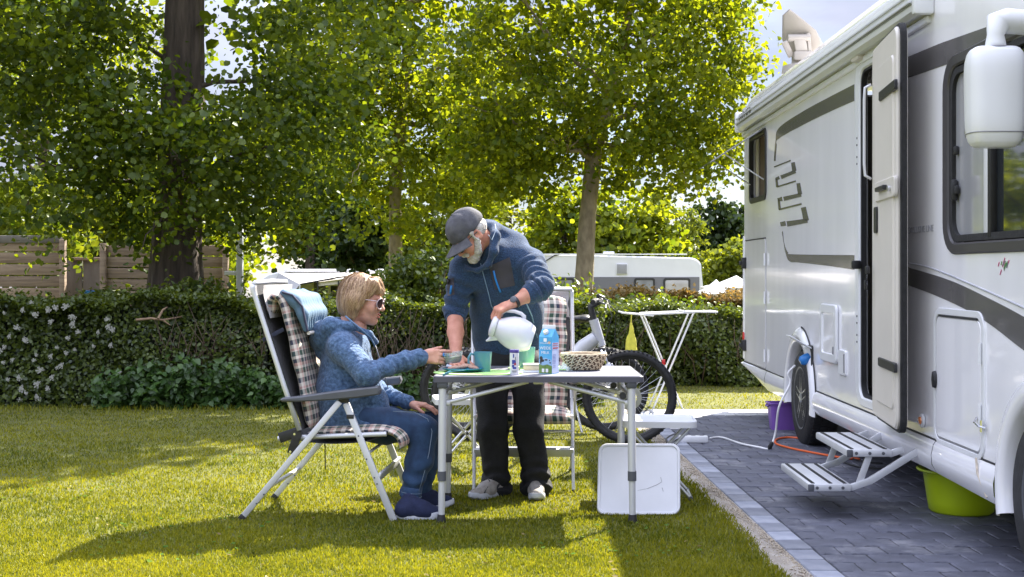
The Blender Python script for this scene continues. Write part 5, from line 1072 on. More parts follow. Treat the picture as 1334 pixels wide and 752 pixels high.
# ------------------------------------------------------------------ folding armchair, built facing +x
YN = 6.42; XC = (420 - PX) / F_PX * YN
def CP(px, py): return ((px - PX) / F_PX * YN - XC, CAM_H - (py - PY) / F_PX * YN)
def build_chair(label):
    t = thing('folding_armchair', label, 'camping chair', (0, 0, 0), 0, 'folding camping armchairs with plaid cushions'); hw_ = .30; al = mat['alu_matt']
    def c3(px, py, y): a = CP(px, py); return (a[0], y, a[1])
    bk = [CP(396.5, 561), CP(375, 500), CP(352, 430), CP(338, 388), CP(334, 376), CP(336, 371), CP(342, 369.5)]
    f = None
    for s in (-1, 1):
        y = s * hw_; put('back_tube', MB().tube([(a, y, b) for a, b in bk[:6]], .0125, 10), al, t, ang=180)
        put('leg', MB().flat(c3(450, 523, y), c3(319.5, 677, y), .030, .018, (0, 0, 1)), al, t); r_ = put('leg', MB().flat(c3(457, 526, y - s * .022), c3(521, 680, y - s * .022), .034, .018, (1, 0, 0)), al, t)
        put('foot_cap', MB().flat(c3(323, 673, y), c3(317.5, 679.5, y), .034, .024, (0, 0, 1)), mat['black'], t); put('foot_cap', MB().flat(c3(520, 677, y - s * .022), c3(522, 681.5, y - s * .022), .038, .022, (1, 0, 0)), mat['black'], t)
        ar = [c3(375, 521, y), c3(400, 519.5, y), c3(440, 515, y), c3(475, 511, y), c3(502, 507.5, y)]; g = MB(); tops = [(q[0], q[2] + h_) for q, h_ in zip(ar, (.010, .014, .020, .022, .020))]; bots = [(q[0], q[2] - h_) for q, h_ in zip(ar, (.010, .014, .022, .024, .022))]
        g.plate([[(ar[0][0] - .01, ar[0][2])] + bots + [(ar[-1][0] + .008, ar[-1][2])] + tops[::-1]], .06, lambda u, v, w, y=y: (u, y - .03 - w, v), ch=.007)
        put('armrest', g, mat['grey_plastic'], t); put('arm_bracket', MB().box(c3(455, 521, y - s * .01), (.05, .024, .03), ch=.006), mat['black'], t)
        put('collar', MB().box(c3(463, 543, y - s * .022), (.038, .024, .022), ch=.004), mat['black'], r_)
        put('seat_tube', MB().tube([c3(366, 573, y - s * .03), c3(437, 569, y - s * .03), c3(510, 565.5, y - s * .03)], .0125, 10), al, t)
        j = put('hinge', MB().flat(c3(369, 572, y - s * .012), c3(395, 563, y - s * .012), .05, .014, (0, 0, 1)).flat(c3(395, 562, y - s * .008), c3(385, 592, y - s * .008), .042, .014, (1, 0, 0)).lathe([(.027, -.009), (.027, .009)], c3(392, 567, y - s * .006), (0, 1, 0), n=16), mat['black'], t)
        for q in ((390, 566), (384.5, 589)): put('bolt', MB().lathe([(.006, -.012), (.006, .012)], c3(*q, y - s * .008), (0, 1, 0), n=8), mat['chrome'], j)
        for q in ((340, 657), (350, 645), (474, 568), (484.5, 598), (495, 622), (498.5, 630)): put('rivet', MB().lathe([(.004, -.012), (.004, .012)], c3(*q, y - (s * .022 if q[0] > 400 else 0)), (0, 1, 0), n=8), mat['grey_plastic'], t)
    top = CP(336, 371); put('back_tube', MB().tube([(top[0], -hw_, top[1]), (top[0] + .004, -hw_ + .01, top[1] + .01), (top[0] + .006, 0, top[1] + .014), (top[0] + .004, hw_ - .01, top[1] + .01), (top[0], hw_, top[1])], .0125, 10), al, t, ang=180)
    a, b = CP(355, 636); put('cross_bar', MB().tube([(a, -hw_, b), (a, hw_, b)], .011, 10), al, t)
    a, b = CP(500, 622); put('foot_plate', MB().box((a, 0, b), (.014, .56, .052), [[.93, 0, .37], [0, 1, 0], [-.37, 0, .93]], ch=.004), al, t)
    a, b = CP(487, 590); put('cross_bar', MB().tube([(a, -hw_ + .02, b), (a, hw_ - .02, b)], .008, 8), al, t)
    a, b = CP(372, 573); put('cross_bar', MB().tube([(a, -hw_ + .03, b), (a, hw_ - .03, b)], .012, 8), al, t)
    sl = [(x + .012, z) for x, z in bk[:6]]; pad('back_sling', [(x, z) for x, z in sl], .008, -hw_ + .015, hw_ - .015, mat['mesh_dark'], t, quilt=0, puff=0)
    hs = [CP(352, 415), CP(345, 392), CP(341, 377), CP(343, 372)]; pad('head_sling', [(x + .016, z) for x, z in hs], .012, -hw_ + .02, hw_ - .02, mat['mesh_grey'], t, n=14, quilt=0, puff=0)
    pad('seat_sling', [CP(372, 570), CP(400, 577), CP(440, 580), CP(480, 577), CP(508, 568)], .012, -hw_ + .035, hw_ - .035, mat['mesh_dark'], t, n=20, quilt=0, puff=0)
    return t
def build_cushion(label, flat=False):
    t = thing('seat_cushion', label, 'cushion', (0, 0, 0), 0, 'plaid chair cushions')
    pad('back_pad', [CP(353, 412), CP(350, 397), CP(354, 386), CP(363, 383), CP(370, 392), CP(377, 420), CP(387, 462), CP(396, 505), CP(404, 545), CP(408, 560)], .062, -.262, .262, mat['plaid'], t, n=44, k=15, seed=1)
    pad('seat_pad', [CP(404, 564), CP(430, 563), CP(470, 560), CP(500, 558), CP(514, 560), CP(520, 566), CP(519, 575)] if flat else [CP(404, 566), CP(430, 565), CP(470, 562), CP(505, 561), CP(522, 566), CP(530, 577), CP(527, 586)], .062 if flat else .05, -.262, .262, mat['plaid'], t, n=30, k=15, seed=4, quilt=2.4)
    a, b = CP(355, 478); c_, d_ = CP(380, 442)
    for s in (-1, 1): put('tie_strap', MB().flat((CP(351, 433)[0] - .016, s * .29, CP(0, 444)[1]), (CP(371, 426)[0], s * .235, CP(0, 430)[1]), .02, .003, (0, 0, 1)), mat['plaid'], t)
    return t
ch1 = build_chair('aluminium folding armchair the woman is sitting in, left of the table'); cu1 = build_cushion('plaid cushion under the woman, its back pad folded over the chair top')
CH1 = (XC, 6.72, 0); CH2 = (.065, 7.67, 0)
ch2 = dup(ch1, CH2, R(-90), 'empty aluminium folding armchair behind the standing man', (1, 1, .955)); cu2 = build_cushion('plaid cushion on the empty chair behind the man', True); cu2.location = CH2; cu2.rotation_euler = (0, 0, R(-90)); cu2.scale = (1, 1, .955)
ch1.location = CH1; cu1.location = CH1; ch1.rotation_euler = (0, 0, R(-5)); cu1.rotation_euler = (0, 0, R(-5))
# blue head pillow
def CW(px, py, y): a = CP(px, py); return np.array((a[0] + XC, 6.72 + y, a[1]))
pr = []
for k in range(9): y = -.20 + .05 * k; yy_ = y * .087; pr += [cap(CW(369, 383, y) + (yy_, 0, 0), CW(384, 392, y) + (yy_, 0, 0), .020, .026, k=.03), cap(CW(384, 392, y) + (yy_, 0, 0), CW(395, 410, y) + (yy_, 0, 0), .026, .024, k=.03), cap(CW(395, 410, y) + (yy_, 0, 0), CW(399, 431, y) + (yy_, 0, 0), .024, .012, k=.03)]
V, Q = sdf_mesh(pr, .008, wave_noise(3, 10, 40, .004)); mat['ltblue'] = M('pale_blue_cloth', (.09, .16, .235), .85, 0, .08, 14, bump=.2, bs=150)
hp = put('head_pillow', (V, Q), mat['ltblue'], base=tuple(CW(390, 430, 0)), label='pale blue pillow hung over the top of the plaid chair back', cat='pillow', ang=180)
put('piping', MB().tube([CW(364, 381, -.232), CW(378, 385, -.235), CW(391, 400, -.235), CW(398, 433, -.232)], .006, 8), M('navy_trim', (.03, .035, .07), .8), hp, tuple(CW(390, 430, 0)))
put('hem', MB().tube([CW(399, 435, -.23), CW(401, 436, 0), CW(403, 435, .23)], .009, 8), mat['canvas'], hp, tuple(CW(390, 430, 0)))
cable('hanging_cord', [CW(418.5, 562, -.2), CW(419.5, 580, -.2), CW(420, 616, -.2)], .003, mat['black'], 'black cord hanging from the seat of the woman\'s chair', 'cord')

# ------------------------------------------------------------------ table
mat['ttop'] = M('grey_laminate', (.17, .17, .20), .45, 0, .12, 9, bump=.06, bs=120, rvar=.06); mat['tedge'] = M('grey_edge', (.085, .085, .11), .4, 0, .05, 9)
TX0, TX1, TY0, TY1, TZ = -.385, .645, 6.37, 7.07, .72
tbl = thing('folding_table', 'grey topped aluminium folding table laid for coffee', 'table', (.13, 6.72, 0)); tb_b = tuple(tbl.location)
put('tabletop', MB().plate([rrect(TX0 + .006, TX1 - .006, TY0 + .006, TY1 - .006, .02)], .022, lambda u, v, w: (u, v, TZ + w), ch=.002), mat['ttop'], tbl, tb_b)
put('edge_trim', MB().plate([rrect(TX0, TX1, TY0, TY1, .025), rrect(TX0 + .007, TX1 - .007, TY0 + .007, TY1 - .007, .02)], .030, lambda u, v, w: (u, v, TZ - .0015 + w), ch=.003), mat['tedge'], tbl, tb_b)
for x, sx in ((TX0 + .045, -1), (TX1 - .06, 1)):
    for y, yo in ((TY0 + .03, -.0), (TY1 - .04, 0)):
        lg = put('leg', MB().tube([(x, y, TZ - .03), (x + sx * .004, y, .215)], .0195, 16).tube([(x + sx * .004, y, .23), (x + sx * .006, y, .025)], .0165, 16), mat['alu_matt'], tbl, tb_b)
        put('collar', MB().tube([(x + sx * .004, y, .205), (x + sx * .004, y, .252)], .0215, 16), mat['grey_plastic'], lg, tb_b); put('foot', MB().tube([(x + sx * .006, y, .04), (x + sx * .007, y, .0)], [.019, .024], 16), mat['black'], lg, tb_b)
        put('corner_joint', MB().box((x, y, TZ - .045), (.05, .05, .035), ch=.008), mat['grey_plastic'], tbl, tb_b)
    put('end_rail', MB().tube([(x, TY0 + .03, TZ - .11), (x, TY1 - .04, TZ - .11)], .010, 8), mat['alu_matt'], tbl, tb_b)
xm = .13
for y, dz in ((TY0 + .05, 0), (TY1 - .06, 0)):
    put('brace', MB().tube([(TX0 + .06, y, TZ - .135), (xm - .05, y, TZ - .03)], .011, 10), mat['alu_matt'], tbl, tb_b); put('brace', MB().tube([(TX1 - .07, y, TZ - .135), (xm + .05, y, TZ - .03)], .011, 10), mat['alu_matt'], tbl, tb_b)
    [put('slider', MB().box((xx_, y, TZ - .135), (.05, .03, .03), ch=.01), mat['alu_matt'], tbl, tb_b) for xx_ in (TX0 + .058, TX1 - .068)]
    put('knob', MB().lathe([(.016, -.02), (.018, 0), (.012, .018)], (TX1 - .10, y - .0, TZ - .10), (0, 1, 0), n=14), mat['black'], tbl, tb_b)
put('centre_rail', MB().box((xm, 6.72, TZ - .036), (.05, .6, .018), ch=.004), mat['alu_matt'], tbl, tb_b)

# ------------------------------------------------------------------ folding stools
mat['stooltop'] = M('off_white_tray', (.68, .69, .72), .35, 0, .04, 7, bump=.03, bs=50, coat=.1)
def tray(t, w, d, z, b=(0, 0, 0), name='seat'):
    s_ = put(name, MB().plate([rrect(-w / 2, w / 2, -d / 2, d / 2, .045)], .026, lambda u, v, q: (u, v, z + q), ch=.004), mat['stooltop'], t, b)
    put('rim', MB().plate([rrect(-w / 2 - .004, w / 2 + .004, -d / 2 - .004, d / 2 + .004, .049), rrect(-w / 2 + .012, w / 2 - .012, -d / 2 + .012, d / 2 - .012, .034)], .036, lambda u, v, q: (u, v, z + .005 + q), ch=.004), mat['stooltop'], t, b); return s_
def stool(label, loc, rz):
    t = thing('folding_stool', label, 'stool', (0, 0, 0), 0, 'folding stools with off white tray seats'); w, d, z = .40, .34, .425; tray(t, w, d, z)
    for y in (-.13, .13):
        put('leg', MB().tube([(-.17, y, z - .035), (.17, y, .01)], .0095, 10), mat['alu'], t); put('leg', MB().tube([(.17, y * .86, z - .035), (-.17, y * .86, .01)], .0095, 10), mat['alu'], t)
        put('pivot', MB().lathe([(.009, -.02), (.009, .02)], (0, y * .93, .21), (0, 1, 0), n=10), mat['black'], t)
    for x in (-.17, .17): put('cross_bar', MB().tube([(x, -.13, .012), (x, .13, .012)], .0095, 10), mat['alu'], t)
    for x in (-.17, .17):
        for y in (-.13, .13): put('foot_cap', MB().lathe([(.012, -.015), (.013, .015)], (x, y, .012), (0, 1, 0), n=10), mat['grey_plastic'], t)
    t.location = loc; t.rotation_euler = (0, 0, rz); return t
s1 = stool('folding stool standing open on the grass edge right of the table', (P(857, 500, 7.15)[0], 7.15, 0), R(-4))
s2 = dup(s1, (P(606, 500, 8.35)[0], 8.35, 0), R(8), 'folding stool standing behind the man, mostly hidden by his legs')
t = thing('folding_stool', 'folded stool leaning upright against the table leg, cracked pale underside outwards', 'stool', (P(829, 600, 6.7)[0], 6.60, 0), 0, 'folding stools with off white tray seats')
t.rotation_euler = (R(90 - 24), 0, R(0)); 
put('seat', MB().plate([[(a + b * .05, b) for a, b in rrect(-.203, .203, 0, .36, .04)]], .02, lambda u, v, q: (u, v, .02 + q), ch=.004), mat['stooltop'], t)
put('rim', MB().plate([[(a + b * .05, b) for a, b in rrect(-.21, .21, -.006, .366, .045)], [(a + b * .05, b) for a, b in rrect(-.194, .194, .010, .350, .032)]], .03, lambda u, v, q: (u, v, .027 + q), ch=.004), mat['stooltop'], t)
put('crack', MB().tube([(.05, .13, .0205), (.10, .15, .0208), (.125, .165, .0205), (.12, .19, .0205)], .0012, 5).tube([(.125, .135, .0205), (.13, .115, .0205)], .001, 5).tube([(.0, .12, .0203), (.05, .13, .0203)], .0006, 4), mat['text'], t)
for x in (-.12, .15): put('leg', MB().tube([(x, .02, -.02), (x + .02, .36, -.02)], .009, 10), mat['alu'], t)
for v in t.children: v.location = (0, 0, 0)
t.scale = (-1, 1, 1) if False else (1, 1, 1)

# ------------------------------------------------------------------ table things
def tblp(px, py, z=TZ): Y = (CAM_H - z) * F_PX / (py - PY); return np.array(((px - PX) / F_PX * Y, Y, z))
def mug(label, c, m, ang, sc=1, handle=True, hgt=.105, r0=.036, r1=.047):
    t = thing('mug', label, 'mug', tuple(c), 0)
    put('cup', MB().lathe([(0, 0), (r0, 0), (r0 + .002, .004), (r1, hgt), (r1 - .0035, hgt), (r0 - .002, .008), (0, .008)], c, n=36), m, t, tuple(c), ang=50)
    if handle:
        u = np.array((math.cos(ang), math.sin(ang), 0)); put('handle', MB().tube([c + u * (r1 - .004) + (0, 0, hgt * .86), c + u * (r1 + .014) + (0, 0, hgt * .92), c + u * (r1 + .026) + (0, 0, hgt * .72), c + u * (r1 + .026) + (0, 0, hgt * .5), c + u * (r1 + .012) + (0, 0, hgt * .26), c + u * (r0 + .002) + (0, 0, hgt * .2)], .0062, 10), m, t, tuple(c), ang=180)
    return t
TEAL = M('teal_melamine', (.08, .245, .31), .28, 0, .03, 8, coat=.25); AQUA = M('aqua_plastic', (.18, .38, .38), .3, 0, .03, 8, coat=.2)
mug('teal mug with its handle to the left, on the green placemat', tblp(629, 485.5), TEAL, R(190))
mug('translucent aqua beaker standing behind the small white tube', tblp(686, 480), AQUA, 0, handle=False, hgt=.112, r0=.035, r1=.046)
GM = M('lime_placemat', (.42, .68, .22), .7, 0, .05, 8)
def oval(cx, cy, rx, ry, n=48): return [(cx + rx * math.cos(2 * math.pi * i / n), cy + ry * math.sin(2 * math.pi * i / n)) for i in range(n)]
put('placemat', MB().plate([oval(-.17, 6.56, .225, .165)], .004, lambda u, v, w: (u, v, TZ + .006 + w), ch=.001), GM, base=(-.17, 6.56, TZ), label='pale green oval placemat under the plate and teal mug', cat='placemat')
put('placemat', MB().plate([oval(.20, 6.86, .22, .13)], .004, lambda u, v, w: (u, v, TZ + .006 + w), ch=.001), GM, base=(.20, 6.86, TZ), label='pale green placemat behind the milk carton', cat='placemat')
pc = np.array((-.245, 6.585, TZ + .007)); pt = put('plate', MB().lathe([(0, 0), (.07, 0), (.095, .008), (.108, .016), (.106, .019), (.09, .011), (.068, .004), (0, .004)], pc, n=48), M('petrol_melamine', (.0, .14, .24), .3, 0, .04, 8, coat=.2), base=tuple(pc), label='dark teal plate holding sliced bread in front of the woman\'s hand', cat='plate', ang=50)
# bread slices
BM = M('brown_bread', (.36, .19, .13), .9, 0, .3, 60, bump=.8, bs=90, col2=(.55, .36, .27))
def lumpy(c, r, seed, ax=None): V, Q = sdf_mesh([ell(c, r, ax)], .004, wave_noise(seed, 10, 130, .004)); return V, Q
q = np.random.default_rng(2)
for i, (dx, dy, dz, rr, lab) in enumerate(((-.045, -.01, .020, (.040, .03, .011), 'slice of brown bread at the left of the plate'), (.01, .0, .026, (.036, .03, .013), 'slice of brown bread in the middle of the plate, on the others'), (.052, -.015, .020, (.030, .026, .010), 'piece of bread at the right end of the plate beside the mug'))):
    a = R(q.uniform(-20, 20)); ax = np.array([[math.cos(a), 0, math.sin(a)], [0, 1, 0], [-math.sin(a), 0, math.cos(a)]]); c = pc + (dx, dy, dz); put('bread_slice', lumpy(c, rr, 7 + i, ax), BM, base=tuple(c - (0, 0, rr[2])), label=lab, cat='bread', group='bread on the plate', ang=180)
put('butter_packet', MB().box(pc + (-.07, .0, .026), (.035, .04, .012), [[.9, 0, .3], [0, 1, 0], [-.3, 0, .9]], ch=.003), M('white_blue_wrap', (.6, .62, .72), .4, 0, .3, 60), base=tuple(pc + (-.07, 0, .02)), label='small white wrapped packet at the left rim of the plate', cat='packet')
k0 = tblp(577, 489, TZ + .012); put('knife', MB().flat(k0, k0 + (.035, .05, .014), .012, .004, (0, 0, 1)).flat(k0 + (.035, .05, .014), k0 + (.10, .10, .016), .009, .003, (1, -1, 0)), TEAL, base=tuple(k0), label='teal handled knife resting on the plate rim, over the table edge', cat='knife')
# butter dish / cream block
c = tblp(694, 485); bd = thing('cheese_dish', 'low dish with a pale yellow block behind the small tube', 'dish', tuple(c)); put('block', MB().box(c + (.0, .02, .022), (.095, .06, .026), ch=.006), M('pale_cheese', (.68, .55, .36), .6, 0, .08, 20), bd, tuple(c)); put('dish', MB().plate([rrect(c[0] - .065, c[0] + .06, c[1] - .03, c[1] + .07, .02)], .008, lambda u, v, w: (u, v, TZ + .009 + w), ch=.002), mat['gelw'], bd, tuple(c)); put('lid', MB().box(c + (0, .02, .0385), (.10, .064, .008), ch=.003), mat['canvas'], bd, tuple(c))
# small tube (creamer) with blue cap and print
c = tblp(670, 488.5); ct = thing('small_tube', 'small white cylinder with dark blue cap and blue pictures near the table edge', 'container', tuple(c))
put('body', MB().lathe([(0, 0), (.021, 0), (.0225, .003), (.0225, .112), (.0, .112)], c, n=32), M('white_carton', (.72, .72, .78), .4, 0, .03, 10), ct, tuple(c), ang=40); put('cap', MB().lathe([(.0235, .110), (.0235, .122), (.021, .125), (0, .125)], c, n=32), M('dark_blue_cap', (.06, .04, .22), .35), ct, tuple(c), ang=40)
pb = M('blue_print', (.04, .06, .32), .4); pr_ = M('red_print', (.4, .05, .08), .4)
def decal(name, w, h, a, z, m, par, r=.0228, n=5):
    g = MB(); V = []
    for i in range(n + 1):
        t_ = a + (i / n - .5) * w / r
        for zz_ in (z - h / 2, z + h / 2): V.append(c + (r * math.cos(t_), r * math.sin(t_), zz_))
    g.add(V, [(2 * i, 2 * i + 2, 2 * i + 3, 2 * i + 1) for i in range(n)]); return put(name, g, m, par, tuple(c), ang=None)
for a, z, w, h, m in ((-100, .095, .006, .018, pb), (-95, .065, .020, .020, pb), (-80, .055, .010, .012, pr_), (-105, .045, .012, .014, pb), (-88, .035, .018, .010, pb), (-90, .020, .026, .006, mat['text']), (-90, .012, .022, .003, mat['text']), (-75, .08, .004, .02, mat['text'])): decal('print', w, h, R(a), z, m, ct)
# milk carton
c = tblp(717, 487.5); mc_ = thing('milk_carton', 'blue milk carton reading weide melk with white screw cap', 'carton', tuple(c)); az = R(-30)
ux, uy = np.array((math.cos(az), math.sin(az), 0)), np.array((-math.sin(az), math.cos(az), 0)); az0 = c + (-.006, .045, 0)
def K(a, b, z): return az0 + ux * a + uy * b + np.array((0, 0, z))
mat['mblue'] = M('printed_blue', (.04, .30, .62), .35, 0, .15, 12, col2=(.12, .44, .74)); mat['mside'] = M('printed_side', (.42, .50, .72), .4, 0, .1, 30); mat['mgreen'] = M('printed_green', (.12, .22, .05), .4, 0, .3, 60); mat['mwhite'] = M('printed_white', (.8, .82, .85), .4)
h0, hg, hw2 = .185, .225, .0365
# left face seen wide = main panel (facing -uy), right face = side panel (facing +ux)
fr = [(-hw2, -hw2), (hw2, -hw2), (hw2, hw2), (-hw2, hw2)]
put('body', MB().add([K(a, b, z) for z in (0, h0) for a, b in fr] + [K(-hw2, 0, hg), K(hw2, 0, hg)], [(0, 1, 5, 4), (1, 2, 6, 5), (2, 3, 7, 6), (3, 0, 4, 7), (0, 3, 2, 1), (4, 5, 9, 8), (7, 8, 9, 6), (5, 6, 9), (4, 8, 7)]) or (np.array([K(a, b, z) for z in (0, h0) for a, b in fr] + [K(-hw2, 0, hg), K(hw2, 0, hg)]), [(0, 1, 5, 4), (1, 2, 6, 5), (2, 3, 7, 6), (3, 0, 4, 7), (0, 3, 2, 1), (4, 5, 9, 8), (7, 8, 9, 6), (5, 6, 9), (4, 8, 7)]), mat['mblue'], mc_, tuple(c), ang=20)
put('top_fin', MB().box(K(0, 0, hg + .008), (2 * hw2, .004, .02), np.stack([ux, uy, (0, 0, 1)], 1), ch=.001), mat['mwhite'], mc_, tuple(c))
put('screw_cap', MB().lathe([(.014, 0), (.014, .012), (.012, .015), (0, .015)], K(-.004, -hw2 * .55, h0 + .018), -uy * .6 + np.array((0, 0, .8)), n=20), mat['mwhite'], mc_, tuple(c), ang=40)
fp = lambda u, v, w: K(u, -hw2 - .0006 - w, v); sp_ = lambda u, v, w: K(hw2 + .0006 + w, u, v)
put('print', MB().plate([[(-hw2, .002), (hw2, .002), (hw2, .040), (.01, .048), (-.015, .042), (-hw2, .050)]], .0004, fp), mat['mgreen'], mc_, tuple(c), ang=None)
put('print', MB().plate([[(-hw2, .048), (-.015, .041), (.01, .047), (hw2, .039), (hw2, .07), (0, .08), (-hw2, .072)]], .0002, fp), M('printed_pale_blue', (.25, .42, .66), .4), mc_, tuple(c), ang=None)
put('print', MB().plate([[(-hw2 + .001, .004), (hw2 - .001, .004), (hw2 - .001, .155), (-hw2 + .001, .155)]], .0004, sp_), mat['mside'], mc_, tuple(c), ang=None)
for z, h in ((.150, .003), (.140, .003), (.125, .006), (.095, .0015), (.088, .0015), (.081, .0015), (.074, .0015), (.067, .0015), (.060, .0015), (.053, .0015), (.040, .0015), (.033, .0015)):
    put('print', MB().plate([[(-.027, z), (.027 if h > .002 else .012 + .012 * math.sin(z * 900), z), (.027 if h > .002 else .012 + .012 * math.sin(z * 900), z + h), (-.027, z + h)]], .0003, lambda u, v, w: K(hw2 + .0012 + w, u, v)), pb if z < .125 else pr_, mc_, tuple(c), ang=None)
fp2 = lambda u, v, w: K(u, -hw2 - .0012 - w, v)
for body_, sz, z in (('HOLLANDSE', .011, .150), ('WEIDE', .021, .122), ('MELK', .019, .100)):
    V_, F_, w_ = text_geo(body_, sz, lambda a, b, c_: (a, b, c_), .0002); w_ = max(v[0] for v in V_); put('lettering', (np.array([fp2(a - w_ / 2, z + b, cc) for a, b, cc in V_]), F_), mat['mwhite'], mc_, tuple(c), ang=None)
put('print', MB().plate([rrect(-.010, .008, .160, .178, .003)], .0003, fp2), mat['mwhite'], mc_, tuple(c), ang=None); put('print', MB().plate([oval(.022, .156, .007, .007, 16)], .0003, fp2), M('printed_orange', (.6, .3, .1), .4), mc_, tuple(c), ang=None)
for cx_, cz_, rx_, rz_ in ((-.024, .078, .009, .010), (-.017, .066, .011, .007), (-.026, .060, .005, .012), (.004, .070, .009, .004), (.024, .068, .003, .003), (.027, .056, .004, .004)): put('print', MB().plate([oval(cx_, cz_, rx_, rz_, 12)], .0003, fp2), mat['black'], mc_, tuple(c), ang=None)
for cx_ in (-.020, .002): put('print', MB().plate([rrect(cx_, cx_ + .014, .008, .026, .002)], .0003, fp2), mat['mwhite'], mc_, tuple(c), ang=None)
# woven basket
c = np.array((.372, 6.78, TZ + .001)); bk_ = thing('woven_basket', 'flared oval wicker basket of dark and light strands behind the carton', 'basket', tuple(c))
WL = M('pale_wicker', (.68, .56, .38), .8, 0, .2, 60); WD = M('dark_wicker', (.10, .055, .03), .8, 0, .3, 60)
put('inner_wall', MB().lathe([(0, .006), (.082, .006), (.113, .080), (.110, .080), (.08, .010), (0, .010)], c, n=48, sy=.8), WD, bk_, tuple(c), ang=60)
rows, cols = 9, 54; gl_, gd_ = MB(), MB()
for i in range(rows):
    z = .008 + .0085 * i; r = .083 + .031 * (i / (rows - 1))
    for j in range(cols):
        a = 2 * math.pi * (j + .45 * i) / cols; u = np.array((math.cos(a), .8 * math.sin(a), 0)); t_ = np.array((-math.sin(a), .8 * math.cos(a), 0)); p = c + u * (r + .003) + (0, 0, z); L2 = 2 * math.pi * r / cols * .62
        (gl_ if (j + i) % 2 == 0 or j % 3 == 0 else gd_).tube([p - t_ * L2 + (0, 0, -.003), p + u * .003, p + t_ * L2 + (0, 0, .003)], [.002, .0042, .002], 5)
put('light_strands', gl_, WL, bk_, tuple(c), kind='stuff', ang=180); put('dark_strands', gd_, WD, bk_, tuple(c), kind='stuff', ang=180)
put('rim', MB().torus((0, 0, 0), (0, 0, 1), .117, .0045, 60, 8), WL, bk_, (0, 0, 0), ang=180); r_ = bk_.children[-1]; r_.location = (0, 0, .083); r_.scale = (1, .8, 1)
# crumpled tissue
c = tblp(741, 482); V, Q = sdf_mesh([ell(c + (-.004, .0, .018), (.022, .02, .018)), ell(c + (-.012, 0, .03), (.014, .012, .012)), ell(c + (.03, .01, .006), (.035, .025, .006)), ell(c + (-.02, -.01, .005), (.03, .02, .005))], .003, wave_noise(6, 12, 220, .007, ridge=True)); put('crumpled_tissue', (V, Q), M('white_paper', (.74, .75, .68), .8), base=tuple(c), label='crumpled white paper tissue between the milk carton and the basket', cat='tissue', ang=60)

# ------------------------------------------------------------------ drying rack
YDr = 11.75; zt = P(0, 409, YDr)[2]; dr = thing('drying_rack', 'white folding laundry rack standing open before the hedge', 'drying rack', (P(868, 500, YDr)[0], YDr, 0)); b = tuple(dr.location); WH = M('white_painted_tube', (.75, .76, .78), .35, 0, .03, 20)
def DX(px): return (px - PX) / F_PX * YDr
for y in (YDr - .15, YDr + .15):
    put('leg', MB().tube([(DX(836), y, zt), (DX(887), y, .0)], .0085, 8), WH, dr, b); put('leg', MB().tube([(DX(901), y, zt + .02), (DX(848), y, .0)], .0085, 8), WH, dr, b)
for xa, za, xb, zb in ((DX(836), zt, DX(901), zt + .02), (DX(808), zt + .015, DX(848), zt - .01), (DX(888), zt + .025, DX(930), zt + .022)):
    fr_ = put('wing', MB().tube([(xa, YDr - .20, za), (xb, YDr - .20, zb), (xb, YDr + .20, zb), (xa, YDr + .20, za), (xa, YDr - .20, za)], .008, 8), WH, dr, b)
    for k in range(7): x = xa + (xb - xa) * (k + .5) / 7; z = za + (zb - za) * (k + .5) / 7; put('wire', MB().tube([(x, YDr - .20, z), (x, YDr + .20, z)], .003, 5), WH, fr_, b)
put('pivot', MB().lathe([(.012, -.30), (.012, .30)], (DX(867.5), YDr, P(0, 488, YDr)[2]), (0, 1, 0), n=8), WH, dr, b); put('red_clip', MB().box((DX(861), YDr - .20, P(0, 470, YDr)[2]), (.03, .03, .05), ch=.006), mat['red'], dr, b)
c = np.array(P(822, 455, 11.5)); V, Q = sdf_mesh([cap(c + (0, 0, .22), c, .012, .055, k=.01, sq=((0, 1, 0), 1.6)), cap(c + (.012, 0, .2), c + (.03, 0, -.01), .008, .03, k=.006), cap(c + (0, 0, .22), c + (.004, 0, .30), .004, .003, k=.004)], .006, wave_noise(9, 8, 90, .006, dirs=(2, 0, 0)))
put('yellow_cloth', (V, Q), M('yellow_cloth', (.62, .58, .07), .8, 0, .12, 30), base=tuple(c), label='folded yellow cloth hanging narrow end up below the drying rack', cat='cloth', ang=180)

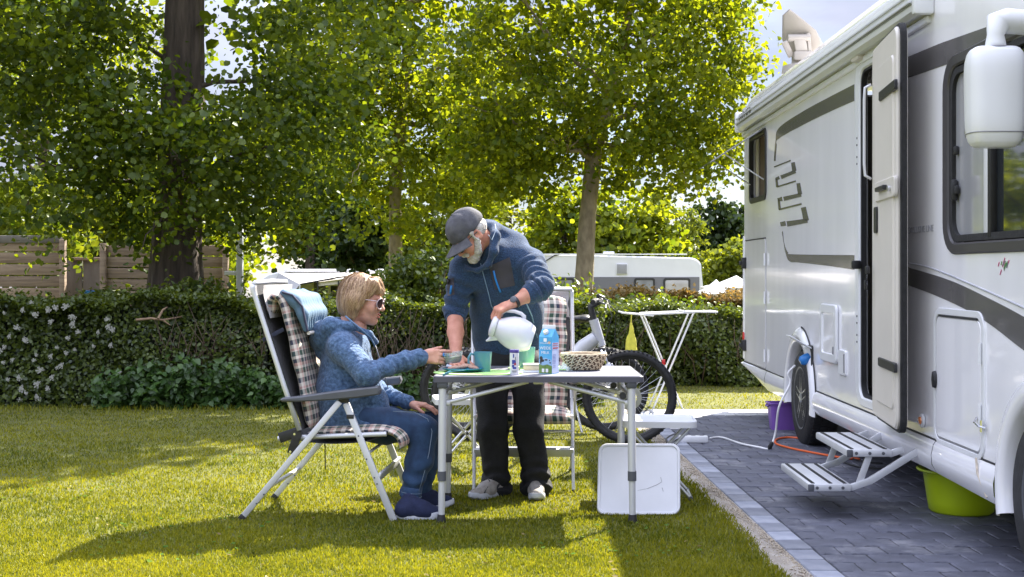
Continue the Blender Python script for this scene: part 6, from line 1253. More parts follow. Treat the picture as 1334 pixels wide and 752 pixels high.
# ------------------------------------------------------------------ bicycles, built facing +x with the rear axle above the origin
def bicycle(label, frame_m, accent, low=False):
    t = thing('bicycle', label, 'bicycle', (0, 0, 0), 0, 'electric bicycles parked behind the table'); Rw, wb = .335, 1.10; tw_ = .025
    def whl(x):
        w = put('wheel', MB().torus((x, 0, Rw), (0, 1, 0), Rw - tw_, tw_, 56, 10), mat['tyre'], t, ang=180)
        g = MB()
        for i in range(64):
            a = 2 * math.pi * i / 64
            for o in (-.014, .014): rr = Rw - .002; g.box((x + rr * math.cos(a + (o > 0) * .05), o, Rw + rr * math.sin(a + (o > 0) * .05)), (.008, .016, .014), [[math.cos(a), 0, -math.sin(a)], [0, 1, 0], [math.sin(a), 0, math.cos(a)]])
        put('knobs', g, mat['tyre'], w); put('rim', MB().lathe([(Rw - .052, -.012), (Rw - .044, -.014), (Rw - .044, .014), (Rw - .052, .012), (Rw - .062, .006), (Rw - .062, -.006), (Rw - .052, -.012)], (x, 0, Rw), (0, 1, 0), n=56), mat['black'], w, ang=40)
        for i in range(32): a = 2 * math.pi * i / 32; a2 = a + (.35 if i % 2 else -.35); s = .022 if i % 4 < 2 else -.022; put('spoke', MB().tube([(x + .02 * math.cos(a2), s, Rw + .02 * math.sin(a2)), (x + (Rw - .06) * math.cos(a), 0, Rw + (Rw - .06) * math.sin(a))], .0013, 4, caps=False), mat['alu'], w)
        put('brake_disc', MB().lathe([(.055, -.001), (.088, -.001), (.088, .001), (.055, .001), (.055, -.001)], (x, -.032, Rw), (0, 1, 0), n=32), mat['alu'], w); put('hub', MB().lathe([(.03, -.035), (.03, -.028), (.016, -.024), (.016, .024), (.03, .028), (.03, .035)], (x, 0, Rw), (0, 1, 0), n=16), mat['black'], w); return w
    whl(0); whl(wb); bb = np.array((.45, 0, .30)); hd = np.array((.895, 0, .73)); hu = np.array((.845, 0, .89)); st_ = np.array((.30, 0, .72)); dt = .05
    if not low:
        g = MB(); g.tube([bb + (.0, 0, .02), bb + (.10, 0, .10), hd + (-.12, 0, -.04), hd + (-.03, 0, .03)], [.060, .066, .060, .048], 14); g.tube([hd + (.005, 0, -.03), hu], .034, 12)
    else: g = MB(); g.tube([bb + (.0, 0, .02), bb + (.10, 0, .10), hd + (-.10, 0, -.05), hd + (-.03, 0, .03)], [.045, .045, .04, .035], 14); g.tube([hd + (.005, 0, -.03), hu], .028, 12); g.tube([hu + (-.02, 0, -.08), (.6, 0, .66), st_ + (.03, 0, -.12)], [.026, .024, .02], 12)
    g.tube([bb, st_], [.03, .02], 12)
    for s in (-.055, .055): g.tube([bb + (-.05, s * .6, 0), (.2, s * 1.1, .32), (0, s, Rw)], [.018, .012, .011], 8); g.tube([st_ + (.01, s * .3, -.05), (0, s, Rw)], [.013, .009], 8)
    put('frame', g, frame_m, t, ang=60); put('motor', MB().lathe([(.05, -.05), (.075, -.045), (.078, .04), (.05, .05)], bb + (.02, 0, .02), (0, 1, 0), n=24), mat['black'], t); put('battery', MB().tube([bb + (.16, 0, .115), hd + (-.20, 0, -.09)], .040, 4), mat['grey_plastic'], t)
    fk = put('fork', MB().tube([hd + (.008, 0, -.05), hd + (.012, 0, -.06)], .03, 12), mat['black'], t)
    for s in (-.065, .065): put('upper_leg', MB().tube([hd + (.01, s, -.05), hd + (.065, s, -.19)], .017, 10), mat['chrome'], fk, ang=180); put('lower_leg', MB().tube([hd + (.05, s, -.15), (wb - .012, s, Rw + .0)], [.023, .018], 10), frame_m if not low else mat['alu'], fk, ang=180)
    put('crown', MB().box(hd + (.01, 0, -.05), (.05, .16, .035), ch=.01), mat['black'], fk)
    put('seat_post', MB().tube([st_, (.262, 0, .87)], .0145, 10), mat['black'], t)
    put('saddle', sdf_mesh([cap((.14, 0, .905), (.40, 0, .905), .062, .018, k=.02, sq=((0, 0, 1), 2.0)), cap((.15, -.04, .905), (.15, .04, .905), .045, k=.02, sq=((0, 0, 1), 1.6))], .007), mat['black'], t, ang=180)
    put('stem', MB().tube([hu, hu + (-.02, 0, .09), hu + (.05, 0, .13)], [.026, .024, .02], 12), mat['black'], t, ang=60)
    hb = put('handlebar', MB().tube([hu + (.02, -.34, .145), hu + (.04, -.2, .15), hu + (.055, -.06, .13), hu + (.055, .06, .13), hu + (.04, .2, .15), hu + (.02, .34, .145)], .014, 10), mat['black'], t, ang=180)
    for s in (-1, 1): put('grip', MB().tube([hu + (.026, s * .23, .15), hu + (.018, s * .35, .145)], .019, 10), mat['rubber'], hb); put('brake_lever', MB().tube([hu + (.05, s * .2, .14), hu + (.10, s * .21, .12), hu + (.10, s * .30, .10)], .007, 6), mat['grey_plastic'], hb)
    put('display', MB().box(hu + (.06, 0, .165), (.05, .08, .015), [[.9, 0, .4], [0, 1, 0], [-.4, 0, .9]], ch=.005), mat['black'], hb)
    ck = put('chainring', MB().lathe([(.05, -.001), (.082, -.001), (.082, .001), (.05, .001), (.05, -.001)], bb + (0, -.06, 0), (0, 1, 0), n=36), mat['alu'], t)
    for s, a in ((-1, -1), (1, 1)): put('crank', MB().flat(bb + (0, s * .08, 0), bb + (a * .15, s * .085, a * -.06), .024, .014, (0, 0, 1)), mat['black'], ck); put('pedal', MB().box(bb + (a * .15, s * .14, a * -.06), (.09, .09, .016), ch=.004), mat['grey_plastic'], ck)
    put('chain', MB().tube([bb + (0, -.06, .08), (0, -.05, Rw + .04)], .004, 5).tube([bb + (0, -.06, -.08), (.03, -.05, Rw - .06), (0, -.05, Rw - .04)], .004, 5), mat['grey_plastic'], t); put('cassette', MB().lathe([(.02, -.058), (.03, -.056), (.06, -.04), (.06, -.036)], (0, 0, Rw), (0, 1, 0), n=24), mat['chrome'], t)
    put('kickstand', MB().tube([(.25, .06, .31), (.18, .17, .01)], .009, 8), mat['alu'], t)
    put('brake_cable', MB().tube([hu + (.09, -.1, .13), hu + (.16, 0, .06), hd + (.1, .03, -.02), hd + (.06, .06, -.12)], .003, 5).tube([hu + (.09, .12, .13), hu + (.13, .05, .02), hd + (.03, .03, .0)], .003, 5), mat['black'], t, ang=180)
    return t
LG = M('light_grey_paint', (.50, .51, .55), .25, 0, .03, 8, coat=.6); BK = M('black_paint', (.03, .03, .035), .25, 0, .1, 8, coat=.5)
b1 = bicycle('electric bicycle with thick light grey frame and fat tyres, facing right', LG, None)
ax = (820 - PX) / F_PX * 9.33; b1.location = (ax - 1.10 * math.cos(R(7)), 9.33 - 1.10 * math.sin(R(-7)), 0); b1.rotation_euler = (R(2.5), 0, R(-7))
b2 = bicycle('black electric bicycle facing left, behind the light grey one', BK, None, True)
b2.location = ((788 - PX) / F_PX * 10.1, 10.1, 0); b2.rotation_euler = (R(-2), 0, R(178)); b2.scale = (1, 1, .96)
put('pannier', MB().box((0, 0, 0), (.12, .03, .06), ch=.01), mat['blue_pl'], base=P(765, 506, 9.9), label='small blue box on the bicycle behind the table brace', cat='box') if False else None
# ------------------------------------------------------------------ people
mat['skin'] = M('weathered_skin', (.50, .235, .16), .55, 0, .2, 30, bump=.25, bs=220, col2=(.62, .33, .24), spec=.4); mat['skin'].node_tree.nodes['Principled BSDF'].inputs['Subsurface Weight'].default_value = .12; mat['skin'].node_tree.nodes['Principled BSDF'].inputs['Subsurface Radius'].default_value = (.02, .008, .004); mat['skin'].node_tree.nodes['Principled BSDF'].inputs['Subsurface Scale'].default_value = .5
mat['skinm'] = M('ruddy_skin', (.46, .19, .125), .55, 0, .2, 26, bump=.25, bs=220, col2=(.60, .29, .20), spec=.4)
mat['beard'] = M('white_beard', (.42, .38, .33), .9, 0, .2, 40, bump=1.0, bs=150, col2=(.70, .67, .62))
mat['blond'] = M('blond_hair', (.22, .12, .06), .5, 0, .2, 9, bump=.2, bs=24, col2=(.56, .38, .22), stretch=(3, 3, .9), detail=4)
mat['blond2'] = M('blond_strands', (.40, .25, .13), .42, 0, .3, 26)
_n = mat['blond2'].node_tree; _gi = _n.nodes.new('ShaderNodeNewGeometry'); _r = _n.nodes.new('ShaderNodeValToRGB'); _e = _r.color_ramp.elements; _e[0].color = (.09, .042, .02, 1); _e[1].color = (.66, .46, .27, 1); _m = _e.new(.45); _m.color = (.36, .21, .105, 1)
_n.links.new(_gi.outputs['Random Per Island'], _r.inputs[0]); _n.links.new(_r.outputs[0], _n.nodes['Principled BSDF'].inputs['Base Color'])
def knit(name, c1_, c2_, bs=160, st=.6, vs=110, scale2=None, rough=.95):
    m = M(name, c1_, rough, 0, .2, vs, bump=st, bs=bs, col2=c2_, detail=3, sheen=.15); return m
mat['navyknit'] = knit('navy_heather_fleece', (.008, .022, .055), (.030, .070, .145), 190, .6, 150)
mat['denimfl'] = knit('blue_embossed_fleece', (.030, .066, .135), (.105, .185, .32), 75, 1.0, 55)
mat['jeans'] = M('blue_denim', (.008, .026, .07), .85, 0, .2, 22, bump=.25, bs=260, col2=(.022, .060, .135), sheen=.1)
mat['blackcloth'] = M('black_trousers', (.012, .012, .014), .85, 0, .3, 30, bump=.25, bs=120)
mat['capcloth'] = M('charcoal_cap', (.055, .055, .065), .85, 0, .2, 25, bump=.3, bs=150, col2=(.10, .10, .11))
mat['lens'] = M('dark_lens', (.02, .012, .014), .18, 0, .1, 3, spec=.3)
def hand(w, d, pn, left, curls, k=1.0, spread=.06, thumb=(.75, .55, .25), tb=.35):
    """palm, four unequal fingers with three bends each, thumb from the palm's side. pn: way the palm faces"""
    w = np.array(w, float); d = nrm(d); pn = np.array(pn, float); pn = nrm(pn - d * np.dot(pn, d)); s = np.cross(d, -pn) if left else np.cross(d, pn); o = []
    kn = [w + d * .088 * k * L_ + s * x * k - pn * .004 for x, L_ in ((.030, 1.0), (.010, 1.05), (-.011, 1.0), (-.030, .92))]
    for q in kn: o.append(cap(w + d * .01 + s * np.dot(q - w, s) * .55, q, .0155 * k, .0125 * k, k=.012))
    o.append(ell(w + d * .045 * k + s * .022 * k + pn * .008, (.022 * k,) * 3, k=.015)); Ls = [(.042, .026, .021), (.047, .030, .022), (.043, .028, .022), (.034, .021, .019)]; tips = []
    for i in range(4):
        p = kn[i]; a = 0; sp = spread * (1.5 - i)
        for j in range(3):
            a += curls[i][j]; v = nrm(d * math.cos(a) + pn * math.sin(a) + s * sp * (1 - j * .3)); e = p + v * Ls[i][j] * k; r0 = (.0098, .0088, .0080)[j] * k; r1 = (.0090, .0080, .0066)[j] * k; o.append(cap(p, e, r0, r1, k=.0035)); p = e
        tips.append(p)
    p = w + d * .028 * k + s * .026 * k + pn * .004; v = nrm(d * thumb[0] + s * thumb[1] + pn * thumb[2]); e = p + v * .042 * k; o.append(cap(p, e, .0145 * k, .0105 * k, k=.012)); v2 = nrm(v + d * tb + pn * tb * .6); e2 = e + v2 * .030 * k; o.append(cap(e, e2, .0105 * k, .0092 * k, k=.004)); v3 = nrm(v2 + d * tb * .8); o.append(cap(e2, e2 + v3 * .024 * k, .0092 * k, .0072 * k, k=.004)); return o, tips
def head_prims(kk=1.0, old=True):
    o = [ell((-.012, 0, .028), (.098, .076, .092), k=.02), ell((.040, 0, -.03), (.058, .058, .083), k=.03), ell((.045, 0, -.082), (.046, .046, .036), k=.03), ell((.078, 0, -.104), (.020, .022, .018), k=.02),
         cap((.090, -.030, .018), (.090, .030, .018), .011, k=.012), cap((.095, 0, .004), (.116, 0, -.032), .0085, .0125, k=.008), ell((.104, .012, -.036), (.011, .009, .009), k=.006), ell((.104, -.012, -.036), (.011, .009, .009), k=.006),
         ell((.070, .042, -.034), (.026, .024, .028), k=.02), ell((.070, -.042, -.034), (.026, .024, .028), k=.02),
         ell((.101, .033, -.006), (.018, .017, .013), k=.008, op='-'), ell((.101, -.033, -.006), (.018, .017, .013), k=.008, op='-'),
         ell((.088, .032, -.006), (.013, .014, .0105), k=.003), ell((.088, -.032, -.006), (.013, .014, .0105), k=.003),
         ell((.096, 0, -.062), (.010, .024, .0065), k=.006), ell((.093, 0, -.076), (.011, .021, .008), k=.006), cap((.110, -.022, -.069), (.110, .022, -.069), .0022, k=.003, op='-'),
         ell((-.006, .079, -.016), (.022, .009, .032), k=.006), ell((-.006, -.079, -.016), (.022, .009, .032), k=.006), ell((-.001, .088, -.012), (.012, .007, .019), k=.004, op='-'), ell((-.001, -.088, -.012), (.012, .007, .019), k=.004, op='-'),
         cap((-.03, 0, -.05), (-.045, 0, -.16), .054, .056, k=.03)]
    return o
def frame3(f, u): f = nrm(f); u = np.array(u, float); u = nrm(u - f * np.dot(u, f)); l = np.cross(u, f); return np.stack([f, l, u], 1)   # local -> world
def xf(VQ, Rm, c): return VQ[0] @ Rm.T + c, VQ[1]
def tint(o, fn):
    """vertex colour factor for natural skin redness"""
    return o
def seg(V, Q, keep):
    m = keep(V); kq = m[Q].all(1); return V, Q[kq]

# ================================================================== the seated woman
YW = 6.72
def Wp(px, py, dy=0.0): return np.array(P(px, py, YW + dy))
wc = tuple(Wp(455, 560)); wc = (wc[0], YW, .40)
HW = frame3((.975, -.17, -.16), (.16, 0, .985)); hc = Wp(471.5, 390)
headW = xf(sdf_mesh(head_prims(), .0035), HW, hc)
handR, tipsR = hand(Wp(549, 465.5, -.135), (1, .10, .02), (.15, 1, -.25), False, [(.25, .35, .25), (.3, .4, .25), (.4, .45, .3), (.45, .5, .3)], .93, .03, (.85, .40, .35), .2)
handR = [cap(Wp(530, 470, -.15), Wp(551, 465.5, -.135), .026, .022, k=.012, sq=((0, 1, 0), 1.15))] + handR
handL, tl = hand(Wp(534, 526, .085), (.95, -.22, -.12), (-.10, 0, -1), True, [(.22, .3, .2), (.2, .3, .2), (.22, .32, .2), (.28, .35, .2)], .93, .07, (.8, .55, .25), .2)
handL = [cap(Wp(518, 521, .11), Wp(535, 526, .085), .026, .021, k=.012)] + handL
S_R, E_R, W_R = Wp(447, 452, -.16), Wp(480, 487, -.275), Wp(548, 466, -.14); S_L, E_L, W_L = Wp(456, 450, .16), Wp(488, 508, .20), Wp(532, 525, .09)
torso = [cap(Wp(452, 535), Wp(452, 470), .12, .11, k=.03, sq=((1, 0, 0), 1.15)), cap(Wp(452, 458, -.11), Wp(452, 458, .11), .05, k=.03), cap(Wp(457, 455), Wp(465, 425), .05, k=.02), cap(S_R, E_R, .045, .035), cap(E_R, W_R, .035, .024), cap(S_L, E_L, .045, .035), cap(E_L, W_L, .035, .024)]
kneeR, kneeL = Wp(551, 560, -.10), Wp(557, 556, .10); ankR, ankL = Wp(535, 646, -.17), Wp(549, 640, .06)
torso += [cap(Wp(455, 552, -.09), kneeR, .065, .048), cap(kneeR, ankR, .048, .035), cap(Wp(455, 550, .09), kneeL, .065, .048), cap(kneeL, ankL, .048, .035)]
body = joinVF(headW, sdf_mesh(handR, .003), sdf_mesh(handL, .003), sdf_mesh(torso, .014))
wo_ = put('person', body, mat['skin'], base=wc, label='seated person with short blond hair and blue hooded jacket holding a small glass dish', cat='person', ang=180)
# jacket
def jacket_w():
    pr = [cap(Wp(453, 540), Wp(452, 497), .195, .185, k=.05, sq=((1, 0, 0), 1.28)), cap(Wp(452, 497), Wp(452, 462), .180, .150, k=.05, sq=((1, 0, 0), 1.18)), cap(Wp(449, 455, -.12), Wp(451, 455, .12), .075, k=.05),
          ell(Wp(487, 548), (.125, .20, .058), k=.05), ell(Wp(440, 552), (.115, .19, .05), k=.05), cap(Wp(470, 500), Wp(482, 525), .10, .10, k=.06),
          cap(S_R, E_R, .070, .060, k=.035), cap(E_R, Wp(530, 470, -.17), .060, .046, k=.03), cap(Wp(530, 470, -.17), Wp(549, 465, -.14), .044, .040, k=.015), cap(S_L, E_L, .068, .056, k=.035), cap(E_L, W_L, .056, .038, k=.03),
          ]
    # hood lying back round the neck
    ring = [Wp(489, 446, -.03), Wp(481, 436, -.085), Wp(457, 424, -.115), Wp(432, 424, -.115), Wp(419, 440, -.06), Wp(416, 444, .0), Wp(419, 440, .06), Wp(432, 424, .115), Wp(457, 424, .115), Wp(481, 436, .085), Wp(489, 446, .03)]
    rr = [.012, .016, .024, .040, .050, .052, .050, .040, .024, .016, .012]
    for i in range(10): pr.append(cap(ring[i], ring[i + 1], rr[i], rr[i + 1], k=.02))
    pr += [cap(Wp(424, 432, -.05), Wp(416, 462, -.02), .055, .022, k=.03), cap(Wp(424, 432, .05), Wp(416, 462, .02), .055, .022, k=.03), cap(Wp(440, 430), Wp(425, 440), .07, .06, k=.03)]
    f1, f2 = wave_noise(11, 9, 22, .012, dirs=(1, 0, 1)), wave_noise(12, 9, 55, .0045)
    def arms(Pn):
        o = np.zeros(len(Pn))
        for A, B, am in ((E_R, W_R, .0045), (S_R, E_R, .004), (E_L, W_L, .005), (S_L, E_L, .004)):
            ab = B - A; t = ((Pn - A) @ ab) / (ab @ ab); d = np.linalg.norm(Pn - A - np.clip(t, 0, 1)[:, None] * ab, axis=1); wgt = np.exp(-np.clip(d - .06, 0, 1) / .01) * (t > -.1) * (t < 1.05); o += wgt * am * np.sin(t * 34 + 2.2 * np.sin(Pn[:, 1] * 40 + Pn[:, 2] * 30))
        return o
    sub = [cap(Wp(468, 418), Wp(486, 424), .050, .040, k=.01, op='-'), ell(Wp(460, 602), (.5, .5, .142), k=.015, op='-')]
    V, Q = sdf_mesh(pr + sub, .0075, lambda p: f1(p) + f2(p) + arms(p)); return V, Q
jk = put('jacket', jacket_w(), mat['denimfl'], wo_, wc, ang=180)
def cuff(A, B, r, t=.012, name='cuff', m=None, par=None, base=None, n=24):
    A, B = np.array(A, float), np.array(B, float); d = np.linalg.norm(B - A); put(name, MB().lathe([(r - t * .5, 0), (r, .003), (r + .002, d * .5), (r, d - .003), (r - t * .5, d), (r - t, d * .7)], A, B - A, n=n), m, par, base, ang=60)
cuff(Wp(541, 467, -.15), Wp(551.5, 464.7, -.135), .044, m=mat['denimfl'], par=jk, base=wc); cuff(Wp(525, 522, .11), Wp(535, 526, .085), .037, m=mat['denimfl'], par=jk, base=wc)
put('hood_edge', MB().tube([Wp(489, 452, -.05), Wp(483, 440, -.098), Wp(468, 427, -.13), Wp(450, 412, -.125)], .004, 8), M('pale_hem', (.12, .2, .32), .9), jk, wc, ang=180)
put('zip', MB().tube([Wp(489, 450, -.02), Wp(493, 462, -.02), Wp(499, 480, -.02), Wp(505, 505, -.02)], .0025, 6), mat['text'], jk, wc, ang=180)
# jeans
fj, fj2 = wave_noise(21, 9, 30, .006), wave_noise(22, 8, 70, .003)
def shin_folds(A, B, am):
    def fn(Pn): ab = B - A; t = ((Pn - A) @ ab) / (ab @ ab); return am * np.sin(t * 30 + np.sin(Pn[:, 1] * 50) * 1.5) * np.clip(t - .45, 0, 1) * 2 * (t < 1.1)
    return fn
sf1, sf2 = shin_folds(kneeR, ankR, .005), shin_folds(kneeL, ankL, .005)
pj = [cap(Wp(452, 548, -.09), Wp(500, 555, -.10), .095, .088, k=.04), cap(Wp(500, 555, -.10), kneeR, .088, .074, k=.03), cap(kneeR, Wp(547, 600, -.13), .074, .068, k=.03), cap(Wp(545, 600, -.13), ankR, .066, .047, k=.03),
      cap(Wp(452, 548, .09), Wp(505, 552, .10), .095, .086, k=.04), cap(Wp(505, 552, .10), kneeL, .086, .072, k=.03), cap(kneeL, Wp(556, 600, .08), .070, .062, k=.03), cap(Wp(556, 600, .08), ankL, .060, .046, k=.03), cap(Wp(448, 545, -.08), Wp(448, 545, .08), .10, k=.04)]
jn = put('jeans', sdf_mesh(pj, .0085, lambda p: fj(p) + fj2(p) + sf1(p) + sf2(p)), mat['jeans'], wo_, wc, ang=180)
stitch = M('pale_stitching', (.20, .26, .34), .8)
put('seam', MB().tube([Wp(512, 536, -.155), Wp(540, 537, -.155), Wp(557, 546, -.155), Wp(563, 562, -.165), Wp(559, 590, -.18), Wp(553, 615, -.19), Wp(546, 640, -.20)], .0018, 5), stitch, jn, wc, ang=180)
cuff(Wp(536.5, 636, -.165), Wp(534.5, 648, -.172), .052, .01, 'turn_up', mat['jeans'], jn, wc)
for a_, b_ in ((641, 642), (646, 647)): put('seam', MB().torus(Wp(535.5, a_, -.168), (.1, 0, 1), .0535, .0014, 30, 5), stitch, jn, wc)
# shoes: knitted slip-ons with pale sole
mat['navyshoe'] = M('navy_knit', (.012, .018, .055), .9, 0, .2, 30, bump=.3, bs=200); mat['sole'] = M('pale_sole', (.55, .57, .62), .6, 0, .1, 12)
def shoe(par, base, heel, toe, ank, m_up, m_sole, w=.044, hi=.085, lace=None, top=True):
    heel, toe, ank = [np.array(q, float) for q in (heel, toe, ank)]; f = nrm(toe - heel); L_ = np.linalg.norm((toe - heel)[:2]); f = nrm(np.array((f[0], f[1], 0))); sd = np.array((-f[1], f[0], 0)); h0_ = heel + (0, 0, .03)
    pr = [cap(h0_ + f * .035 + (0, 0, .02), h0_ + f * (L_ * .55) + (0, 0, .018), .038, .040, k=.02), cap(h0_ + f * (L_ * .5) + (0, 0, .012), h0_ + f * (L_ - .040) + (0, 0, .002), .042, .033, k=.025), cap(h0_ + f * .045 + (0, 0, .02), ank, .044, .042, k=.025), cap(h0_ + f * .09 + (0, 0, .05), h0_ + f * (L_ * .6) + (0, 0, .022), .034, .03, k=.02), ell(heel + f * L_ * .5 + (0, 0, -.035), (.3, .3, .045), k=.004, op='-')]
    u_ = put('shoe', sdf_mesh(pr, .006, wave_noise(5, 8, 90, .0022)), m_up, par, base, ang=180)
    n = 40; V = []
    for z, gsc in ((.004, .93), (.012, 1.0), (.028, 1.0), (.036, .97)):
        for i in range(n):
            a = 2 * math.pi * i / n; lx = L_ / 2 * (abs(math.cos(a)) ** .8) * np.sign(math.cos(a)); wd = w * (1.0 + .10 * math.cos(a) - .12 * math.cos(2 * a) * 0) * abs(math.sin(a)) ** .8 * np.sign(math.sin(a)) * (1 - .16 * (abs(lx) < L_ * .2)); p = heel + f * (L_ / 2 + lx * gsc) + sd * wd * gsc; V.append((p[0], p[1], z + .008 * (math.cos(a) > .8) * 1 + .004 * abs(math.cos(a))))
    put('sole', (np.array(V), [(A * n + i, A * n + (i + 1) % n, (A + 1) * n + (i + 1) % n, (A + 1) * n + i) for A in range(3) for i in range(n)] + [tuple(range(n)), tuple(3 * n + i for i in range(n))]), m_sole, u_, base, ang=50)
    if lace:
        g = MB()
        for k in range(5): c_ = h0_ + f * (L_ * (.40 + .075 * k)) + np.array((0, 0, .088 - .0135 * k)); g.tube([c_ - sd * .022 + (0, 0, -.012), c_ + (0, 0, .0), c_ + sd * .022 + f * .012 + (0, 0, -.012)], .0028, 6)
        put('laces', g, lace, u_, base, ang=180)
        for s in (-1, 1):
            for k in range(3): a_ = h0_ + f * (L_ * (.30 + .16 * k)) + sd * s * (.0405 - .003 * k) + np.array((0, 0, .045 - .004 * k)); put('side_panel', MB().flat(a_, a_ + f * .035 + (0, 0, -.03), .012, .004, (0, 0, 1)), lace, u_, base)
    return u_
g0 = lambda v: np.array((v[0], v[1], 0.0))
hR = g0(Wp(516, 600, -.255)); tR = g0(Wp(579, 600, -.235)); shoe(wo_, wc, hR + (0, 0, 0), tR, Wp(534, 650, -.172) + (0, -.03, 0), mat['navyshoe'], mat['sole'])
hL = g0(Wp(527, 600, .05)); tL = g0(Wp(592, 600, .08)); shoe(wo_, wc, hL, tL, Wp(549, 645, .06), mat['navyshoe'], mat['sole'])
# hair: bob with layered strands
def hair_w():
    L0 = lambda a: np.array(a)
    pr = [ell((-.022, 0, .030), (.108, .090, .102), k=.02), ell((-.052, 0, -.03), (.072, .086, .085), k=.04), cap((-.02, .066, -.01), (-.022, .062, -.09), .040, .022, k=.03), cap((-.02, -.066, -.01), (-.022, -.062, -.09), .040, .022, k=.03), cap((.055, -.045, .085), (.098, -.02, .050), .034, .014, k=.02), cap((.055, .045, .08), (.092, .035, .045), .034, .014, k=.02), cap((.06, 0, .095), (.106, 0, .062), .032, .010, k=.02),
          cap((.05, .066, .05), (.012, .076, -.03), .020, .014, k=.02), cap((.05, -.066, .05), (.010, -.076, -.04), .020, .014, k=.02), ell((.098, 0, -.052), (.088, .12, .088), k=.010, op='-'), ell((.0, 0, -.175), (.2, .2, .055), k=.01, op='-')]
    def dsp(Pn): a = np.arctan2(Pn[:, 1], Pn[:, 2] - .02); b_ = np.arctan2(Pn[:, 1], Pn[:, 0]); return .0022 * np.sin(b_ * 22 + 1.2 * np.sin(Pn[:, 2] * 20))
    return sdf_mesh(pr, .0038, dsp)
hr = put('hair', xf(hair_w(), HW, hc), mat['blond'], wo_, wc, ang=180)
from mathutils.bvhtree import BVHTree
_V, _Q = hair_w(); hbv = BVHTree.FromPolygons([Vector(v) for v in _V], [tuple(int(i) for i in f) for f in _Q]); q = np.random.default_rng(4); Vs, Fs, tot = [], [], 0; oc = Vector((-.02, 0, .015))
for i in range(2600):
    az_ = q.uniform(-3.14, 3.14); n_ = 12; e0 = q.uniform(.0, 1.3); e1 = min(2.5, e0 + q.uniform(.5, 1.5)); sw = q.uniform(.1, .45) * (1 if az_ > -.3 else -1) * (abs(az_) < 1.6); pv = []; last = None; w_ = q.uniform(.0006, .0015); lf = q.uniform(.0004, .003)
    for k in range(n_):
        e = e0 + (e1 - e0) * k / (n_ - 1); a2 = az_ + sw * (e - e0) + .03 * math.sin(k + i); d = Vector((math.sin(e) * math.cos(a2), math.sin(e) * math.sin(a2), math.cos(e))); h = hbv.ray_cast(oc + d * .3, -d)
        if not h[0]: break
        r_ = (h[0] - oc).length
        if r_ < .075 or (last and abs(r_ - last) > .009): break
        last = r_; pv.append(np.array(h[0] + d * lf * (1 + .6 * math.sin(k * 1.3 + i))))
    if len(pv) < 4: continue
    n_ = len(pv); pv = np.array(pv); t_ = np.gradient(pv, axis=0); sdv = np.cross(t_, pv - np.array(oc)); sdv /= np.linalg.norm(sdv, axis=1)[:, None] + 1e-9; taper = np.linspace(1, .3, n_)[:, None] * w_
    Vs.append(np.concatenate([pv - sdv * taper, pv + sdv * taper])); Fs.append(np.array([(k, k + 1, n_ + k + 1, n_ + k) for k in range(n_ - 1)]) + tot); tot += 2 * n_
put('strands', (np.concatenate(Vs) @ HW.T + hc, np.concatenate(Fs)), mat['blond2'], hr, wc, ang=None)
def glasses(par, base, Rm, c, fm, big=1.0):
    def T(p): return np.array(p) @ Rm.T + c
    f = put('sunglasses', MB().tube([T((.113, -.012, .004)), T((.117, 0, .007)), T((.113, .012, .004))], .0025, 6), fm, par, base, ang=180)
    for s in (-1, 1):
        pts = [(.112 - .35 * max(0, abs(y_) - .034) - .0 * abs(z_), s * y_, z_) for y_, z_ in [(.034 + .026 * big * math.cos(t) * 1.0, -.006 + .021 * big * math.sin(t)) for t in np.linspace(0, 2 * math.pi, 24, endpoint=False)]]
        ins = [T(p) for p in pts]; bk = [T((p[0] - .003, p[1], p[2])) for p in pts]; put('lens', (np.array(ins + bk), [tuple(range(24)), tuple(range(47, 23, -1))] + [(i, (i + 1) % 24, 24 + (i + 1) % 24, 24 + i) for i in range(24)]), mat['lens'], f, base, ang=30)
        put('frame_rim', MB().tube([T((p[0] + .0005, p[1], p[2])) for p in pts] + [T(pts[0])], .0022, 6), fm, f, base, ang=180); put('temple', MB().tube([T((.100, s * .062, .006)), T((.085, s * .076, .006)), T((.03, s * .085, .004)), T((-.012, s * .086, -.004))], .0028, 6), fm, f, base, ang=180)
glasses(wo_, wc, HW, hc, M('pink_white_frame', (.55, .42, .44), .3, coat=.5), 1.3)
put('lips', xf(sdf_mesh([ell((.1045, 0, -.0625), (.0045, .020, .0042), k=.004), ell((.1025, 0, -.0755), (.0045, .017, .0048), k=.004)], .002), HW, hc), M('lip_skin', (.42, .10, .09), .4), wo_, wc, ang=180)
# glass dish with a blue packet held in her hand
dc = Wp(589, 466, -.10); dd = thing('glass_dish', 'small clear glass dish with pale spread and a blue packet, held by the woman', 'dish', tuple(dc - (0, 0, .03)))
gm = M('clear_glass', (.85, .9, .9), .06, 0, .02, 4, alpha_trans=.75, coat=.5); tl_ = nrm((-.12, 0, 1))
put('bowl', MB().lathe([(0, -.028), (.036, -.028), (.044, -.02), (.060, .026), (.0615, .028), (.058, .028), (.042, -.017), (0, -.022)], dc, tl_, n=40, sy=.75), gm, dd, tuple(dc - (0, 0, .03)), ang=50)
put('spread', MB().lathe([(0, -.020), (.040, -.018), (.049, .004), (.03, .010), (0, .008)], dc, tl_, n=32, sy=.74), M('pale_spread', (.70, .62, .46), .7, 0, .1, 40, bump=.4, bs=90), dd, tuple(dc - (0, 0, .03)), ang=50)
put('blue_packet', MB().box(dc + (-.030, -.02, .014), (.034, .03, .016), [[.96, 0, .28], [0, 1, 0], [-.28, 0, .96]], ch=.003), mat['blue_pl'], dd, tuple(dc - (0, 0, .03)))

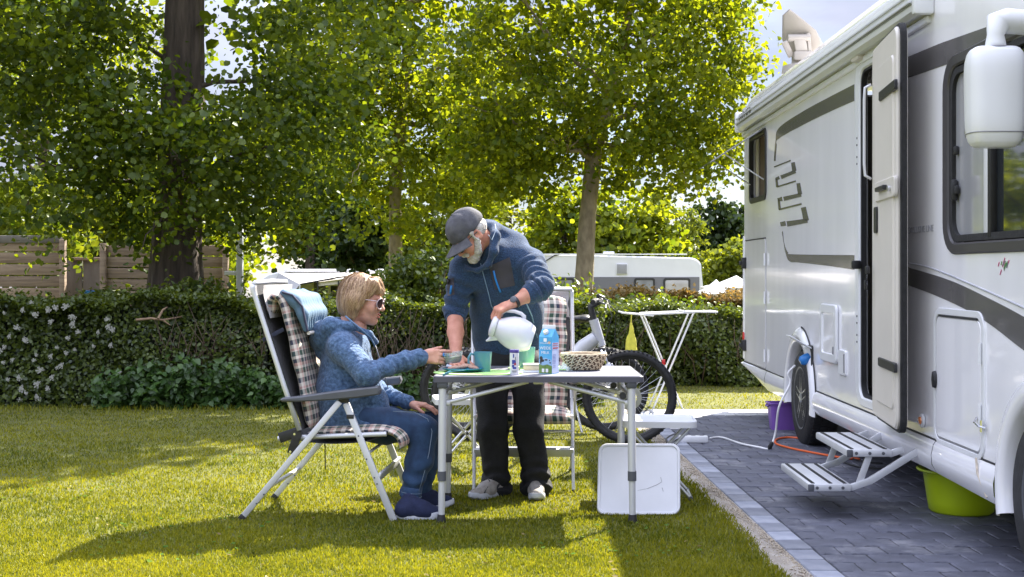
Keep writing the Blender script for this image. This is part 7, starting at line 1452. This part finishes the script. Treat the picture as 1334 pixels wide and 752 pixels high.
# ================================================================== the standing man
def Mp(px, py, Y=7.2): return np.array(P(px, py, Y))
mb_ = (Mp(660, 460)[0], 7.25, .0)
HM = frame3((-.60, -.30, -.74), (-.70, -.28, .66)); hm = Mp(611.5, 305, 6.98)
hd_ = head_prims(); hd_[-1] = cap((-.03, 0, -.05), (-.045, 0, -.10), .052, .046, k=.03)
headM = xf(sdf_mesh(hd_, .0035), HM, hm)
# left arm (right in the picture) grips the jug handle
SL, EL, WL_ = Mp(690, 343, 7.08), Mp(706, 373, 6.86), Mp(669, 395, 6.78); SR, ER, WR = Mp(602, 350, 7.10), Mp(593, 405, 7.14), Mp(594, 462, 6.93)
hLm, t1_ = hand(WL_ + (-.004, 0, 0), (-.80, -.20, -.42), (-.42, .12, -.90), True, [(.75, 1.0, .5), (.72, 1.0, .5), (.70, 1.0, .5), (.75, 1.0, .5)], 1.0, .02, (.6, .35, .75), .5)
hLm = [cap(EL, (EL + WL_) / 2, .045, .040, k=.02), cap((EL + WL_) / 2, WL_, .040, .027, k=.02)] + hLm
hRm, t2_ = hand(WR + (0, 0, 0), (.10, -.75, -.50), (.05, .3, -1), False, [(-.35, .35, .25), (-.3, .3, .25), (-.3, .3, .25), (-.25, .3, .25)], 1.0, .12, (.6, .7, .1), .2)
hRm = [cap(ER, (ER + WR) / 2, .046, .043, k=.02), cap((ER + WR) / 2, WR, .043, .029, k=.02)] + hRm
HIP = Mp(660, 470, 7.36); CH = Mp(650, 355, 7.14); kA, kB = Mp(641, 558, 7.17), Mp(690, 558, 7.17); aA, aB = Mp(649, 636, 7.17), Mp(698, 636, 7.15)
tb2 = [cap(HIP + (0, 0, .02), CH, .10, .12, k=.03, sq=((0, 1, 0), 1.3)), cap(Mp(612, 352, 7.12), Mp(684, 345, 7.12), .05, k=.03), cap(CH, Mp(634, 322, 7.06), .045, .04, k=.02), cap(SL, EL, .046, .04), cap(SR, ER, .046, .04), cap(Mp(642, 472, 7.28), kA, .07, .05), cap(kA, aA, .05, .038), cap(Mp(682, 472, 7.28), kB, .07, .05), cap(kB, aB, .05, .038)]
bodyM = joinVF(headM, sdf_mesh(hLm, .003), sdf_mesh(hRm, .0033), sdf_mesh(tb2, .014))
mn = put('person', bodyM, mat['skinm'], base=mb_, label='standing bearded person in cap and navy jacket bending to pour from a white jug', cat='person', ang=180)
def jacket_m():
    pr = [cap(Mp(660, 440, 7.33), Mp(660, 405, 7.28), .195, .195, k=.05, sq=((0, 1, 0), 1.4)), cap(Mp(660, 405, 7.28), Mp(655, 362, 7.17), .195, .185, k=.05, sq=((0, 1, 0), 1.35)), cap(Mp(618, 354, 7.12), Mp(676, 346, 7.12), .095, .098, k=.06), cap(Mp(650, 335, 7.12), Mp(668, 325, 7.16), .10, .09, k=.05),
          cap(SL + (-.03, .02, 0), SL + (.005, 0, -.01), .085, .078, k=.05), cap(SL, EL, .080, .068, k=.035), cap(EL, EL + (WL_ - EL) * .34, .066, .062, k=.025), cap(SR, ER, .074, .064, k=.035), cap(ER, ER + (WR - ER) * .10, .062, .058, k=.02)]
    ring = [Mp(608, 350, 7.02), Mp(622, 353, 6.99), Mp(636, 345, 6.95), Mp(643, 328, 6.93), Mp(645, 308, 6.97), Mp(640, 296, 7.04), Mp(630, 293, 7.12), Mp(618, 298, 7.20), Mp(606, 318, 7.18)]
    rr = [.012, .015, .020, .026, .028, .028, .030, .034, .03]
    for i in range(8): pr.append(cap(ring[i], ring[i + 1], rr[i], rr[i + 1], k=.02))
    pr += [cap(Mp(640, 300, 7.10), Mp(668, 318, 7.18), .060, .070, k=.04), cap(Mp(634, 325, 7.06), Mp(655, 335, 7.1), .08, .1, k=.04)]
    f1, f2 = wave_noise(31, 9, 16, .010, dirs=(.5, 0, 1)), wave_noise(32, 9, 50, .004)
    def arms(Pn):
        o = np.zeros(len(Pn))
        for A, B, am, fq in ((SL, EL, .007, 26), (SR, ER, .006, 24), (EL, EL + (WL_ - EL) * .4, .008, 14)):
            ab = B - A; t = ((Pn - A) @ ab) / (ab @ ab); d = np.linalg.norm(Pn - A - np.clip(t, 0, 1)[:, None] * ab, axis=1); wgt = np.exp(-np.clip(d - .08, 0, 1) / .01) * (t > .15) * (t < 1.05); o += wgt * am * np.sin(t * fq + 1.6 * np.sin(Pn[:, 1] * 30 + Pn[:, 0] * 25))
        return o
    sub = [cap(hm + HM @ np.array((-.015, 0, -.045)), hm + HM @ np.array((.01, 0, .05)), .072, .085, k=.01, op='-'), ell(hm + HM @ np.array((.06, 0, -.06)), (.070, .07, .080), HM, k=.01, op='-'), ell(Mp(655, 492, 7.33), (.6, .6, .135), k=.012, op='-')]
    return sdf_mesh(pr + sub, .0075, lambda p: f1(p) + f2(p) + arms(p))
jm = put('jacket', jacket_m(), mat['navyknit'], mn, mb_, ang=180)
def on_surface(o, pts, off=.003):
    """drop points along +y onto a mesh (world coordinates)"""
    from mathutils.bvhtree import BVHTree
    me = o.data; b = Vector(mb_); bv_ = BVHTree.FromPolygons([v.co + b for v in me.vertices], [p.vertices[:] for p in me.polygons]); out = []
    for p in pts:
        d = Vector(p) - Vector((0, 0, CAM_H)); d.normalize(); h = bv_.ray_cast(Vector(p) - d * .6, d); out.append(np.array(h[0] - d * off) if h[0] else np.array(p))
    return out
def patch(name, px_pts, m, off=.003, par=None, nu=14, nv=14):
    """cloth patch laid on the jacket surface: bilinear net from 4 picture corners"""
    a, b, c_, d_ = [np.array(q, float) for q in px_pts]; pts = []
    for i in range(nu + 1):
        for j in range(nv + 1): u, v = i / nu, j / nv; q = (1 - u) * (1 - v) * a + u * (1 - v) * b + u * v * c_ + (1 - u) * v * d_; pts.append(P(q[0], q[1], 7.0))
    pts = on_surface(jm, pts, off); return put(name, (np.array(pts), [(i * (nv + 1) + j, (i + 1) * (nv + 1) + j, (i + 1) * (nv + 1) + j + 1, i * (nv + 1) + j + 1) for i in range(nu) for j in range(nv)]), m, par or jm, mb_, ang=180)
pk = patch('chest_pocket', [(637, 347), (664, 335), (671, 372), (645, 378)], M('slate_softshell', (.045, .04, .05), .7, 0, .1, 30), .004)
zb = M('bright_blue_zip', (.02, .22, .62), .4)
put('pocket_zip', MB().tube(on_surface(jm, [P(643, 353, 7), P(645, 362, 7), P(648, 371, 7), (P(652, 381, 7))], .008), .0055, 6), zb, pk, mb_, ang=180)
put('front_zip', MB().tube(on_surface(jm, [P(626, 343, 7), P(629, 355, 7), P(633, 370, 7), P(637, 385, 7), P(640, 398, 7), P(645, 408, 7)], .003), .0030, 6), M('pale_zip', (.16, .24, .34), .5), jm, mb_, ang=180)
patch('arm_patch', [(582, 364), (591, 362), (592, 384), (583, 386)], M('slate_softshell2', (.05, .045, .055), .7, 0, .1, 30), .004); put('pocket_zip', MB().tube(on_surface(jm, [P(588, 372, 7), P(586.5, 383, 7)], .008), .006, 6), zb, jm, mb_, ang=180)
put('side_seam', MB().tube(on_surface(jm, [P(685, 393, 7), P(693, 412, 7), P(700, 440, 7)], .003), .0035, 6), M('pale_seam', (.2, .3, .42), .7), jm, mb_, ang=180)
put('drawstring', MB().tube([Mp(636, 306, 6.875), Mp(641, 313, 6.885), Mp(646, 300, 6.90), Mp(645, 292, 6.95)], .0022, 6), M('pale_cord', (.25, .32, .4), .6), jm, mb_, ang=180)
cuff(EL + (WL_ - EL) * .36, EL + (WL_ - EL) * .22, .060, m=mat['navyknit'], par=jm, base=mb_); cuff(ER + (WR - ER) * .16, ER + (WR - ER) * .02, .060, m=mat['navyknit'], par=jm, base=mb_)
# trousers
ft, ft2 = wave_noise(41, 8, 26, .008), wave_noise(42, 8, 60, .004); st1, st2 = shin_folds(kA, aA, .010), shin_folds(kB, aB, .010)
pt_ = [cap(Mp(650, 462, 7.31), Mp(672, 462, 7.31), .125, k=.05, sq=((0, 1, 0), 1.2)), cap(Mp(640, 478, 7.28), kA, .098, .080, k=.03), cap(kA, aA, .078, .074, k=.03), cap(Mp(688, 478, 7.28), kB, .098, .080, k=.03), cap(kB, aB, .078, .074, k=.03), ell(Mp(672, 662, 7.2), (.4, .4, .04), k=.01, op='-')]
put('trousers', sdf_mesh(pt_, .009, lambda p: ft(p) + ft2(p) + st1(p) + st2(p)), mat['blackcloth'], mn, mb_, ang=180)
gs = M('grey_trainer', (.27, .25, .23), .7, 0, .2, 40, bump=.4, bs=120, col2=(.40, .37, .34)); gl2 = M('dark_lace', (.05, .05, .055), .7)
sh1 = shoe(mn, mb_, g0(Mp(656, 600, 7.20)), g0(Mp(613, 600, 6.98)), aA + (0, 0, .01), gs, mat['sole'], .048, lace=gl2); sh2 = shoe(mn, mb_, g0(Mp(697, 600, 7.23)), g0(Mp(700, 600, 6.955)), aB + (0, 0, .01), gs, mat['sole'], .048, lace=gl2)
# cap, hair, beard, glasses, watch
def cap_geo():
    T = lambda p: p
    pr = [ell((-.010, 0, .055), (.112, .090, .085), k=.02), ell((-.010, 0, .035), (.113, .0905, .05), k=.02), ell((0, 0, -.09), (.3, .3, .108), k=.004, op='-')]
    V, Q = sdf_mesh(pr, .0045, lambda p: .0015 * np.cos(6 * np.arctan2(p[:, 1], p[:, 0] + .01)) + wave_noise(8, 6, 60, .002)(p)); return V, Q
cpm = put('baseball_cap', xf(cap_geo(), HM, hm), mat['capcloth'], mn, mb_, ang=180)
V = []; nu, nv = 12, 18
for z_ in (0, -.005):
    for i in range(nu + 1):
        for j in range(nv + 1):
            a = (j / nv - .5) * 2.2; rr_ = .098 + .082 * (i / nu) * math.cos(a) ** .7; V.append((rr_ * math.cos(a) * 1.0 - .0, rr_ * math.sin(a) * .82, .028 + z_ - .020 * (i / nu) - .022 * (a / 1.1) ** 2 * (.3 + i / nu)))
A_ = (nu + 1) * (nv + 1); Fc = []
for i in range(nu):
    for j in range(nv): a = i * (nv + 1) + j; Fc += [(a, a + 1, a + nv + 2, a + nv + 1), (A_ + a, A_ + a + nv + 1, A_ + a + nv + 2, A_ + a + 1)]
for j in range(nv): a = nu * (nv + 1) + j; Fc.append((a, a + 1, A_ + a + 1, A_ + a))
put('visor', (np.array(V) @ HM.T + hm, Fc), mat['capcloth'], cpm, mb_, ang=60)
put('button', MB().lathe([(.008, 0), (.006, .004), (0, .005)], hm + HM @ np.array((-.010, 0, .139)), HM[:, 2], n=12), mat['capcloth'], cpm, mb_)
br = [ell((.056, 0, -.094), (.048, .048, .028), k=.02), cap((.050, .050, -.080), (.010, .070, -.030), .021, .014, k=.015), cap((.050, -.050, -.080), (.010, -.070, -.030), .021, .014, k=.015), cap((.100, -.024, -.058), (.104, .0, -.052), .011, .012, k=.006), cap((.100, .024, -.058), (.104, 0, -.052), .011, .012, k=.006), ell((.082, 0, -.108), (.026, .032, .024), k=.02), ell((.112, 0, -.069), (.012, .020, .004), k=.003, op='-')]
put('beard', xf(sdf_mesh(br, .0035, wave_noise(51, 12, 170, .0035, ridge=True)), HM, hm), mat['beard'], mn, mb_, ang=180)
hb_ = [ell((-.030, 0, -.005), (.082, .082, .055), k=.02), cap((.012, .074, .018), (.012, .078, -.03), .016, .013, k=.01), cap((.012, -.074, .018), (.012, -.078, -.03), .016, .013, k=.01), ell((-.004, .09, -.016), (.022, .02, .032), k=.004, op='-'), ell((-.004, -.09, -.016), (.022, .02, .032), k=.004, op='-')]
put('hair', xf(sdf_mesh(hb_, .004, wave_noise(52, 12, 150, .003, ridge=True)), HM, hm), mat['beard'], mn, mb_, ang=180)
glasses(mn, mb_, HM, hm, mat['black'], 1.0)
wd_ = nrm(WL_ - EL); wpos = WL_ - wd_ * .012; wt = put('wristwatch', MB().lathe([(.031, -.010), (.0335, -.008), (.0335, .008), (.031, .010), (.029, .008), (.029, -.008), (.031, -.010)], wpos, wd_, n=28), mat['black'], mn, mb_, ang=50)
up_ = nrm(np.cross(wd_, (0, 1, 0))); up_ = up_ if up_[2] > 0 else -up_; out_ = nrm(up_ * .5 + np.array((-.1, -.9, 0))); put('watch_case', MB().lathe([(.017, 0), (.018, .004), (.014, .007), (0, .007)], wpos + out_ * .031, out_, n=20), mat['grey_plastic'], wt, mb_)
# ------------------------------------------------------------------ the jug
JY = 6.76; jb = np.array(P(691, 441, JY)); jl = np.array(P(642, 425, JY)); jd = nrm(jl - jb); jug = thing('coffee_jug', 'white insulated coffee jug tilted over the cups in the man\'s hand', 'jug', tuple(np.array(P(668, 458, JY))))
JM = M('white_jug_plastic', (.66, .65, .68), .22, 0, .02, 5, coat=.35); jB = tuple(jug.location)
put('body', MB().lathe([(0, -.012), (.058, -.012), (.066, -.004), (.079, .02), (.087, .05), (.089, .08), (.084, .11), (.072, .14), (.058, .165), (.050, .182), (.048, .19)], jb, jd, n=56), JM, jug, jB, ang=60)
ld = put('lid', MB().lathe([(.052, .186), (.056, .190), (.057, .205), (.050, .214), (.03, .219), (0, .220)], jb, jd, n=40), JM, jug, jB, ang=50)
put('groove', MB().torus(jb + jd * .187, jd, .0515, .002, 40, 6), mat['text'], ld, jB)
dn = nrm(np.cross(jd, (0, -1, 0))); dn = dn if dn[2] < 0 else -dn
put('spout', sdf_mesh([cap(jb + jd * .165 + dn * .040, jb + jd * .212 + dn * .082, .020, .006, k=.01, sq=((0, 1, 0), 1.1)), cap(jb + jd * .150 + dn * .030, jb + jd * .19 + dn * .045, .026, .016, k=.02)], .004), JM, jug, jB, ang=180)
h0_ = jb + jd * .185 - dn * .045; put('handle', MB().tube([jb + jd * .190 - dn * .040, jb + jd * .188 - dn * .075, jb + jd * .165 - dn * .098, jb + jd * .12 - dn * .108, jb + jd * .085 - dn * .107, jb + jd * .066 - dn * .098, jb + jd * .062 - dn * .080], [.011, .011, .010, .010, .010, .011, .012], 12), JM, jug, jB, ang=180)
